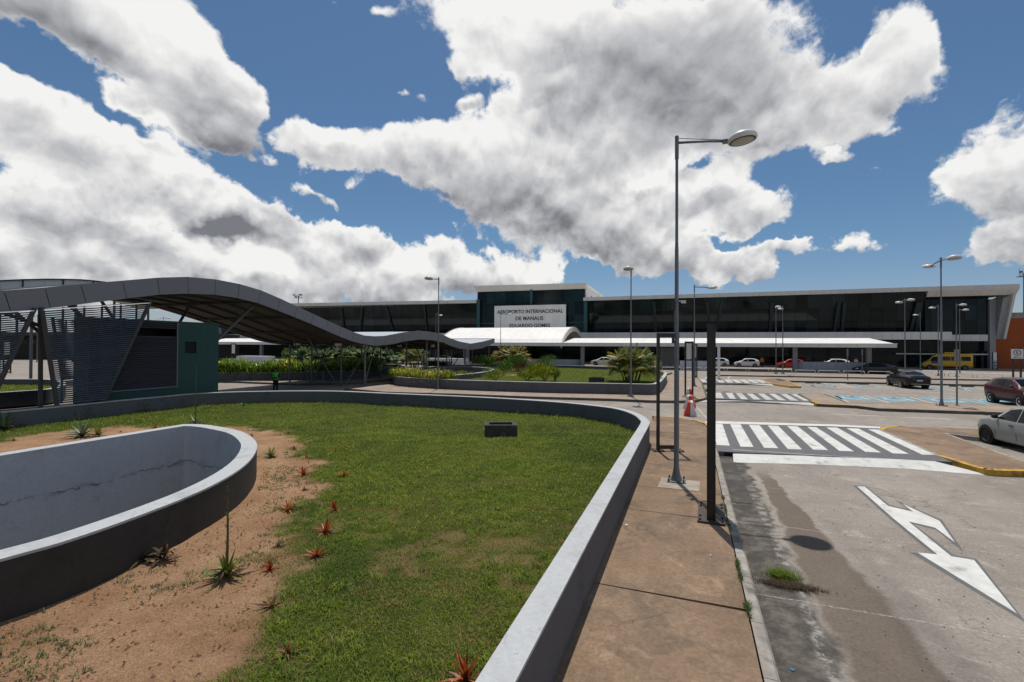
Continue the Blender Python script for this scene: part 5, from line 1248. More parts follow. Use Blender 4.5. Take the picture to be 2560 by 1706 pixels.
def lampcopy(px, py, rz, label, double=False, z=.15, base=None):
    loc = base if base is not None else P(px, py, z)
    if double: return make_lamp(loc, rz, 2, label)
    c = copy_tree(L1); c.location = loc; c.rotation_euler.z = rz; c['label'] = label; return c
def far_base(px, ptop, hgt=8.25):                # base of a lamp whose foot is hidden: from its top and its height
    d = ray(px, ptop); t = (hgt+.15-H)/d[2]; return Vector((d[0]*t, d[1]*t, .15))
SD = AR-math.pi/2                               # towards the camera along the street
lampcopy(1577, 992, SD, 'street lamp on the pavement before the areca palm, head turned to the camera')
lampcopy(1095, 973, SD, 'street lamp standing left of the name board before the second planter')
lampcopy(0, 0, AR+math.pi/2, 'distant street lamp just behind the one left of the name board', base=far_base(1090, 783))
lampcopy(0, 0, AR, 'thin distant street lamp in front of the airport name board', base=far_base(1252, 783))
lampcopy(0, 0, AR, 'street lamp behind the foreground post with its arm to the right', base=far_base(1736, 713))
lampcopy(1940, 935, SD, 'left one of the close pair of street lamps before the red car')
lampcopy(1957, 935, AR+math.pi/2, 'right one of the close pair of street lamps before the red car')
lampcopy(2354, 1015, SD, 'nearest double headed street lamp, on the kerb before the blue bays', True)
lampcopy(0, 0, SD, 'double headed street lamp behind the black rear-facing sedan', True, base=far_base(2262, 747))
lampcopy(2301, 927, AR+math.pi/2, 'street lamp before the bonnet of the yellow van')
lampcopy(2346, 940, AR+math.pi/2, 'street lamp before the cab of the yellow van, head to the left')
lampcopy(2391.5, 942, SD, 'taller looking of two street lamps before the rear of the yellow van')
lampcopy(2399.7, 934, SD, 'lower looking of two street lamps before the rear of the yellow van')
lampcopy(0, 0, AR+math.pi, 'street lamp seen in the gap between the two louvre screens', base=far_base(94, 787))
lampcopy(0, 0, AR+math.pi, 'small distant street lamp left in the gap between the louvre screens', base=far_base(61, 821))
lampcopy(0, 0, AR, 'distant double headed street lamp seen under the crest of the walkway', True, base=far_base(409, 793))

# --- floodlight masts
def mast(px, ptop, dist, label):
    q = D0(px, ptop, dist); e = empty('floodlight_mast', (q.x, q.y, 0), 0, label=label, category='mast', group='floodlight masts beyond the terminal')
    h = q.z
    MB().tube([(0, 0, 0), (0, 0, h-.6)], [.32, .16], 10).build('pole', M['galv'], e)
    MB().box(-1.5, 1.5, -.6, .6, h-.9, h-.78).build('platform', M['dark_steel'], e)
    r_ = MB()
    for x in (-1.45, -.5, .5, 1.45): r_.tube([(x, -.55, h-.8), (x, -.55, h+.2)], .05, 6)
    r_.tube([(-1.45, -.55, h+.2), (1.45, -.55, h+.2)], .05, 6); r_.build('railing', M['dark_steel'], e)
    for x, z in ((-1.5, .25), (-.7, -.4), (.8, .3), (1.5, .3), (.4, -.35)):
        MB().box(x-.32, x+.32, -.85, -.5, h+z-.22, h+z+.28).build('floodlight', M['galv'], e)
    MB().tube([(-1.2, 0, h-.8), (-1.2, 0, h+1.3)], .04, 6).build('lightning_rod', M['dark_steel'], e)
def D0(px, py, Y): d = ray(px, py); t = Y/d[1]; return Vector((d[0]*t, Y, H+d[2]*t))
mast(746, 740, 190, 'distant floodlight mast showing above the left roof edge of the terminal')
mast(2560, 684, 120, 'floodlight mast cut by the right edge of the photo')

# --- black sign frames
def frame(loc, rz, h, w, label, panel=None, post=(.15, .10)):
    e = empty('sign_stand', loc, rz, label=label, category='sign frame', group='tall black sign frames')
    for x in (-w/2, w/2):
        MB().box(x-post[0]/2, x+post[0]/2, -post[1]/2, post[1]/2, .02, h).build('post', M['dark_steel'], e)
    MB().box(-w/2+post[0]/2, w/2-post[0]/2, -post[1]/2+.005, post[1]/2-.005, h-.13, h-.003).build('top_bar', M['dark_steel'], e)
    MB().box(-w/2+post[0]/2, w/2-post[0]/2, -post[1]/2+.005, post[1]/2-.005, .06, .17).build('bottom_bar', M['dark_steel'], e)
    for x in (-w/2, w/2): 
        p = MB().box(x-.17, x+.17, -.17, .17, 0, .022).build('base_plate', M['rust'], e)
        for sx, sy in ((-.13, -.13), (.13, -.13), (-.13, .13), (.13, .13)): MB().tube([(x+sx, sy, .022), (x+sx, sy, .05)], .014, 6).build('bolt', M['black'], p)
    if panel: MB().box(-w/2+post[0]/2+.01, w/2-post[0]/2-.01, -.02, .02, h*panel[0], h*panel[1]).build('panel', M['fascia'], e)
    return e
# nearest one, seen edge on: an H-section post on a bolted plate carries the frame
q = P(1778, 1304, .155); dirn = Vector((q.x, q.y, 0)).normalized(); q2 = q+dirn*.42
e = empty('sign_stand', q2, math.atan2(dirn.y, dirn.x), label='nearest black sign frame, seen edge on, on a wide bolted plate at the kerb', category='sign frame', group='tall black sign frames')
for x in (-.42, .42):
    pb = MB(); pb.box(x-.05, x+.05, -.075, -.055, .03, 3.62); pb.box(x-.05, x+.05, .055, .075, .03, 3.62); pb.box(x-.012, x+.012, -.055, .055, .03, 3.62); pb.build('post', M['dark_steel'], e)
MB().box(-.37, .37, -.07, .07, 3.45, 3.61).build('top_bar', M['dark_steel'], e); MB().box(-.37, .37, -.05, .05, .10, .2).build('bottom_bar', M['dark_steel'], e)
bp = MB().box(-.57, .57, -.235, .235, -.006, .035).build('base_plate', M['rust'], e)
for x in (-.5, -.3, .3, .5):
    for y in (-.19, .19): MB().tube([(x, y, .035), (x, y, .058)], .02, 6).build('bolt', M['black'], bp)
a = P(1645, 1127, .155); b = P(1693, 1127.5, .155); frame((a+b)/2, math.atan2(b.y-a.y, b.x-a.x), 3.62, (b-a).length, 'black sign frame behind the nearest lamp post, empty inside', None, (.085, .09))
a = P(1713.5, 992.5, .15); b = P(1731.5, 993.5, .15); frame((a+b)/2, math.atan2(b.y-a.y, b.x-a.x), 3.55, (b-a).length, 'black sign frame with a pale panel behind the striped barriers', (.68, .95), (.10, .09))
a = P(1737, 944, .15); b = P(1742.5, 944.5, .15); frame((a+b)/2, math.atan2(b.y-a.y, b.x-a.x)-.3, 3.5, .42, 'narrow dark sign frame at the farthest crossing', (.6, .97), (.11, .1))
a = P(578, 909, .15); b = P(588.5, 909, .15); frame((a+b)/2, 0, 3.4, (b-a).length, 'dark sign frame with pale panel behind the left end of the hedge', (.5, .94), (.12, .1))
a = P(9.5, 934, .15); b = P(25, 933, .15); frame((a+b)/2, 0, 3.5, (b-a).length, 'dark sign frame standing by the road at far left behind the screen', (.55, .94), (.11, .1))
q = P(2489, 924, .15); TS = empty('totem_sign', q, -TT, label='narrow white totem with black accessibility symbols before the grey pillar', category='sign')
MB().box(-.3, .14, -.05, .05, 1.35, 2.6).build('panel', M['lamp_white'], TS); MB().box(-.3, .14, -.05, .05, .25, 1.25).build('panel', M['lamp_white'], TS)
for x in (-.34, .2): MB().box(x-.045, x+.045, -.06, .06, 0, 2.65).build('post', M['dark_steel'], TS)
MB().box(.26, .3, -.05, .05, .2, 2.5).build('post', M['dark_steel'], TS)
for z in (.3, .78):
    MB().box(-.25, .10, -.058, -.05, z, z+.4).build('symbol_plate', M['black'], TS)
    MB().add([(-.14, -.062, z+.30), (-.06, -.062, z+.33), (-.05, -.062, z+.2), (.05, -.062, z+.2), (.06, -.062, z+.08), (-.1, -.062, z+.06), (-.16, -.062, z+.16)], [tuple(range(7))[::-1]]).build('symbol', M['lamp_white'], TS)
# parking sign with the letter E
a = P(2533, 947, .15); b = P(2552, 947.5, .15); w = (b-a).length
ES = empty('parking_sign', (a+b)/2, math.atan2(b.y-a.y, b.x-a.x), label='white parking sign with a ringed letter E on two dark posts', category='sign')
pzt = H+(871-873)/1180*0+ (0); 
hp = lambda py: (D0(2543, py, a.y)).z-.15
for x in (-w/2, w/2): MB().box(x-.07, x+.07, -.06, .06, 0, hp(869)).build('post', M['dark_steel'], ES)
zt, zb_ = hp(873), hp(897); pw = w/2+.18
pn = MB().box(-pw, pw, -.10, -.065, zb_, zt).build('panel', M['lamp_white'], ES)
rg = MB(); cz_ = zb_+(zt-zb_)*.62; rr = (zt-zb_)*.30
k = 24
for i in range(k):
    t0, t1 = 2*math.pi*i/k, 2*math.pi*(i+1)/k; f = lambda t, r_: (r_*math.cos(t), -.104, cz_+r_*math.sin(t))
    rg.add([f(t0, rr*.78), f(t1, rr*.78), f(t1, rr), f(t0, rr)], [(0, 1, 2, 3)])
rg.build('ring', M['black'], pn); letters('E', 0, cz_-rr*.45, rr*.9, -.105, M['black'], pn, None, .002)
MB().box(-pw*.55, -pw*.1, -.104, -.101, zb_+.08, zb_+.24).build('blue_mark', M['blue'], pn)
for z in (.16, .09): MB().box(pw*.0, pw*.6, -.104, -.101, zb_+z, zb_+z+.025).build('text_line', M['letter'], pn)
# thin sign posts seen edge on
for px, py, pt, lb in ((2119, 950, 873, 'thin sign post edge on, left of the dark sedan in the drop-off lane'), (2155.7, 938, 873, 'thin sign post before the bonnet of the dark sedan'), (2392.5, 1014.5, 874, 'short thin post right of the nearest double headed lamp')):
    q = P(px, py, .15); hh = D0(px, pt, q.y).z-.15
    e = empty('sign_post', q, -TH, label=lb, category='post', group='thin sign posts')
    MB().tube([(0, 0, 0), (0, 0, hh)], .04, 8).build('pole', M['galv'], e); MB().box(-.012, .012, -.25, .25, hh-.7, hh).build('plate', M['galv'], e); MB().box(-.09, .09, -.09, .09, 0, .02).build('base_plate', M['galv'], e)
q = P(1797, 948.5, .15); e = empty('sign_post', q, -TH, label='broad pale grey sign blade standing behind the nearest black post', category='post')
hh = D0(1799, 861, q.y).z-.15; MB().box(-.11, .11, -.3, .3, 0, hh).build('blade', M['fascia_grey'], e); MB().box(-.18, .18, -.36, .36, 0, .03).build('base_plate', M['galv'], e)

# --- low hoop rails before the drop-off lane
rail_px = [(1652, 925.5), (1706, 926.5), (1758.5, 927), (1814, 928.5), (1869, 930), (1926, 931.5), (1984, 933.5), (2042, 935), (2104, 936), (2166, 937), (2232, 938.5), (2300, 940), (2366, 941), (2437, 943), (2512, 945)]
rp = [P(x, y, .15) for x, y in rail_px]
hoop = None
whites = ['first from the left', 'second from the left', 'third from the left']
labs = ['low hoop rail before the weathered concrete panel', 'low hoop rail behind the black sign frames', 'low hoop rail just left of the nearest black post', 'low hoop rail right of the nearest black post', 'low hoop rail below the white hatchback', 'low hoop rail at the foot of the close lamp pair', 'low hoop rail before the rounded end of the white wall', 'low hoop rail before the middle of the white wall', 'low hoop rail at the thin sign post', 'low hoop rail under the dark sedan', 'low hoop rail hidden partly by the black rear-facing sedan', 'low hoop rail right of the black rear-facing sedan', 'low hoop rail between the lamps before the van', 'low hoop rail above the roof of the maroon car']
for i in range(len(rp)-1):
    a, b = rp[i], rp[i+1]; d = (b-a).normalized(); L_ = (b-a).length-.36; a = a+d*.18
    e = empty('hoop_rail', a, math.atan2(d.y, d.x), label=labs[i], category='rail', group='low hoop rails along the drop-off lane')
    MB().tube([(0, 0, 0), (0, 0, .30), (.04, 0, .37), (.10, 0, .40), (L_-.10, 0, .40), (L_-.04, 0, .37), (L_, 0, .30), (L_, 0, 0)], .032, 8).build('tube', M['lamp_white'], e, smooth=True)
    for x in (0, L_): MB().box(x-.07, x+.07, -.07, .07, 0, .015).build('foot_plate', M['galv'], e)

# --- plastic road barriers
M['plastic_red'] = mat('red plastic', (.55, .055, .022), .5, .4, var=.12, scale=6); M['plastic_white'] = mat('white plastic', (.60, .59, .57), .5, .4, var=.1, scale=6)
def barrier(loc, rz, red_first, label):
    e = empty('road_barrier', loc, rz, label=label, category='barrier', group='red and white plastic barriers on the road')
    half = [(0, 0), (.29, 0), (.29, .08), (.14, .48), (.12, .68), (0, .68)]
    for sg, c in ((-1, red_first), (1, not red_first)):
        sec = [(sg*(x+.002), z) for x, z in half]; sec = sec if sg > 0 else sec[::-1]
        mb = MB(); n_ = len(sec); v = [(x, 0, z) for x, z in sec]+[(x, 1.0, z) for x, z in sec]
        mb.add(v, [tuple(range(n_)), tuple(range(2*n_-1, n_-1, -1))]+[(i+n_, (i+1) % n_+n_, (i+1) % n_, i) for i in range(n_)])
        smooth_by_angle(mb.build('half', M['plastic_red' if c else 'plastic_white'], e), 20)
    MB().tube([(0, .2, .66), (0, .2, .70)], .035, 8).build('filler_cap', M['plastic_red'], e)
rzb = -TH
for (px, py, rz, rf_, lb) in ((1726, 1042, rzb+.02, True, 'nearest plastic barrier, red and white halves, on the side road'), (1722, 1023, rzb-.10, False, 'second plastic barrier, just behind the nearest one'), (1723, 1001, rzb, False, 'farthest plastic barrier at the foot of the panelled sign frame')):
    q = P(px, py, 0); barrier(q, rz, rf_, lb)
# --- open concrete boxes on the lawns
def conbox(loc, rz, w, d, h, label):
    t = .16; e = empty('concrete_box', loc, rz, label=label, category='concrete box', group='open concrete boxes on the lawns')
    mb = MB(); o_ = [(-w/2, -d/2), (w/2, -d/2), (w/2, d/2), (-w/2, d/2)]; i_ = [(-w/2+t, -d/2+t), (w/2-t, -d/2+t), (w/2-t, d/2-t), (-w/2+t, d/2-t)]
    r_ = ring(o_, i_, 0, h); r_.build('box_wall', M['stone'], e); MB().sheet(i_, .06).build('box_floor', M['black'], e)
q = P(1251, 1093, .25); conbox(q+Vector((0, .45, -.03)), R(3), 1.12, .82, .42, 'dark mossy open concrete box on the big lawn')
q = P(1494, 957, .5); conbox(q+Vector((0, .4, 0)), R(-12), 1.2, .8, .40, 'dark open concrete box on the second lawn beside the areca palm')
# --- litter and debris
M['paper'] = mat('white paper scrap', (.7, .69, .66), .8, var=.1); M['cap'] = mat('blue bottle cap', (.01, .22, .42), .4)
def scrap(px, py, z, s, label, m='paper'):
    q = P(px, py, z); mb = MB(); r2_ = random.Random(int(px*7+py)); n_ = 7
    v = [(math.cos(2*math.pi*i/n_)*s*r2_.uniform(.6, 1.1), math.sin(2*math.pi*i/n_)*s*r2_.uniform(.5, .9), r2_.uniform(.004, .03)) for i in range(n_)]+[(0, 0, s*.5)]
    mb.add(v, [(i, (i+1) % n_, n_) for i in range(n_)]); mb.build('paper_scrap' if m == 'paper' else 'litter', M[m], None, loc=q, label=label, category='litter')
scrap(1567, 1314, .155, .035, 'white paper scrap on the pavement beside the wall'); scrap(966, 978, .0, .22, 'crumpled white plastic by the kerb of the second planter'); scrap(1384, 995, 0, .16, 'white crumpled litter on the side road')
scrap(2427, 1100, 0, .05, 'white paper scrap beside the front tyre of the silver car'); scrap(1778, 1390, .155, .022, 'tiny pale scrap on the pavement near the kerb'); scrap(735, 1168, .27, .04, 'white scrap among the orange bromeliads')
q = P(1981, 1677, 0); MB().lathe([(.016, 0), (.018, .004), (.017, .012), (.001, .014)], n=12).build('bottle_cap', M['cap'], None, loc=q, label='bright blue bottle cap on the road at the bottom edge', category='bottle cap')
# ================================================================== CARS
M['tyre'] = mat('tyre rubber', (.014, .014, .015), .8, .2, var=.2); M['rim'] = mat('alloy rim', (.72, .72, .73), .4, .5, metal=.1)
M['rim_dark'] = mat('steel wheel', (.03, .03, .032), .6, .4)
M['carglass'] = glassmat('car glass', (.006, .007, .008), .06, .25)
M['trim'] = mat('black plastic trim', (.016, .016, .017), .6, .3, var=.1); M['chrome'] = mat('chrome', (.6, .6, .6), .15, .5, metal=1., var=.02)
M['red_lens'] = mat('red lamp lens', (.60, .018, .012), .2, .5, var=.1); M['clear_lens'] = mat('clear lamp lens', (.42, .43, .44), .12, .6, var=.1)
M['plate'] = mat('number plate', (.45, .45, .46), .5)
def paint(name, c, rough=.35, metal=.0, coat=.3): return mat(name, c, rough, .25, metal, var=.04, scale=.8, coat=coat)
M['p_black'] = paint('black car paint', (.006, .007, .012)); M['p_black2'] = paint('black grey car paint', (.012, .012, .013)); M['p_maroon'] = paint('maroon car paint', (.060, .008, .011), .35, 0.)
M['p_silver'] = paint('silver car paint', (.30, .31, .30), .4, .15, .3); M['p_white'] = paint('white car paint', (.62, .62, .63)); M['p_red'] = paint('red car paint', (.42, .020, .012)); M['p_yellow'] = paint('yellow van paint', (.62, .34, .012), .35, 0, .5)
M['p_teal'] = paint('teal car paint', (.03, .16, .16))
CARTYPES = {
    # stations along x (front +): x, underside, belt, top, half width at belt, half width at top
    'sedan': dict(L=4.62, st=[(-2.31, .42, .86, .90, .66, .55), (-2.22, .30, .98, 1.04, .80, .66), (-1.95, .24, 1.00, 1.09, .87, .70), (-1.62, .22, .98, 1.14, .89, .64), (-1.1, .20, .96, 1.32, .90, .62), (-.55, .19, .94, 1.42, .90, .60), (.0, .19, .93, 1.44, .90, .60), (.45, .19, .93, 1.40, .90, .60), (.95, .19, .94, 1.17, .90, .66), (1.25, .20, .92, .99, .89, .72), (1.75, .22, .84, .90, .87, .72), (2.12, .26, .72, .78, .80, .64), (2.28, .34, .60, .66, .68, .54), (2.31, .42, .54, .58, .60, .48)],
                  wheels=(1.42, -1.25), wr=.325, win=[[(.86, .98), (.40, 1.34), (-.02, 1.39), (-.06, .96)], [(-.12, .965), (-.08, 1.39), (-.55, 1.37), (-1.12, 1.24), (-1.20, 1.0)]], ws=(1.12, .46), rw=(-1.66, -.66)),
    'suv': dict(L=4.30, st=[(-2.15, .45, .95, 1.00, .70, .58), (-2.08, .34, 1.10, 1.22, .82, .62), (-1.85, .28, 1.10, 1.42, .88, .62), (-1.45, .25, 1.08, 1.55, .90, .60), (-.8, .24, 1.06, 1.60, .90, .61), (-.1, .24, 1.04, 1.61, .90, .62), (.35, .24, 1.03, 1.56, .90, .62), (.9, .24, 1.03, 1.30, .90, .68), (1.2, .25, 1.02, 1.10, .89, .74), (1.65, .27, .96, 1.02, .87, .73), (1.98, .32, .84, .90, .80, .65), (2.12, .40, .70, .76, .68, .56), (2.15, .46, .62, .66, .60, .5)],
                wheels=(1.34, -1.27), wr=.345, win=[[(.84, 1.08), (.32, 1.48), (-.10, 1.53), (-.16, 1.06)], [(-.22, 1.065), (-.17, 1.53), (-.85, 1.51), (-1.38, 1.36), (-1.30, 1.14)]], ws=(1.12, .40), rw=(-2.04, -1.50)),
    'hatch': dict(L=3.85, st=[(-1.92, .42, .88, .94, .66, .56), (-1.86, .30, 1.0, 1.10, .78, .60), (-1.66, .24, .99, 1.30, .82, .58), (-1.25, .21, .96, 1.42, .83, .56), (-.6, .20, .94, 1.46, .83, .56), (.0, .20, .93, 1.45, .83, .56), (.4, .20, .92, 1.38, .83, .57), (.85, .20, .92, 1.10, .83, .64), (1.08, .20, .90, .97, .82, .68), (1.5, .23, .83, .88, .80, .67), (1.8, .29, .70, .75, .72, .58), (1.9, .36, .58, .62, .62, .5), (1.925, .42, .54, .57, .56, .45)],
                  wheels=(1.20, -1.20), wr=.31, win=[[(.74, .97), (.34, 1.30), (-.10, 1.38), (-.12, .96)], [(-.18, .96), (-.16, 1.38), (-.75, 1.38), (-1.22, 1.30), (-1.30, 1.0)]], ws=(.98, .42), rw=(-1.80, -1.34)),
    'van': dict(L=5.95, st=[(-2.97, .5, 1.25, 2.40, .90, .82), (-2.9, .38, 1.25, 2.48, .98, .82), (-2.2, .34, 1.25, 2.52, 1.0, .82), (-.5, .33, 1.25, 2.52, 1.0, .82), (.6, .33, 1.25, 2.52, 1.0, .82), (1.15, .33, 1.25, 2.46, 1.0, .80), (1.6, .33, 1.25, 2.10, .99, .80), (2.0, .33, 1.24, 1.66, .98, .82), (2.3, .34, 1.20, 1.34, .97, .84), (2.7, .37, 1.05, 1.12, .92, .80), (2.92, .42, .86, .90, .80, .70), (2.97, .5, .7, .74, .7, .6)],
                wheels=(1.95, -2.08), wr=.36, win=[[(2.02, 1.32), (1.55, 1.98), (1.02, 2.06), (1.0, 1.30)], [(.78, 1.42), (.78, 2.06), (-.42, 2.06), (-.42, 1.42)], [(-.5, 1.42), (-.5, 2.06), (-1.6, 2.06), (-1.6, 1.42)], [(-1.68, 1.42), (-1.68, 2.06), (-2.72, 2.06), (-2.72, 1.42)]], ws=(2.24, 1.30), rw=None),
}
def car(kind, loc, heading, paintm, label, group=None, rim='rim', taxi=False, detail=True, dark_sill=False):
    K = CARTYPES[kind]; st = K['st']; X = np.array([s[0] for s in st]); cols = [np.array([s[k] for s in st]) for k in range(1, 6)]
    xs = np.unique(np.concatenate([X, np.linspace(X[0], X[-1], 44)]))
    def sm(c):
        f = np.linspace(X[0], X[-1], 400); v = np.interp(f, X, c); k = np.hanning(23); k /= k.sum(); v = np.convolve(np.pad(v, 11, 'edge'), k, 'valid'); return lambda q: float(np.interp(q, f, v))
    fz0, fbelt, ftop, fw, fwt = [sm(c) for c in cols]
    def ysurf(x, z):
        w, wt_, zb_, zt_ = fw(x), fwt(x), fbelt(x), ftop(x)
        zs_ = [fz0(x), fz0(x)+.10, (fz0(x)+zb_)/2+.06, zb_, max(zb_+.01, zt_-.07)]; ys_ = [w*.90, w*.965, w, w*.965, wt_+.04]
        return float(np.interp(z, zs_, ys_))
    mb = MB(); nsec = 0
    for x in xs:
        w, wt_, z0, zb_, zt_ = fw(x), fwt(x), fz0(x), fbelt(x), ftop(x)
        half = [(0, z0), (w*.84, z0), (w*.90, z0+.02), (w*.965, z0+.10), (w, (z0+zb_)/2+.06), (w*.985, zb_-.05), (w*.965, zb_), (wt_+.04, max(zb_+.01, zt_-.07)), (wt_*.90, zt_-.015), (wt_*.5, zt_+.012), (0, zt_+.018)]
        sec = half+[(-y, z) for y, z in half[-2:0:-1]]; nsec = len(sec)
        mb.v += [(x, y, z) for y, z in sec]
    m = len(xs)
    for i in range(m-1):
        for j in range(nsec):
            mb.f.append([i*nsec+j, (i+1)*nsec+j, (i+1)*nsec+(j+1) % nsec, i*nsec+(j+1) % nsec]); mb.mi.append(0)
    mb.f.append(list(range(nsec))); mb.mi.append(0); mb.f.append([(m-1)*nsec+j for j in range(nsec)][::-1]); mb.mi.append(0)
    e = empty('parked_car' if kind != 'van' else 'minibus', loc, heading, label=label, category='car' if kind != 'van' else 'van')
    if group: e['group'] = group
    body = mb.build('body', M[paintm], e)
    wr = K['wr']; smooth_by_angle(body, 38)
    for wx in K['wheels']:
        for s in (-1, 1):
            yw = fw(wx)
            ln_ = MB(); ln_.tube([(wx, s*(yw-.30), wr+.01), (wx, s*(yw+.008), wr+.01)], wr*1.13, 22); ln_.build('dark_arch_disc', M['trim'], e)  # dark disc proud of the uncut body paints the shaded arch hollow
            mt = Matrix.Translation((wx, s*(yw-.065), wr)) @ Matrix.Rotation(-s*math.pi/2, 4, 'X')
            t = MB(); t.lathe([(wr*.62, -.10), (wr*.90, -.10), (wr*.98, -.07), (wr, 0), (wr*.98, .07), (wr*.90, .095), (wr*.66, .09), (wr*.62, .04)], n=26, m=mt)
            wh = t.build('wheel', M['tyre'], e, smooth=True)
            r_ = MB(); r_.lathe([(wr*.64, .085), (wr*.60, .06), (wr*.55, .03), (.001, .03)], n=20, m=mt); 
            rm = r_.build('rim', M['rim_dark'], wh)
            if rim == 'rim':
                sp = MB()
                for k in range(5):
                    a = 2*math.pi*k/5; ca, sa = math.cos(a), math.sin(a)
                    pt = lambda r2, o: mt @ Vector((ca*r2-sa*o, sa*r2+ca*o, .065))
                    sp.add([pt(wr*.08, -.06), pt(wr*.60, -.10), pt(wr*.60, .10), pt(wr*.08, .06)], [(0, 1, 2, 3), (3, 2, 1, 0)])
                sp.lathe([(wr*.64, .09), (wr*.58, .075), (wr*.57, .05)], n=22, m=mt); sp.lathe([(wr*.16, .06), (wr*.14, .075), (.001, .078)], n=12, m=mt)
                sp.build('spokes', M['rim'], wh)
    # glass
    for s in (-1, 1):
        for wpoly in K['win']:
            pl_ = []
            for i in range(len(wpoly)):
                p, q = wpoly[i], wpoly[(i+1) % len(wpoly)]
                for k in range(4): f = k/4; pl_.append((p[0]+(q[0]-p[0])*f, p[1]+(q[1]-p[1])*f))
            cx_ = sum(p[0] for p in wpoly)/len(wpoly); cz2 = sum(p[1] for p in wpoly)/len(wpoly)
            g = MB(); v = [(x, s*(ysurf(x, z)+.012), z) for x, z in pl_]+[(cx_, s*(ysurf(cx_, cz2)+.012), cz2)]
            nn_ = len(pl_); g.add(v, [((i, (i+1) % nn_, nn_) if s < 0 else ((i+1) % nn_, i, nn_)) for i in range(nn_)])
            g.build('side_window', M['carglass'], e)
        if detail:
            wp = K['win'][0]; mx = wp[0][0]-.05; mz = wp[0][1]+.03; my = ysurf(mx, mz)
            mm = MB(); mm.ball((mx, s*(my+.13), mz+.03), .10, 10, 6, (1, 1, .8)); mm.v = [((x-mx)*.7+mx, y, z) for x, y, z in mm.v]; mm.bar((mx, s*(my-.02), mz-.03), (mx, s*(my+.1), mz), .05, .04)
            mm.build('mirror', M[paintm] if kind != 'hatch' else M['trim'], e, smooth=True)
            for wp in K['win'][:2]:
                hx = min(p[0] for p in wp)+.16; hz_ = fbelt(hx)-.13; hy = ysurf(hx, hz_)
                if kind == 'van': continue
                MB().bar((hx-.09, s*(hy+.025), hz_), (hx+.09, s*(hy+.025), hz_+.005), .025, .03).build('door_handle', M[paintm] if paintm != 'p_silver' else M['trim'], e)
            # door gaps
            for wp in K['win'][:2]:
                gx = max(p[0] for p in wp)+.02 if wp is K['win'][0] else wp[0][0]+.03
                gp = MB(); zz = np.linspace(fz0(gx)+.14, fbelt(gx)-.01, 6)
                for z0, z1 in zip(zz[:-1], zz[1:]):
                    gp.add([(gx-.008, s*(ysurf(gx, z0)+.003), z0), (gx+.008, s*(ysurf(gx, z0)+.003), z0), (gx+.008, s*(ysurf(gx, z1)+.003), z1), (gx-.008, s*(ysurf(gx, z1)+.003), z1)], [(0, 1, 2, 3), (3, 2, 1, 0)])
                gp.build('door_gap', M['black'], e)
    def topglass(x0, x1, name, wk=.93):
        g = MB(); n1, n2 = 8, 8; o_ = []
        for i in range(n1+1):
            x = x0+(x1-x0)*i/n1; wt_ = fwt(x)
            for j in range(n2+1):
                y = -wk+2*wk*j/n2; yy = y*wt_; a = abs(yy); zt_ = ftop(x)
                z = float(np.interp(a, [0, wt_*.5, wt_*.9, wt_+.04], [zt_+.018, zt_+.012, zt_-.015, zt_-.07])); g.v.append((x, yy, z+.012))
        for i in range(n1):
            for j in range(n2):
                a = i*(n2+1)+j; fce = [a, a+1, a+n2+2, a+n2+1]; g.f.append(fce if x1 > x0 else fce); g.mi.append(0)
        g.build(name, M['carglass'], e, smooth=True)
    topglass(K['ws'][0]-.06, K['ws'][1]+.02, 'windscreen')
    if K['rw']: topglass(K['rw'][0]+.05, K['rw'][1]-.03, 'rear_window')
    # lamps, plates, bumpers
    xf, xb = X[-1], X[0]
    for s in (-1, 1):
        zf_ = fbelt(xf-.20)-.06; q = MB(); 
        for x0, x1 in ((xf-.50, xf-.28), (xf-.28, xf-.09)):
            za_, zb2 = fbelt(x0)-.03, fbelt(x1)-.03
            q.add([(x0, s*(ysurf(x0, za_-.13)+.012), za_-.13), (x1, s*(ysurf(x1, zb2-.12)+.012), zb2-.12), (x1, s*(ysurf(x1, zb2)+.012), zb2), (x0, s*(ysurf(x0, za_)+.012), za_)], [(0, 1, 2, 3), (3, 2, 1, 0)])
        q.build('headlight', M['clear_lens'], e)
        q = MB(); zt0 = fbelt(xb+.15); hgt_ = {'sedan': .22, 'suv': .2, 'hatch': .34, 'van': .5}[kind]
        xa_ = xb+.06; q.hexa([(xb-.01, s*.34 if kind == 'sedan' else s*(fw(xa_)-.22), zt0-hgt_), (xb+.02, s*(fw(xb+.02)+.005), zt0-hgt_), (xb+.42, s*(ysurf(xb+.42, zt0-hgt_*.6)+.012), zt0-hgt_*.6), (xb+.3, s*.3, zt0-hgt_)], [(xb+.01, s*.34 if kind == 'sedan' else s*(fw(xa_)-.22), zt0-.02), (xb+.05, s*(fw(xb+.05)+.005), zt0-.02), (xb+.42, s*(ysurf(xb+.42, zt0-.03)+.012), zt0-.03), (xb+.3, s*.3, zt0-.02)])
        q.build('taillight', M['red_lens'], e)
    zp = .80 if kind != 'hatch' else .62
    MB().box(xb-.035, xb-.005, -.20, .20, zp-.17, zp-.04).build('number_plate', M['plate'], e)
    MB().box(xf-.0, xf+.025, -.20, .20, .34, .45).build('number_plate', M['plate'], e)
    q = MB(); q.box(xb-.02, xb+.10, -.62, .62, .34, .44); q.build('bumper_trim', M['trim'], e)
    gz_ = {'sedan': .50, 'suv': .62, 'hatch': .48, 'van': .62}[kind]
    q = MB(); q.box(xf-.10, xf+.012, -.40, .40, gz_, gz_+.13); q.box(xf-.08, xf+.008, -.52, .52, gz_-.22, gz_-.06); q.build('front_intake', M['trim'], e)
    MB().box(xf-.02, xf+.018, -.12, .12, gz_+.04, gz_+.09).build('chrome_strip', M['chrome'], e)
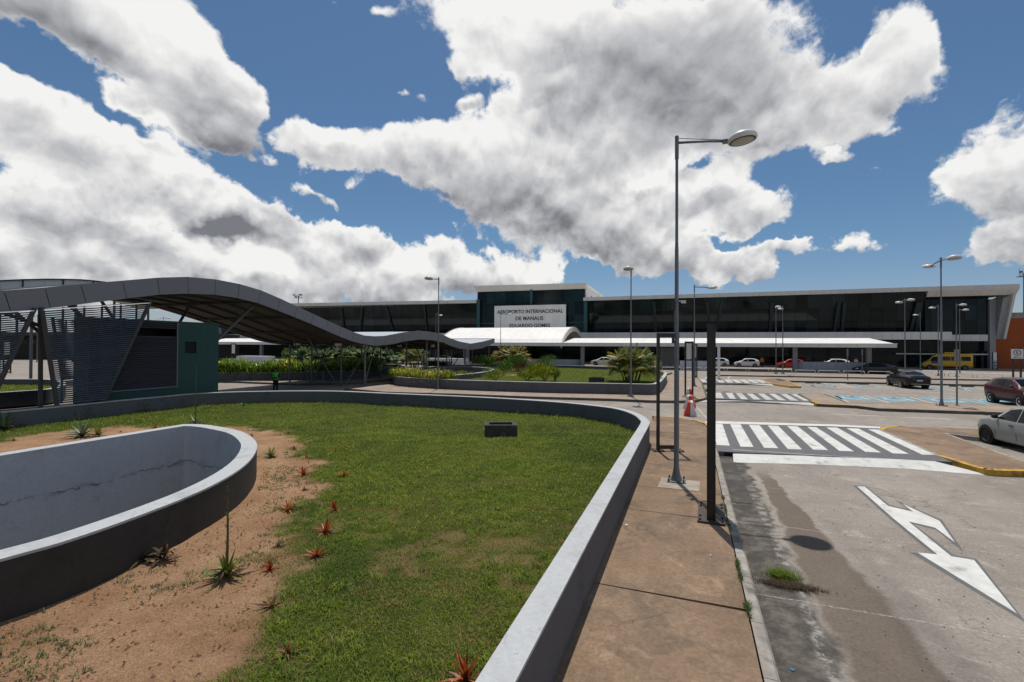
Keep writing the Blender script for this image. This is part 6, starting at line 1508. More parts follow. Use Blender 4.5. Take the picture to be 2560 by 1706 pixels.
    if kind == 'sedan': MB().box(xb-.03, xb+.02, -.60, .60, .40, .425).build('chrome_strip', M['chrome'], e)
    if kind in ('suv', 'van') or dark_sill:
        for s in (-1, 1):
            q = MB()
            for x0, x1 in zip(np.linspace(K['wheels'][1]+wr*1.2, K['wheels'][0]-wr*1.2, 7)[:-1], np.linspace(K['wheels'][1]+wr*1.2, K['wheels'][0]-wr*1.2, 7)[1:]):
                for z0, z1 in ((0, .10), (.10, .2)):
                    q.add([(x, s*(ysurf(x, fz0(x)+z)+.008), fz0(x)+z) for x, z in ((x0, z0), (x1, z0), (x1, z1), (x0, z1))], [(0, 1, 2, 3), (3, 2, 1, 0)])
            q.build('sill_trim', M['trim'], e)
    if kind == 'van':
        MB().box(-1.4, .2, -.5, .5, 2.54, 2.72).build('roof_unit', M[paintm], e); MB().box(xf-.55, xf+.03, -.8, .8, .36, .62).build('bumper_trim', M['trim'], e)
        for s in (-1, 1): MB().add([(1.9, s*1.012, 1.0), (1.0, s*1.012, 1.0), (1.0, s*1.012, 1.26), (1.75, s*1.012, 1.26)], [(0, 1, 2, 3), (3, 2, 1, 0)]).build('blue_decal', M['decal'], e)
    return e
M['decal'] = mat('blue vinyl', (.02, .10, .36), .4)
def mid(p, q): return (P(*p)+P(*q))/2
def face(deg_from_y): return math.pi/2-R(deg_from_y)      # heading measured from +Y towards +X
UT = math.pi-TT                                        # facing left along the terminal
fw_ = P(2466, 1109, 0); hd = 14.0; hv = Vector((math.sin(R(hd)), math.cos(R(hd)), 0)); lv = Vector((-hv.y, hv.x, 0))
car('hatch', fw_-hv*1.20-lv*.80, face(hd), 'p_silver', 'silver grey hatchback cut by the right edge, parked on the near island', None, 'steel')
rl, rr_ = P(2257, 970, 0), P(2313, 972, 0); fl = P(2225, 963, 0)
hv = Vector((math.sin(R(20)), math.cos(R(20)), 0))
car('sedan', (rl+rr_)/2+hv*1.25, face(20), 'p_black', 'black sedan seen from behind with red tail lights in the parking bays')
a, b = P(2478, 1007, 0), P(2551, 1020, 0); d = (b-a).normalized(); hdg = math.atan2(d.y, d.x); left = Vector((-d.y, d.x, 0))
car('suv', (a+b)/2+left*.84-d*.04, hdg, 'p_maroon', 'maroon compact suv at the right edge on a blue marked bay')
a, b = P(2160.5, 935.3, 0), P(2218, 936.8, 0); d = (a-b).normalized(); 
car('sedan', (a+b)/2+Vector((d.y, -d.x, 0))*.84, math.atan2(d.y, d.x), 'p_black2', 'dark sedan in side view before the end of the white wall')
a, b = P(2327, 924, .0), P(2408, 926, .0); d = (a-b).normalized()
car('van', (a+b)/2+Vector((d.y, -d.x, 0))*.95, math.atan2(d.y, d.x), 'p_yellow', 'yellow high roof minibus parked before the terminal entrance')
def lane_car(kind, xl, xr, yb_, pm, label, flip=False, **kw):
    q = P((xl+xr)/2, yb_, .0)
    return car(kind, q+tv*.8, UT if not flip else UT+math.pi, pm, label, 'cars in the covered drop-off lane', **kw)
lane_car('hatch', 1838, 1897, 918.5, 'p_white', 'white hatchback waiting in the covered lane right of the nearest post')
lane_car('hatch', 1766, 1819, 917, 'p_white', 'white hatchback mostly hidden behind the nearest black post')
lane_car('hatch', 1949, 2007, 921, 'p_red', 'red hatchback behind the column in the covered drop-off lane')
lane_car('suv', 2054, 2120, 924, 'p_white', 'white crossover behind the low white wall')
lane_car('sedan', 1484, 1533, 914, 'p_white', 'white sedan under the canopy left of the areca palm')
lane_car('hatch', 976, 1010, 906.5, 'p_teal', 'small teal and white car seen between the walkway struts')
lane_car('sedan', 1088, 1124, 908, 'p_black2', 'dark car behind the low white wall left of the vault')
for i, (x, pm, kd, lb) in enumerate(((40, 'p_black2', 'hatch', 'dark parked car far left, nearest the frame edge'), (62, 'p_black', 'sedan', 'black parked car under the far car shelter'), (84, 'p_black2', 'suv', 'dark parked suv under the far car shelter'), (100, 'p_white', 'hatch', 'white parked car under the far car shelter'))):
    car(kd, P(x, 886.5, 0)+Vector((0, 0, 0)), R(190), pm, lb, 'cars under the far shelter', detail=False)

# ================================================================== PEOPLE
M['skin'] = mat('brown skin', (.20, .105, .065), .6, .3, var=.05); M['hair'] = mat('dark hair', (.012, .010, .009), .6); M['trousers'] = mat('dark navy trousers', (.010, .011, .018), .85, var=.1)
M['shirt'] = mat('dark blue shirt', (.020, .028, .05), .85, var=.1); M['hivis'] = mat('green high visibility cloth', (.10, .52, .06), .7, var=.08); M['reflect'] = mat('reflective tape', (.55, .58, .55), .4)
M['orange_cloth'] = mat('orange cloth', (.50, .14, .012), .8, var=.1); M['pale_cloth'] = mat('pale shirt cloth', (.42, .36, .30), .85, var=.1); M['boot'] = mat('black leather', (.012, .011, .010), .5)
def skin(verts, edges, rad, name, m, parent, levels=1, root=0):
    me_ = bpy.data.meshes.new(name); me_.from_pydata(verts, edges, []); o = bpy.data.objects.new(name, me_); COL.objects.link(o)
    s = o.modifiers.new('s', 'SKIN'); s.use_smooth_shade = True
    for i, r_ in enumerate(rad): me_.skin_vertices[0].data[i].radius = (r_, r_) if not isinstance(r_, tuple) else r_
    me_.skin_vertices[0].data[root].use_root = True
    o.modifiers.new('u', 'SUBSURF').levels = levels
    bpy.context.view_layer.update(); dg = bpy.context.evaluated_depsgraph_get(); nm = bpy.data.meshes.new_from_object(o.evaluated_get(dg)); bpy.data.objects.remove(o)
    nm.materials.clear(); nm.materials.append(m); nm.polygons.foreach_set('use_smooth', [True]*len(nm.polygons)); nm.name = name
    return link(name, nm, parent)
def person(loc, rz, top, legs, label, vest=False, crossed=True, h=1.72):
    """front of the body looks along +y"""
    e = empty('person', loc, rz, label=label, category='person'); k = h/1.75; V = lambda *p: tuple(c*k for c in p)
    vs, es, rd = [], [], []
    def chain(start, plist):
        prev = start
        for (p, r_) in plist:
            vs.append(V(*p)); rd.append(r_*k if not isinstance(r_, tuple) else (r_[0]*k, r_[1]*k))
            if prev is not None: es.append((prev, len(vs)-1))
            prev = len(vs)-1
        return prev
    chain(None, [((0, 0, .96), (.15, .115)), ((0, .0, 1.12), (.145, .105)), ((0, 0, 1.30), (.165, .115)), ((0, -.01, 1.42), (.15, .10)), ((0, .0, 1.50), .058), ((0, .02, 1.56), .062), ((0, .03, 1.64), (.078, .095)), ((0, .015, 1.72), (.070, .085))])
    for s in (-1, 1):
        chain(0, [((s*.09, 0, .88), .095), ((s*.10, .01, .50), .062), ((s*.11, -.01, .14), .045), ((s*.115, .0, .06), .045), ((s*.12, .12, .035), .038)])
        if crossed: arm = [((s*.19, -.01, 1.41), .060), ((s*.25, .02, 1.16), .045), ((s*.12, .19, 1.10), .036), ((-s*.02, .20, 1.13), .034)]
        else: arm = [((s*.19, -.01, 1.41), .060), ((s*.24, -.02, 1.14), .044), ((s*.25, .06, .90), .034), ((s*.25, .09, .82), .036)]
        last = chain(3, arm); 
        hx, hy, hz_ = vs[last]
    body = skin(vs, es, rd, 'body', M['skin'], e)
    # clothes follow the body: swollen copies of its faces
    def shell(name, zlo, zhi, m, grow, cond=lambda c: True, parent=None):
        import bmesh
        bm = bmesh.new(); bm.from_mesh(body.data)
        kill = [f for f in bm.faces if not (zlo*k <= f.calc_center_median().z <= zhi*k and cond(f.calc_center_median()))]
        bmesh.ops.delete(bm, geom=kill, context='FACES')
        bm.normal_update()
        for v in bm.verts: v.co += v.normal*grow
        me_ = bpy.data.meshes.new(name); bm.to_mesh(me_); bm.free(); me_.materials.append(m)
        return link(name, me_, parent or e)
    shell('trousers', .07, .99, M[legs], .014, lambda c: abs(c.x) < .185*k or c.z < .7*k)
    shell('shirt', .93, 1.475, M[top], .016, lambda c: not (abs(c.x) > .19*k and c.z < .95*k))
    shell('boot', .0, .10, M['boot'], .012)
    if vest:
        vt = shell('vest', .98, 1.45, M['hivis'], .030, lambda c: abs(c.x) < .205*k and c.y < .15*k)
        shell('tape', 1.06, 1.11, M['reflect'], .036, lambda c: abs(c.x) < .19*k and c.y < .15*k, e)
    hb = MB(); hb.ball((0, -.012*k, 1.695*k), .098*k, 12, 8, (1, 1, 1)); hb.v = [(x, y, max(z, 1.64*k+(y+.1)*.35)) for x, y, z in hb.v]; hb.build('hair', M['hair'], e, smooth=True)
    for s in (-1, 1):
        MB().ball((s*.032*k, .108*k, 1.655*k), .011*k, 8, 6).build('eye', M['black'], e); MB().ball((s*.083*k, .02*k, 1.645*k), .022*k, 8, 6).build('ear', M['skin'], e, smooth=True)
    nb = MB(); nb.add([(-.014*k, .115*k, 1.62*k), (.014*k, .115*k, 1.62*k), (0, .112*k, 1.665*k), (0, .142*k, 1.622*k)], [(0, 3, 2), (3, 1, 2), (0, 1, 3)]); nb.build('nose', M['skin'], e)
    MB().box(-.022*k, .022*k, .106*k, .114*k, 1.588*k, 1.594*k).build('mouth', M['hair'], e)
    for s in (-1, 1):       # hands with separate fingers
        hx, hy, hz_ = (-s*.05, .21, 1.135) if crossed else (s*.25, .10, .78)
        hm = MB(); dx = -s if crossed else 0; dz = 0 if crossed else -1
        for f in range(4):
            o_ = (f-1.5)*.018; L_ = (.07, .078, .074, .058)[f]
            p0 = Vector((hx, hy, hz_+o_)) if crossed else Vector((hx, hy+o_, hz_)); dd = Vector((dx, 0, dz))
            hm.tube([V(*p0), V(*(p0+dd*L_*.55)), V(*(p0+dd*L_+Vector((0, -.012, 0))))], [.009*k, .0085*k, .007*k], 6)
        p0 = Vector((hx, hy, hz_+.035)) if crossed else Vector((hx, hy+.035, hz_+.04)); hm.tube([V(*p0), V(*(p0+Vector((dx*.03, 0, .02+dz*.03)))), V(*(p0+Vector((dx*.055, .0, .025+dz*.06))))], [.011*k, .010*k, .008*k], 6)
        hm.build('hand', M['skin'], e, smooth=True)
    return e
person(P(689, 985, .0), R(180), 'shirt', 'trousers', 'guard in a green high visibility vest and dark trousers behind the planter wall', True, True, 1.74)
person(P(1905, 919, .0), R(160), 'orange_cloth', 'trousers', 'person in an orange top behind the white hatchback', False, False)
person(P(2150, 924.5, .1)+tv*1.5, R(180), 'pale_cloth', 'trousers', 'person in a pale shirt behind the low white wall', False, False)
# ================================================================== PLANTS
M['grass'] = leafmat('grass blades', (.068, .130, .010), (.255, .315, .026), (.34, .235, .09), 1.2, .6, .3)
M['brom'] = leafmat('orange bromeliad leaf', (.20, .028, .010), (.46, .085, .020), (.55, .24, .06), 8, .45, .25)
M['brom_dry'] = leafmat('dry brown bromeliad leaf', (.12, .06, .028), (.26, .10, .03), (.20, .18, .05), 8, .6, .2)
M['agave'] = leafmat('grey green agave leaf', (.032, .068, .032), (.11, .16, .075), (.27, .30, .19), 6, .45, .12)
M['agave_y'] = leafmat('yellow green agave leaf', (.05, .10, .015), (.20, .22, .03), (.34, .28, .05), 8, .45, .15)
M['dead'] = leafmat('dead brown leaf', (.035, .022, .012), (.09, .055, .025), None, 8, .8, .1)
M['stalk'] = mat('flower stalk', (.085, .10, .035), .7, var=.3, scale=10)
M['palm_g'] = leafmat('fine palm frond', (.05, .11, .02), (.16, .24, .05), None, 3, .45, .3)
M['palm'] = leafmat('areca palm frond', (.07, .12, .014), (.26, .29, .035), (.46, .30, .04), 3, .45, .3)
M['palm_o'] = leafmat('orange areca palm frond', (.08, .12, .012), (.32, .26, .022), (.52, .22, .02), 3, .45, .3)
M['palm_stem'] = mat('palm stem', (.16, .13, .04), .7, var=.4, scale=6)
M['hedge'] = leafmat('yellow green strap leaf', (.055, .13, .012), (.28, .38, .035), (.66, .54, .06), 2, .4, .3)
M['shrub'] = leafmat('green shrub leaf', (.030, .090, .014), (.13, .22, .035), (.40, .45, .18), 3, .4, .2)
M['croton'] = leafmat('yellow croton leaf', (.055, .12, .012), (.38, .38, .035), (.66, .50, .05), 3, .4, .25)
M['redshrub'] = leafmat('dark red shrub leaf', (.055, .020, .014), (.14, .055, .028), None, 3, .5, .2)
M['weed'] = leafmat('creeping weed leaf', (.025, .06, .012), (.09, .14, .03), None, 6, .6, .2)
class LM:
    """leaf mesh with a per-face 'tone'"""
    def __init__(s): s.v = []; s.f = []; s.t = []
    def blade(s, p, d, L, w, droop, tone, seg=4, fold=.0, up=Vector((0, 0, 1))):
        p = Vector(p); d = Vector(d).normalized(); side = d.cross(up)
        if side.length < 1e-3: side = Vector((1, 0, 0))
        side.normalize(); o = len(s.v)
        for i in range(seg+1):
            t = i/seg; q = p+d*L*t+Vector((0, 0, -1))*droop*L*t*t
            ww = w*(1-t**1.6)*(.65+.7*min(t*3, 1)*.5) if i < seg else 0
            if i == seg: s.v.append(tuple(q))
            else:
                s.v.append(tuple(q-side*ww/2)); s.v.append(tuple(q+side*ww/2+Vector((0, 0, fold*ww))))
        for i in range(seg-1): s.f.append((o+2*i, o+2*i+1, o+2*i+3, o+2*i+2)); s.t.append(tone)
        s.f.append((o+2*seg-2, o+2*seg-1, o+2*seg)); s.t.append(tone)
    def leaf(s, p, d, L, w, tone, n=None):
        p = Vector(p); d = Vector(d).normalized(); n = n or Vector((rng.gauss(0, 1), rng.gauss(0, 1), rng.gauss(.6, .6)))
        sd_ = d.cross(n); sd_ = sd_.normalized() if sd_.length > 1e-3 else Vector((1, 0, 0)); o = len(s.v)
        s.v += [tuple(p), tuple(p+d*L*.45+sd_*w/2), tuple(p+d*L), tuple(p+d*L*.45-sd_*w/2)]
        s.f.append((o, o+1, o+2, o+3)); s.t.append(tone)
    def mesh(s, name, m):
        me_ = bpy.data.meshes.new(name); me_.from_pydata(s.v, [], s.f); me_.materials.append(m)
        at_ = me_.attributes.new('tone', 'FLOAT', 'FACE'); at_.data.foreach_set('value', np.array(s.t, np.float32)); return me_
    def build(s, name, m, parent=None, **k): return link(name, s.mesh(name, m), parent, **k)
def rosette(lm, n, L, w, el0, el1, droop, r, c=(0, 0, 0), tone=(0, 1), seg=4):
    for i in range(n):
        k = i/max(1, n-1); a = i*2.399+r.uniform(-.3, .3); el = R(el0+(el1-el0)*k+r.uniform(-9, 9)); d = (math.cos(a)*math.cos(el), math.sin(a)*math.cos(el), math.sin(el))
        lm.blade(c, d, L*r.uniform(.72, 1.1), w*r.uniform(.8, 1.15), droop*r.uniform(.4, 1.5)*(1-k*.5), r.uniform(*tone), seg, .25)
# --- bromeliads: one mesh per look, copied with its own turn and size
def brom_mesh(seed, n, L, m, dry=False):
    r = random.Random(seed); lm = LM(); rosette(lm, n, L, L*.12, 12, 84, .34 if not dry else .6, r)
    rosette(lm, n//3, L*.6, L*.13, 30, 88, .5, r)
    return lm.mesh('leaves', m)
bm_ = [brom_mesh(k, 20+4*k, .225+.015*k, M['brom']) for k in range(4)]; bd_ = [brom_mesh(k+9, 13+3*k, .20, M['brom_dry'], True) for k in range(3)]
def dead_mesh(seed, L=.22):
    r = random.Random(seed); lm = LM(); rosette(lm, 9, L, L*.16, -6, 12, .2, r); return lm.mesh('dead_leaves', M['dead'])
dm_ = [dead_mesh(k) for k in range(2)]
brom_px = [  # region-5 zoom: x, y of foot, size, look
    (1860, 285, .8, 0, 'farthest of the orange bromeliads, at the grass edge'), (1632, 277, .75, 0, 'small orange bromeliad right of the green succulent'), (1703, 322, .55, 0, 'tiny reddish bromeliad on the sand below the farthest ones'),
    (1683, 412, 1.05, 0, 'orange bromeliad on the sand beside a white scrap'), (1910, 425, 1.15, 0, 'bright orange bromeliad at the grass edge, third row'), (1900, 352, .5, 1, 'tiny brown bromeliad above the bright orange one'), (1690, 500, .9, 1, 'dried brown bromeliad lying on the sand'),
    (1892, 515, .85, 1, 'brownish orange bromeliad at the grass edge below the bright one'), (1600, 612, 1.2, 0, 'orange bromeliad alone on the sand, right of the well tip'), (1858, 610, 1.1, 0, 'orange bromeliad at the grass edge in the middle of the row'),
    (1808, 732, 1.15, 0, 'orange bromeliad with dark base at the grass edge'), (1548, 812, .8, 1, 'small brown bromeliad among weeds left of the row'), (1758, 870, 1.15, 0, 'orange bromeliad in a grass hollow, right of the tall stalk'),
    (1500, 945, .9, 0, 'small pale orange bromeliad beside the agave with the stalk'), (1512, 1150, 1.25, 1, 'brown bromeliad with long dry leaves below the agave'), (1815, 1065, .6, 1, 'faded bromeliad hidden in the grass'), (1600, 1420, 1.3, 1, 'large tan bromeliad near the bottom edge'),
    (1398, 200, .7, 1, 'brown bromeliad close to the well tip'), (860, 160, .8, 0, 'orange bromeliad on the sand strip behind the well'), (75, 225, .9, 1, 'spindly brown bromeliad at the far left behind the well'), (670, 178, .6, 1, 'small dry bromeliad on the sand strip behind the well'), (1600, 185, .5, 0, 'tiny red bromeliad at the far end of the sand')]
def brom(px, py, s, k, lab, i):
    q = P(px, py, .24); q.z = float(lawn_z(np.array(q.x), np.array(q.y)))
    e = empty('bromeliad', q, rng.uniform(0, 6.28), label=lab, category='plant', group='small bromeliads planted in the sandy bed'); e.scale = (s*rng.uniform(.9, 1.1), s*rng.uniform(.9, 1.1), s*rng.uniform(.8, 1.15)); e.rotation_euler.x = rng.uniform(-.16, .16); e.rotation_euler.y = rng.uniform(-.16, .16)
    link('leaves', (bm_ if k == 0 else bd_)[i % (4 if k == 0 else 3)], e); link('dead_leaves', dm_[i % 2], e)
for i, (x, y, s, k, lab) in enumerate(brom_px): brom(*z5(x, y), s, k, lab, i)
brom(700+1000/2.16, 980+1560/2.16, 1.35, 0, 'largest red orange bromeliad at the bottom edge beside the wall', 1)
# --- agaves
def agave(px, py, s, n, lab, m='agave', el=(10, 80), L=.55, stalk=0, dead=8, droop=.22, w=.13):
    r = random.Random(int(px*3+py)); q = P(px, py, .24)+Vector((.08, -.32, 0))*(py < 1060); q.z = float(lawn_z(np.array(q.x), np.array(q.y)))
    e = empty('agave', q, 0, label=lab, category='plant', group='agaves in the sandy bed'); lm = LM(); rosette(lm, n, L*s, L*s*w, el[0], el[1], droop, r, (0, 0, .03), (0, 1), 6); lm.build('leaves', M[m], e)
    if dead: lm = LM(); rosette(lm, dead, L*s*.8, L*s*.1, -8, 25, .55, r, (0, 0, .10*s), (0, 1), 5); lm.build('dead_leaves', M['dead'], e)
    if stalk:
        t = MB(); t.tube([(0, 0, .02), (.01, 0, stalk*.5), (-.008, .01, stalk)], [.020, .014, .010], 8)
        for k in range(14): z = stalk*(.12+.86*k/14); a = k*2.4; t.bar((0, 0, z), (.028*math.cos(a), .028*math.sin(a), z+.05), .014, .005)
        t.build('flower_stalk', M['stalk'], e)
    return e
agave(*z5(1258, 985), 1.0, 26, 'yellow green agave with a tall flower stalk on the sand', 'agave_y', (4, 80), .45, 1.22, 16, .30, .12)
agave(*z5(1085, 137), 1.1, 16, 'dark agave with the tallest stalk behind the well tip', 'agave', (5, 50), .62, 2.35, 10, .25, .09)
agave(*z5(455, 205), 1.1, 30, 'large grey green agave behind the straight far wall of the well', 'agave', (2, 80), .72, 0, 8, .25, .10)
agave(*z5(545, 200), .9, 22, 'smaller light green agave right beside the large one', 'agave_y', (10, 80), .5, 0, 4, .2, .16)
agave(*z5(20, 168), 1.2, 26, 'big blue green agave at the left edge before the dark wall', 'agave', (5, 80), .75, 0, 6, .25, .10)
agave(*z5(460, 102), 1.2, 18, 'pale agave with a brown square card behind it before the wall', 'agave', (0, 55), .6, 0, 4, .3, .10)
agave(*z5(812, 62), 1.15, 20, 'pale green agave at the wall foot below the kiosk', 'agave', (5, 75), .55, 0, 4, .25, .11)
agave(*z5(1362, 32), .85, 18, 'small pale agave at the wall foot right of the kiosk', 'agave', (5, 80), .5, 0, 2, .25, .12)
agave(980+1340/3.268, 880+540/3.268, .55, 14, 'tiny agave at the wall foot near the right bend', 'agave', (15, 80), .5, 0, 0, .25, .09)
agave(500+1225/3.677, 660+1298/3.677, .45, 12, 'tiny pale agave at the wall foot in the middle of the lawn edge', 'agave', (15, 80), .5, 0, 0, .25, .1)
agave(*z5(1505, 315), .62, 26, 'green succulent rosette on the sand right of the well tip', 'agave_y', (5, 70), .5, 0, 4, .1, .2)
q = P(*z5(445, 75), .5); e = empty('card_sign', P(*z5(447, 104), .25), R(10), label='weathered brown square card standing behind a pale agave', category='sign')
MB().box(-.24, .24, 0, .02, .18, .52).build('card', mat('weathered brown card', (.14, .10, .06), .9, var=.3), e); MB().box(-.02, .02, .02, .04, 0, .4).build('stake', M['stone'], e)
q = P(*z5(905, 885), .25); e = empty('dead_plant', q, 0, label='dead brown plant leaning against the outer wall of the well', category='plant'); lm = LM(); r = random.Random(5)
rosette(lm, 26, .34, .06, 5, 85, .7, r, (0, 0, .03), (0, 1), 5); rosette(lm, 14, .3, .06, 5, 70, .8, r, (-.25, -.05, .02), (0, 1), 5); lm.build('leaves', M['dead'], e)
# --- palms
def areca(loc, H_, spread, nst, nfr, lab, m='palm', seed=1, grp='areca palm clumps', leafw=.036):
    r = random.Random(seed); e = empty('palm', loc, 0, label=lab, category='palm', group=grp); st_ = MB(); lm = LM()
    for i in range(nst):
        a = i*2.4; rr = spread*.22*math.sqrt(i/nst); b = Vector((rr*math.cos(a), rr*math.sin(a), 0)); hh = H_*r.uniform(.22, .5)
        lean = Vector((math.cos(a), math.sin(a), 0))*hh*.30
        st_.tube([b, b+lean*.4+Vector((0, 0, hh*.5)), b+lean+Vector((0, 0, hh))], [.05, .042, .03], 6); top = b+lean+Vector((0, 0, hh))
        for k in range(nfr):
            az = r.uniform(0, 6.28); el = R(r.choice((75, 62, 50, 38, 25))+r.uniform(-8, 8)); L = H_*r.uniform(.45, .66)
            d = Vector((math.cos(az)*math.cos(el), math.sin(az)*math.cos(el), math.sin(el)))+lean.normalized()*.25 if lean.length else Vector((0, 0, 1))
            d.normalize(); pts_ = [top+d*L*t+Vector((0, 0, -1))*L*.42*t*t*(.35+math.cos(el)) for t in np.linspace(0, 1, 9)]
            st_.tube(pts_[:6], [.016, .014, .012, .01, .008, .006], 4, cap=False)
            tone = r.uniform(0, 1)
            for j in range(1, 34):
                t = .14+.86*j/33; x = t*8; i0 = min(7, int(x)); p = pts_[i0].lerp(pts_[i0+1], x-i0); tang = (pts_[min(8, i0+1)]-pts_[i0]).normalized()
                sd_ = tang.cross(Vector((0, 0, 1)));  sd_ = sd_.normalized() if sd_.length > .01 else Vector((1, 0, 0))
                ll = L*.36*math.sin(math.pi*min(1, .18+t*.80))
                for s_ in (-1, 1):
                    dd = (sd_*s_*.8+tang*.65+Vector((0, 0, .25-.3*r.random()))).normalized()
                    lm.blade(p, dd, ll*r.uniform(.8, 1.1), leafw, .60, min(1, max(0, tone+r.uniform(-.18, .18))), 2)
    st_.build('stems', M['palm_stem'], e); lm.build('fronds', M[m], e); return e
def ground_at(px, py, z): return P(px, py, z)
areca(P(1583, 957, .5)+Vector((0, .6, 0)), 3.3, 3.0, 24, 9, 'bushy areca palm at the right end of the second planter', 'palm', 3)
areca(P(1278, 921, .4), 3.7, 3.4, 24, 9, 'orange tinted areca palm behind the small well', 'palm_o', 5)
areca(P(1035, 917, .2), 3.5, 3.2, 14, 8, 'yellow green areca palm seen under the low end of the walkway', 'palm', 8)
areca(P(1650, 925, .4)+Vector((0, 3, 0)), 2.0, 1.6, 6, 5, 'small orange areca palm half hidden behind the big one', 'palm_o', 12)
for i, (px, hh) in enumerate(((737, 2.7), (778, 2.5), (815, 2.6), (852, 2.7), (890, 2.8), (925, 2.9), (948, 2.6))):
    lb = ['first fine leaved palm from the left behind the hedge', 'fine leaved palm behind the hedge, left of the thick front post', 'fine leaved palm behind the hedge at the foot of a slanting strut', 'fine leaved palm behind the thick front post', 'fine leaved palm behind the hedge in the middle of the V struts', 'fine leaved palm behind the hedge near the right struts', 'last fine leaved palm at the right end of the hedge'][i]
    areca(P(px, 922, .5)+Vector((0, 2.0, 0)), hh*1.15, 2.6, 13, 9, lb, 'palm_g', 20+i, 'fine leaved palms behind the hedge', .04)
# --- shrubs
def shrub(loc, rad, h, n, m, lab, leaf=(.22, .09), seed=1, up=.5, grp='shrubs in the second planter', stem=True):
    r = random.Random(seed); e = empty('shrub', loc, 0, label=lab, category='shrub', group=grp); lm = LM()
    lob = [(r.uniform(-.5, .5)*rad, r.uniform(-.5, .5)*rad, h*r.uniform(.45, .8), r.uniform(.4, .65)) for _ in range(6)]
    for i in range(n):
        c = r.choice(lob); v = Vector((r.gauss(0, 1), r.gauss(0, 1), r.gauss(0, 1))).normalized()*c[3]*r.uniform(.55, 1.0)
        p = Vector((c[0]+v.x*rad, c[1]+v.y*rad, max(.05, c[2]+v.z*h*.62))); d = v+Vector((0, 0, up))
        lm.leaf(p, d, leaf[0]*r.uniform(.7, 1.2), leaf[1]*r.uniform(.8, 1.2), min(1, max(0, r.gauss(.42, .26))))
    if stem:
        t = MB()
        for k in range(6): a = k*1.05; t.tube([(0, 0, 0), (rad*.4*math.cos(a), rad*.4*math.sin(a), h*.65)], [.035, .012], 5)
        t.build('stems', M['palm_stem'], e)
    lm.build('foliage', M[m], e); return e
shrub(P(1208, 924, .5)+Vector((0, 1.2, 0)), 1.45, 1.5, 700, 'shrub', 'broad leaved pale green shrub right behind the small well', (.38, .14), 2, .9)
shrub(P(1262, 938, .5), .95, 1.2, 650, 'shrub', 'round bright green shrub left of the red bush', (.26, .07), 3, .8)
shrub(P(1292, 929, .5), 1.4, 1.5, 800, 'shrub', 'wide pale tipped green shrub behind the red bush', (.34, .11), 4, .8)
shrub(P(1299, 937, .5), .7, 1.05, 520, 'redshrub', 'small dark red bush on the sandy patch', (.16, .06), 5)
shrub(P(1326, 936, .5), .65, .95, 520, 'shrub', 'dark round shrub on a thin stem right of the red bush', (.16, .05), 6)
shrub(P(1364, 938, .5), 1.1, 1.95, 1100, 'shrub', 'tall dense green shrub left of the open lawn', (.24, .05), 7, .3)
shrub(P(1362, 953, .5), 1.75, 1.35, 1600, 'croton', 'wide yellow green croton at the wall before the tall shrub', (.26, .07), 8, .8)
shrub(P(1388, 953.5, .5), .6, .95, 300, 'shrub', 'small green shrub at the right end of the croton', (.22, .06), 9, .8)
shrub(P(1226, 941, .5), 1.15, .95, 1000, 'shrub', 'grey green fine leaved shrub against the small well wall', (.12, .03), 10, .2)
shrub(P(1318, 952, .5), 1.2, .6, 600, 'croton', 'low yellow green ground shrub at the front wall', (.22, .05), 11, .9)
shrub(P(1160, 948, .5), 1.1, .6, 500, 'croton', 'low yellow shrub between hedge and small well', (.22, .05), 12, .9)
shrub(P(1238, 952, .5), 1.1, .6, 500, 'croton', 'low yellow green shrub in front of the grey green one', (.22, .05), 13, .9)
shrub(P(712, 922, .5)+Vector((0, 1.5, 0)), 1.1, 2.3, 700, 'shrub', 'tall white flecked shrub left of the fine leaved palms', (.20, .10), 14, .3, 'shrubs beside the hedge')
shrub(P(1060, 924, .4)+Vector((0, 2, 0)), 1.6, .8, 600, 'shrub', 'dark green low shrub behind the small well, under the walkway end', (.34, .12), 15, .7)
shrub(P(1105, 924, .4)+Vector((0, 2, 0)), 1.4, .75, 500, 'shrub', 'dark broad leaved shrub behind the small well, right part', (.34, .12), 16, .7)
# --- hedges of strap leaves
def hedge(path, width, h, n, m, lab, L=(.35, .65), zl=.6, seed=4, w=.06):
    r = random.Random(seed); pl = [Vector((p.x, p.y, 0)) for p in path]; lens = [(b-a).length for a, b in zip(pl[:-1], pl[1:])]; tot = sum(lens); lm = LM(); o = pl[0]
    lump = [r.random() for _ in range(64)]
    for i in range(n):
        t = r.random()*tot; acc = 0
        for k, l in enumerate(lens):
            if acc+l >= t: break
            acc += l
        a, b = pl[k], pl[k+1]; d = (b-a).normalized(); p = a+d*(t-acc)+Vector((-d.y, d.x, 0))*r.uniform(-width/2, width/2)
        u = t/tot*40; li = int(u); hh = h*(.72+.5*(lump[li % 64]*(1-(u-li))+lump[(li+1) % 64]*(u-li)))
        z = r.uniform(.0, .55)*hh; az = r.uniform(0, 6.28); el = R(r.uniform(25, 85)); dd = (math.cos(az)*math.cos(el), math.sin(az)*math.cos(el), math.sin(el))
        tn = min(1, max(0, r.gauss(.25+.6*lump[(li*7) % 64]*.6+.25*(z/hh), .2)))
        lm.blade((p.x-o.x, p.y-o.y, zl+z), dd, r.uniform(*L)*min(1.2, hh), w, .45, tn, 3)
    return lm.build('hedge', M[m], None, loc=o, label=lab, category='hedge')
hedge([P(x, y, .87) for x, y in ((300, 929), (430, 930.5), (547, 930.5), (650, 930.5), (750, 930), (850, 928), (905, 925), (936, 921.5))], 1.7, 1.75, 7500, 'hedge', 'long yellow green strap leaved hedge left of the walkway', (.6, 1.05), .6, 4, .11)
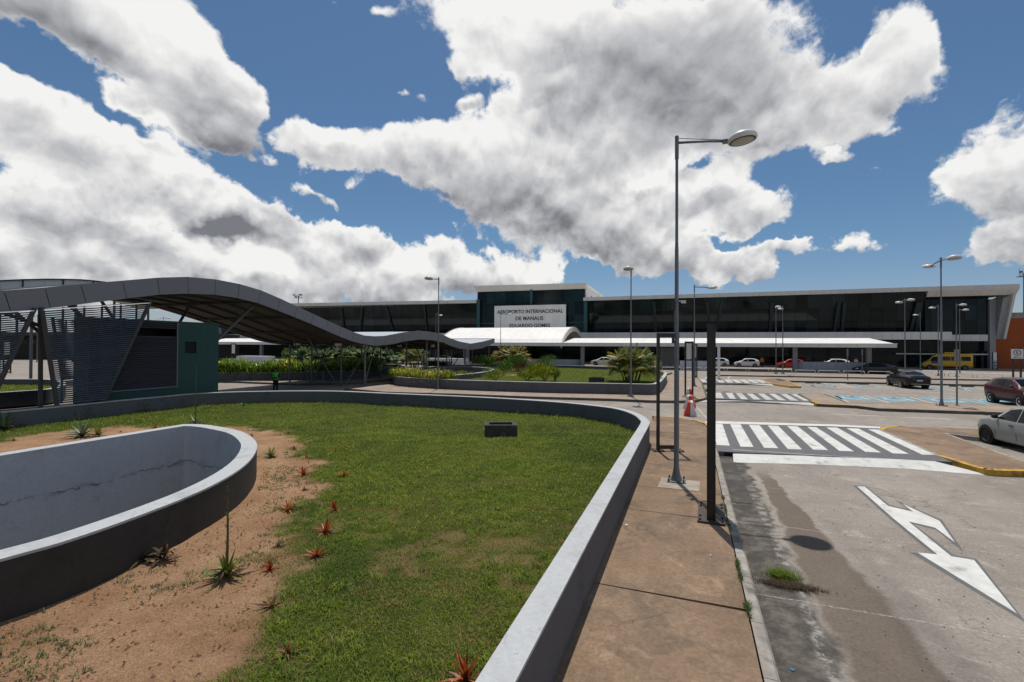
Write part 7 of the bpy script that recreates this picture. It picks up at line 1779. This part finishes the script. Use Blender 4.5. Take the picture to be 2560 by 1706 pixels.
hedge([P(x, y, .87) for x, y in ((992, 936), (1012, 940), (1060, 944), (1095, 946), (1128, 947))], 1.5, 1.2, 3600, 'croton', 'yellow green strap leaved hedge at the left end of the second planter', (.45, .85), .5, 6, .08)

# ================================================================== GRASS, WEEDS, PEBBLES (uncountable)
def blades(name, X, Y, Z, L, Wd_, lean, tone, m):
    n = len(X); az = nr.uniform(0, 2*np.pi, n); dx, dy = np.cos(az), np.sin(az); sx, sy = -dy*Wd_/2, dx*Wd_/2
    lx, ly = dx*L*lean, dy*L*lean
    v = np.zeros((n, 5, 3), np.float32)
    v[:, 0] = np.stack([X-sx, Y-sy, Z], 1); v[:, 1] = np.stack([X+sx, Y+sy, Z], 1)
    v[:, 2] = np.stack([X-sx*.8+lx*.35, Y-sy*.8+ly*.35, Z+L*.62], 1); v[:, 3] = np.stack([X+sx*.8+lx*.35, Y+sy*.8+ly*.35, Z+L*.62], 1)
    v[:, 4] = np.stack([X+lx, Y+ly, Z+L*(1-.35*np.minimum(1, lean))], 1)
    me_ = bpy.data.meshes.new(name); b = np.arange(n)*5
    loops = np.stack([b, b+1, b+3, b+2, b+2, b+3, b+4], 1).ravel()
    me_.vertices.add(n*5); me_.vertices.foreach_set('co', v.ravel()); me_.loops.add(n*7); me_.loops.foreach_set('vertex_index', loops.astype(np.int32))
    me_.polygons.add(n*2); st_ = np.stack([np.arange(n)*7, np.arange(n)*7+4], 1).ravel(); me_.polygons.foreach_set('loop_start', st_.astype(np.int32))
    me_.update(calc_edges=True); me_.validate()
    at_ = me_.attributes.new('tone', 'FLOAT', 'POINT'); at_.data.foreach_set('value', np.repeat(tone, 5).astype(np.float32)); me_.materials.append(m)
    return link(name, me_, kind='stuff')
def scatter(n, x0, x1, y0, y1): return nr.uniform(x0, x1, n), nr.uniform(y0, y1, n)
def grass_field():
    Xs, Ys, Ls, Ws = [], [], [], []
    for n, x0, x1, y0, y1, L, w in ((250000, -9, 2.6, 2.6, 10, .046, .0075), (160000, -14, 5, 9, 17, .058, .012), (110000, -22, 5.5, 15, 26, .075, .018)):
        X, Y = scatter(n, x0, x1, y0, y1); k = inside(mid1, X, Y) & ~inside(WELL1, X, Y); X, Y = X[k], Y[k]
        s = soilness(X, Y); k = nr.random(len(X)) > s*1.02+.01; X, Y, s = X[k], Y[k], s[k]
        pat = fbm(X, Y, .5, 77); Xs.append(X); Ys.append(Y)
        Ls.append(L*nr.uniform(.5, 1.3, len(X))*(.35+1.3*pat)*(1-.4*s)); Ws.append(w*nr.uniform(.7, 1.3, len(X)))
    X, Y, L, w = map(np.concatenate, (Xs, Ys, Ls, Ws))
    dry = np.clip((fbm(X, Y, .8, 41)-.36)/.2, 0, 1)*np.clip((fbm(X, Y, 4., 51)-.3)/.3, 0, 1)*np.clip((11.5-Y)/4, .15, 1); lush = fbm(X, Y, .45, 61)*.65+fbm(X, Y, 2.2, 62)*.35
    tone = np.clip(nr.normal(.40, .17, len(X))+(lush-.5)*1.3, 0, .76); isdry = nr.random(len(X)) < dry*.75; tone[isdry] = nr.uniform(.8, 1, isdry.sum())
    blades('grass', X, Y, lawn_z(X, Y)-.005, L, w, nr.uniform(.2, 1.1, len(X)), tone, M['grass'])
grass_field()
def far_grass(poly, cut, z, n, L=.09, w=.03):
    x0, x1 = min(p[0] for p in poly), max(p[0] for p in poly); y0, y1 = min(p[1] for p in poly), max(p[1] for p in poly)
    X, Y = scatter(n, x0, x1, y0, y1); k = inside(offset(poly, .25), X, Y)
    if cut is not None: k &= ~inside(cut, X, Y)
    X, Y = X[k], Y[k]; d = polydist([tuple(sp0[:2]), tuple(sp1[:2])], X, Y); k = d > .9; X, Y = X[k], Y[k]
    blades('grass', X, Y, np.full(len(X), z), L*nr.uniform(.6, 1.3, len(X)), np.full(len(X), w), nr.uniform(.2, 1, len(X)), np.clip(nr.normal(.5, .18, len(X)), 0, .77), M['grass'])
far_grass(PL2, WELL2, .5, 60000); far_grass([p for p in PL4], None, .45, 30000)
# taller clumps and weeds in the lawn, thicker along the wall
def clumps(n, x0, x1, y0, y1, cond, per, spread, L, wd, nm):
    X, Y = scatter(n, x0, x1, y0, y1); k = inside(mid1, X, Y) & ~inside(WELL1, X, Y) & (soilness(X, Y) < .5); X, Y = X[k], Y[k]; k = cond(X, Y); X, Y = X[k], Y[k]
    sz = np.repeat(nr.uniform(.5, 1.4, len(X)), per); tn = np.repeat(nr.normal(.4, .22, len(X)), per)
    X = np.repeat(X, per)+nr.normal(0, spread, len(X)*per); Y = np.repeat(Y, per)+nr.normal(0, spread, len(Y)*per); k = inside(mid1, X, Y); X, Y, sz, tn = X[k], Y[k], sz[k], tn[k]
    blades(nm, X, Y, lawn_z(X, Y)-.005, L*sz*nr.uniform(.6, 1.2, len(X)), wd*nr.uniform(.7, 1.3, len(X)), nr.uniform(.2, 1.3, len(X)), np.clip(tn+nr.normal(0, .1, len(X)), 0, .78), M['grass'])
inner1 = offset(PL1, .27)
clumps(9000, -8, 5, 2.6, 16, lambda X, Y: fbm(X, Y, 1.2, 101) > .47, 16, .045, .075, .009, 'grass_clumps')
clumps(9000, -22, 5.5, 3, 26, lambda X, Y: polydist(inner1, X, Y) < .16, 14, .05, .15, .014, 'wall_foot_grass')
# fallen leaves and clods on the sand
X, Y = scatter(1500, -9, 1.5, 2.4, 13); k = inside(mid1, X, Y) & ~inside(offset(WELL1, -.1), X, Y) & (soilness(X, Y) > .25); X, Y = X[k], Y[k]
blades('fallen_leaves', X, Y, lawn_z(X, Y)+.004, nr.uniform(.02, .06, len(X)), nr.uniform(.010, .025, len(X)), nr.uniform(1.2, 2.2, len(X)), nr.uniform(0, 1, len(X)), M['dead'])
# weeds in the sand: small flat tufts
X, Y = scatter(5200, -9, 0, 2.6, 14); k = inside(mid1, X, Y) & ~inside(offset(WELL1, -.15), X, Y) & (soilness(X, Y) > .5) & (fbm(X, Y, 1.1, 91) > .55); X, Y = X[k], Y[k]
rep = 9; X = np.repeat(X, rep)+nr.normal(0, .035, len(X)*rep); Y = np.repeat(Y, rep)+nr.normal(0, .035, len(Y)*rep)
blades('weeds', X, Y, lawn_z(X, Y)-.004, nr.uniform(.02, .055, len(X)), nr.uniform(.006, .014, len(X)), nr.uniform(.6, 1.6, len(X)), np.clip(nr.normal(.4, .3, len(X)), 0, 1), M['weed'])
# dry crumbs and pebbles
M['pebble'] = mat('sand pebble', (.36, .20, .12), .9, var=.5, scale=60)
def pebbles(n, x0, x1, y0, y1, r0, r1, cond, zf, name, m):
    X, Y = scatter(n, x0, x1, y0, y1); k = cond(X, Y); X, Y = X[k], Y[k]; n = len(X); r_ = nr.uniform(r0, r1, n)**1.0; a = nr.uniform(0, 6.28, n)
    base_v = np.array([(1, 0, 0), (0, 1, 0), (-1, 0, 0), (0, -1, 0), (0, 0, .8)], np.float32)
    v = np.zeros((n, 5, 3), np.float32); c, s = np.cos(a), np.sin(a); el = nr.uniform(.5, 1, n)
    for i, b in enumerate(base_v): v[:, i, 0] = X+r_*(b[0]*c-b[1]*s*el); v[:, i, 1] = Y+r_*(b[0]*s+b[1]*c*el); v[:, i, 2] = zf(X, Y)+r_*b[2]-.002
    fs = np.concatenate([np.array([[0, 1, 4], [1, 2, 4], [2, 3, 4], [3, 0, 4]])+5*i for i in range(n)])
    me_ = bpy.data.meshes.new(name); me_.from_pydata(v.reshape(-1, 3).tolist(), [], fs.tolist()); me_.materials.append(m); return link(name, me_, kind='stuff')
M['clod'] = mat('dark soil clod', (.20, .105, .06), .95, var=.5, scale=40)
pebbles(2600, -9, -.5, 2.4, 12, .012, .034, lambda X, Y: inside(mid1, X, Y) & ~inside(offset(WELL1, -.1), X, Y) & (soilness(X, Y) > .4), lawn_z, 'soil_clods', M['clod'])
pebbles(34000, -9, -.5, 2.4, 11, .005, .017, lambda X, Y: inside(mid1, X, Y) & ~inside(WELL1, X, Y) & (soilness(X, Y) > .55), lawn_z, 'pebbles', M['pebble'])
# flecks of yellow flowers on the lawn
X, Y = scatter(1500, -6, 4, 8, 18); k = inside(mid1, X, Y) & (soilness(X, Y) < .2) & (fbm(X, Y, .6, 13) > .5); X, Y = X[k], Y[k]
blades('lawn_flowers', X, Y, lawn_z(X, Y)+.045, np.full(len(X), .02), np.full(len(X), .03), np.full(len(X), 1.), np.full(len(X), 1.), leafmat('yellow petals', (.5, .33, .02), (.55, .36, .03), None))
# grass in the kerb joints and the tuft on the road
def tuft(cx_, cy_, n, sx, sy, L, m, name, z=0., wd=.006, sl=None):
    a = nr.normal(0, sx, n)+cx_; s = nr.normal(0, sy, n)+cy_
    if sl is not None: a = np.clip(a, *sl)
    X = K0.x+ua.x*a+us.x*s; Y = K0.y+ua.y*a+us.y*s
    return X, Y, np.full(n, z), L*nr.uniform(.5, 1.2, n), np.full(n, wd), nr.uniform(.3, 1.2, n)
tc = G(*zc_(858, 1010)); X, Y, Z, L, w, le = tuft(tc[0], tc[1]+.05, 900, .09, .06, .12, None, 't'); t1 = blades('grass_tuft', X, Y, Z, L, w, le, np.clip(nr.normal(.3, .2, len(X)), 0, .7), M['grass'])
t1['label'] = 'green grass tuft growing from a heap of dead roots on the road'; t1['category'] = 'grass'; t1['kind'] = 'thing'
tc = G(*zc_(895, 1062)); X, Y, Z, L, w, le = tuft(tc[0], tc[1]+.06, 1900, .17, .055, .05, None, 't'); blades('dead_grass', X, Y, Z+.004, L, w, le*1.6, np.clip(nr.normal(.5, .3, len(X)), 0, 1), M['dead'])
parts_ = []
for (px, py, n, sx, sy) in [(548, 575, 140, .012, .07), (565, 640, 220, .012, .16), (590, 740, 160, .012, .12), (628, 940, 240, .014, .10), (640, 1000, 160, .012, .08), (680, 1165, 200, .018, .05), (690, 1200, 80, .012, .08), (530, 620, 120, .02, .10)]:
    c = G(*zc_(px, py), .155); parts_.append(tuft(min(c[0], -.158), c[1], n, sx, sy, .05, None, 't', .155))
for (px, py, n, sx, sy, src) in [(2060, 925, 260, .12, .10, zb), (745, 800, 260, .05, .5, zb), (500, 630, 300, .5, .08, za), (1450, 660, 260, 1.4, .05, za), (640, 635, 240, .6, .06, za)]:
    c = G(*src(px, py), .0); parts_.append(tuft(c[0], c[1], n, sx, sy, .14, None, 't', 0., .02))
blades('kerb_weeds', *[np.concatenate([p[i] for p in parts_]) for i in range(6)], np.clip(nr.normal(.35, .25, sum(len(p[0]) for p in parts_)), 0, 1), M['weed'])
# crumbs of dirt on the road
pebbles(900, 2.0, 9, 4.6, 15, .005, .016, lambda X, Y: nr.random(len(X)) < .5, lambda X, Y: np.full(len(X), .003), 'road_crumbs', M['stone'])
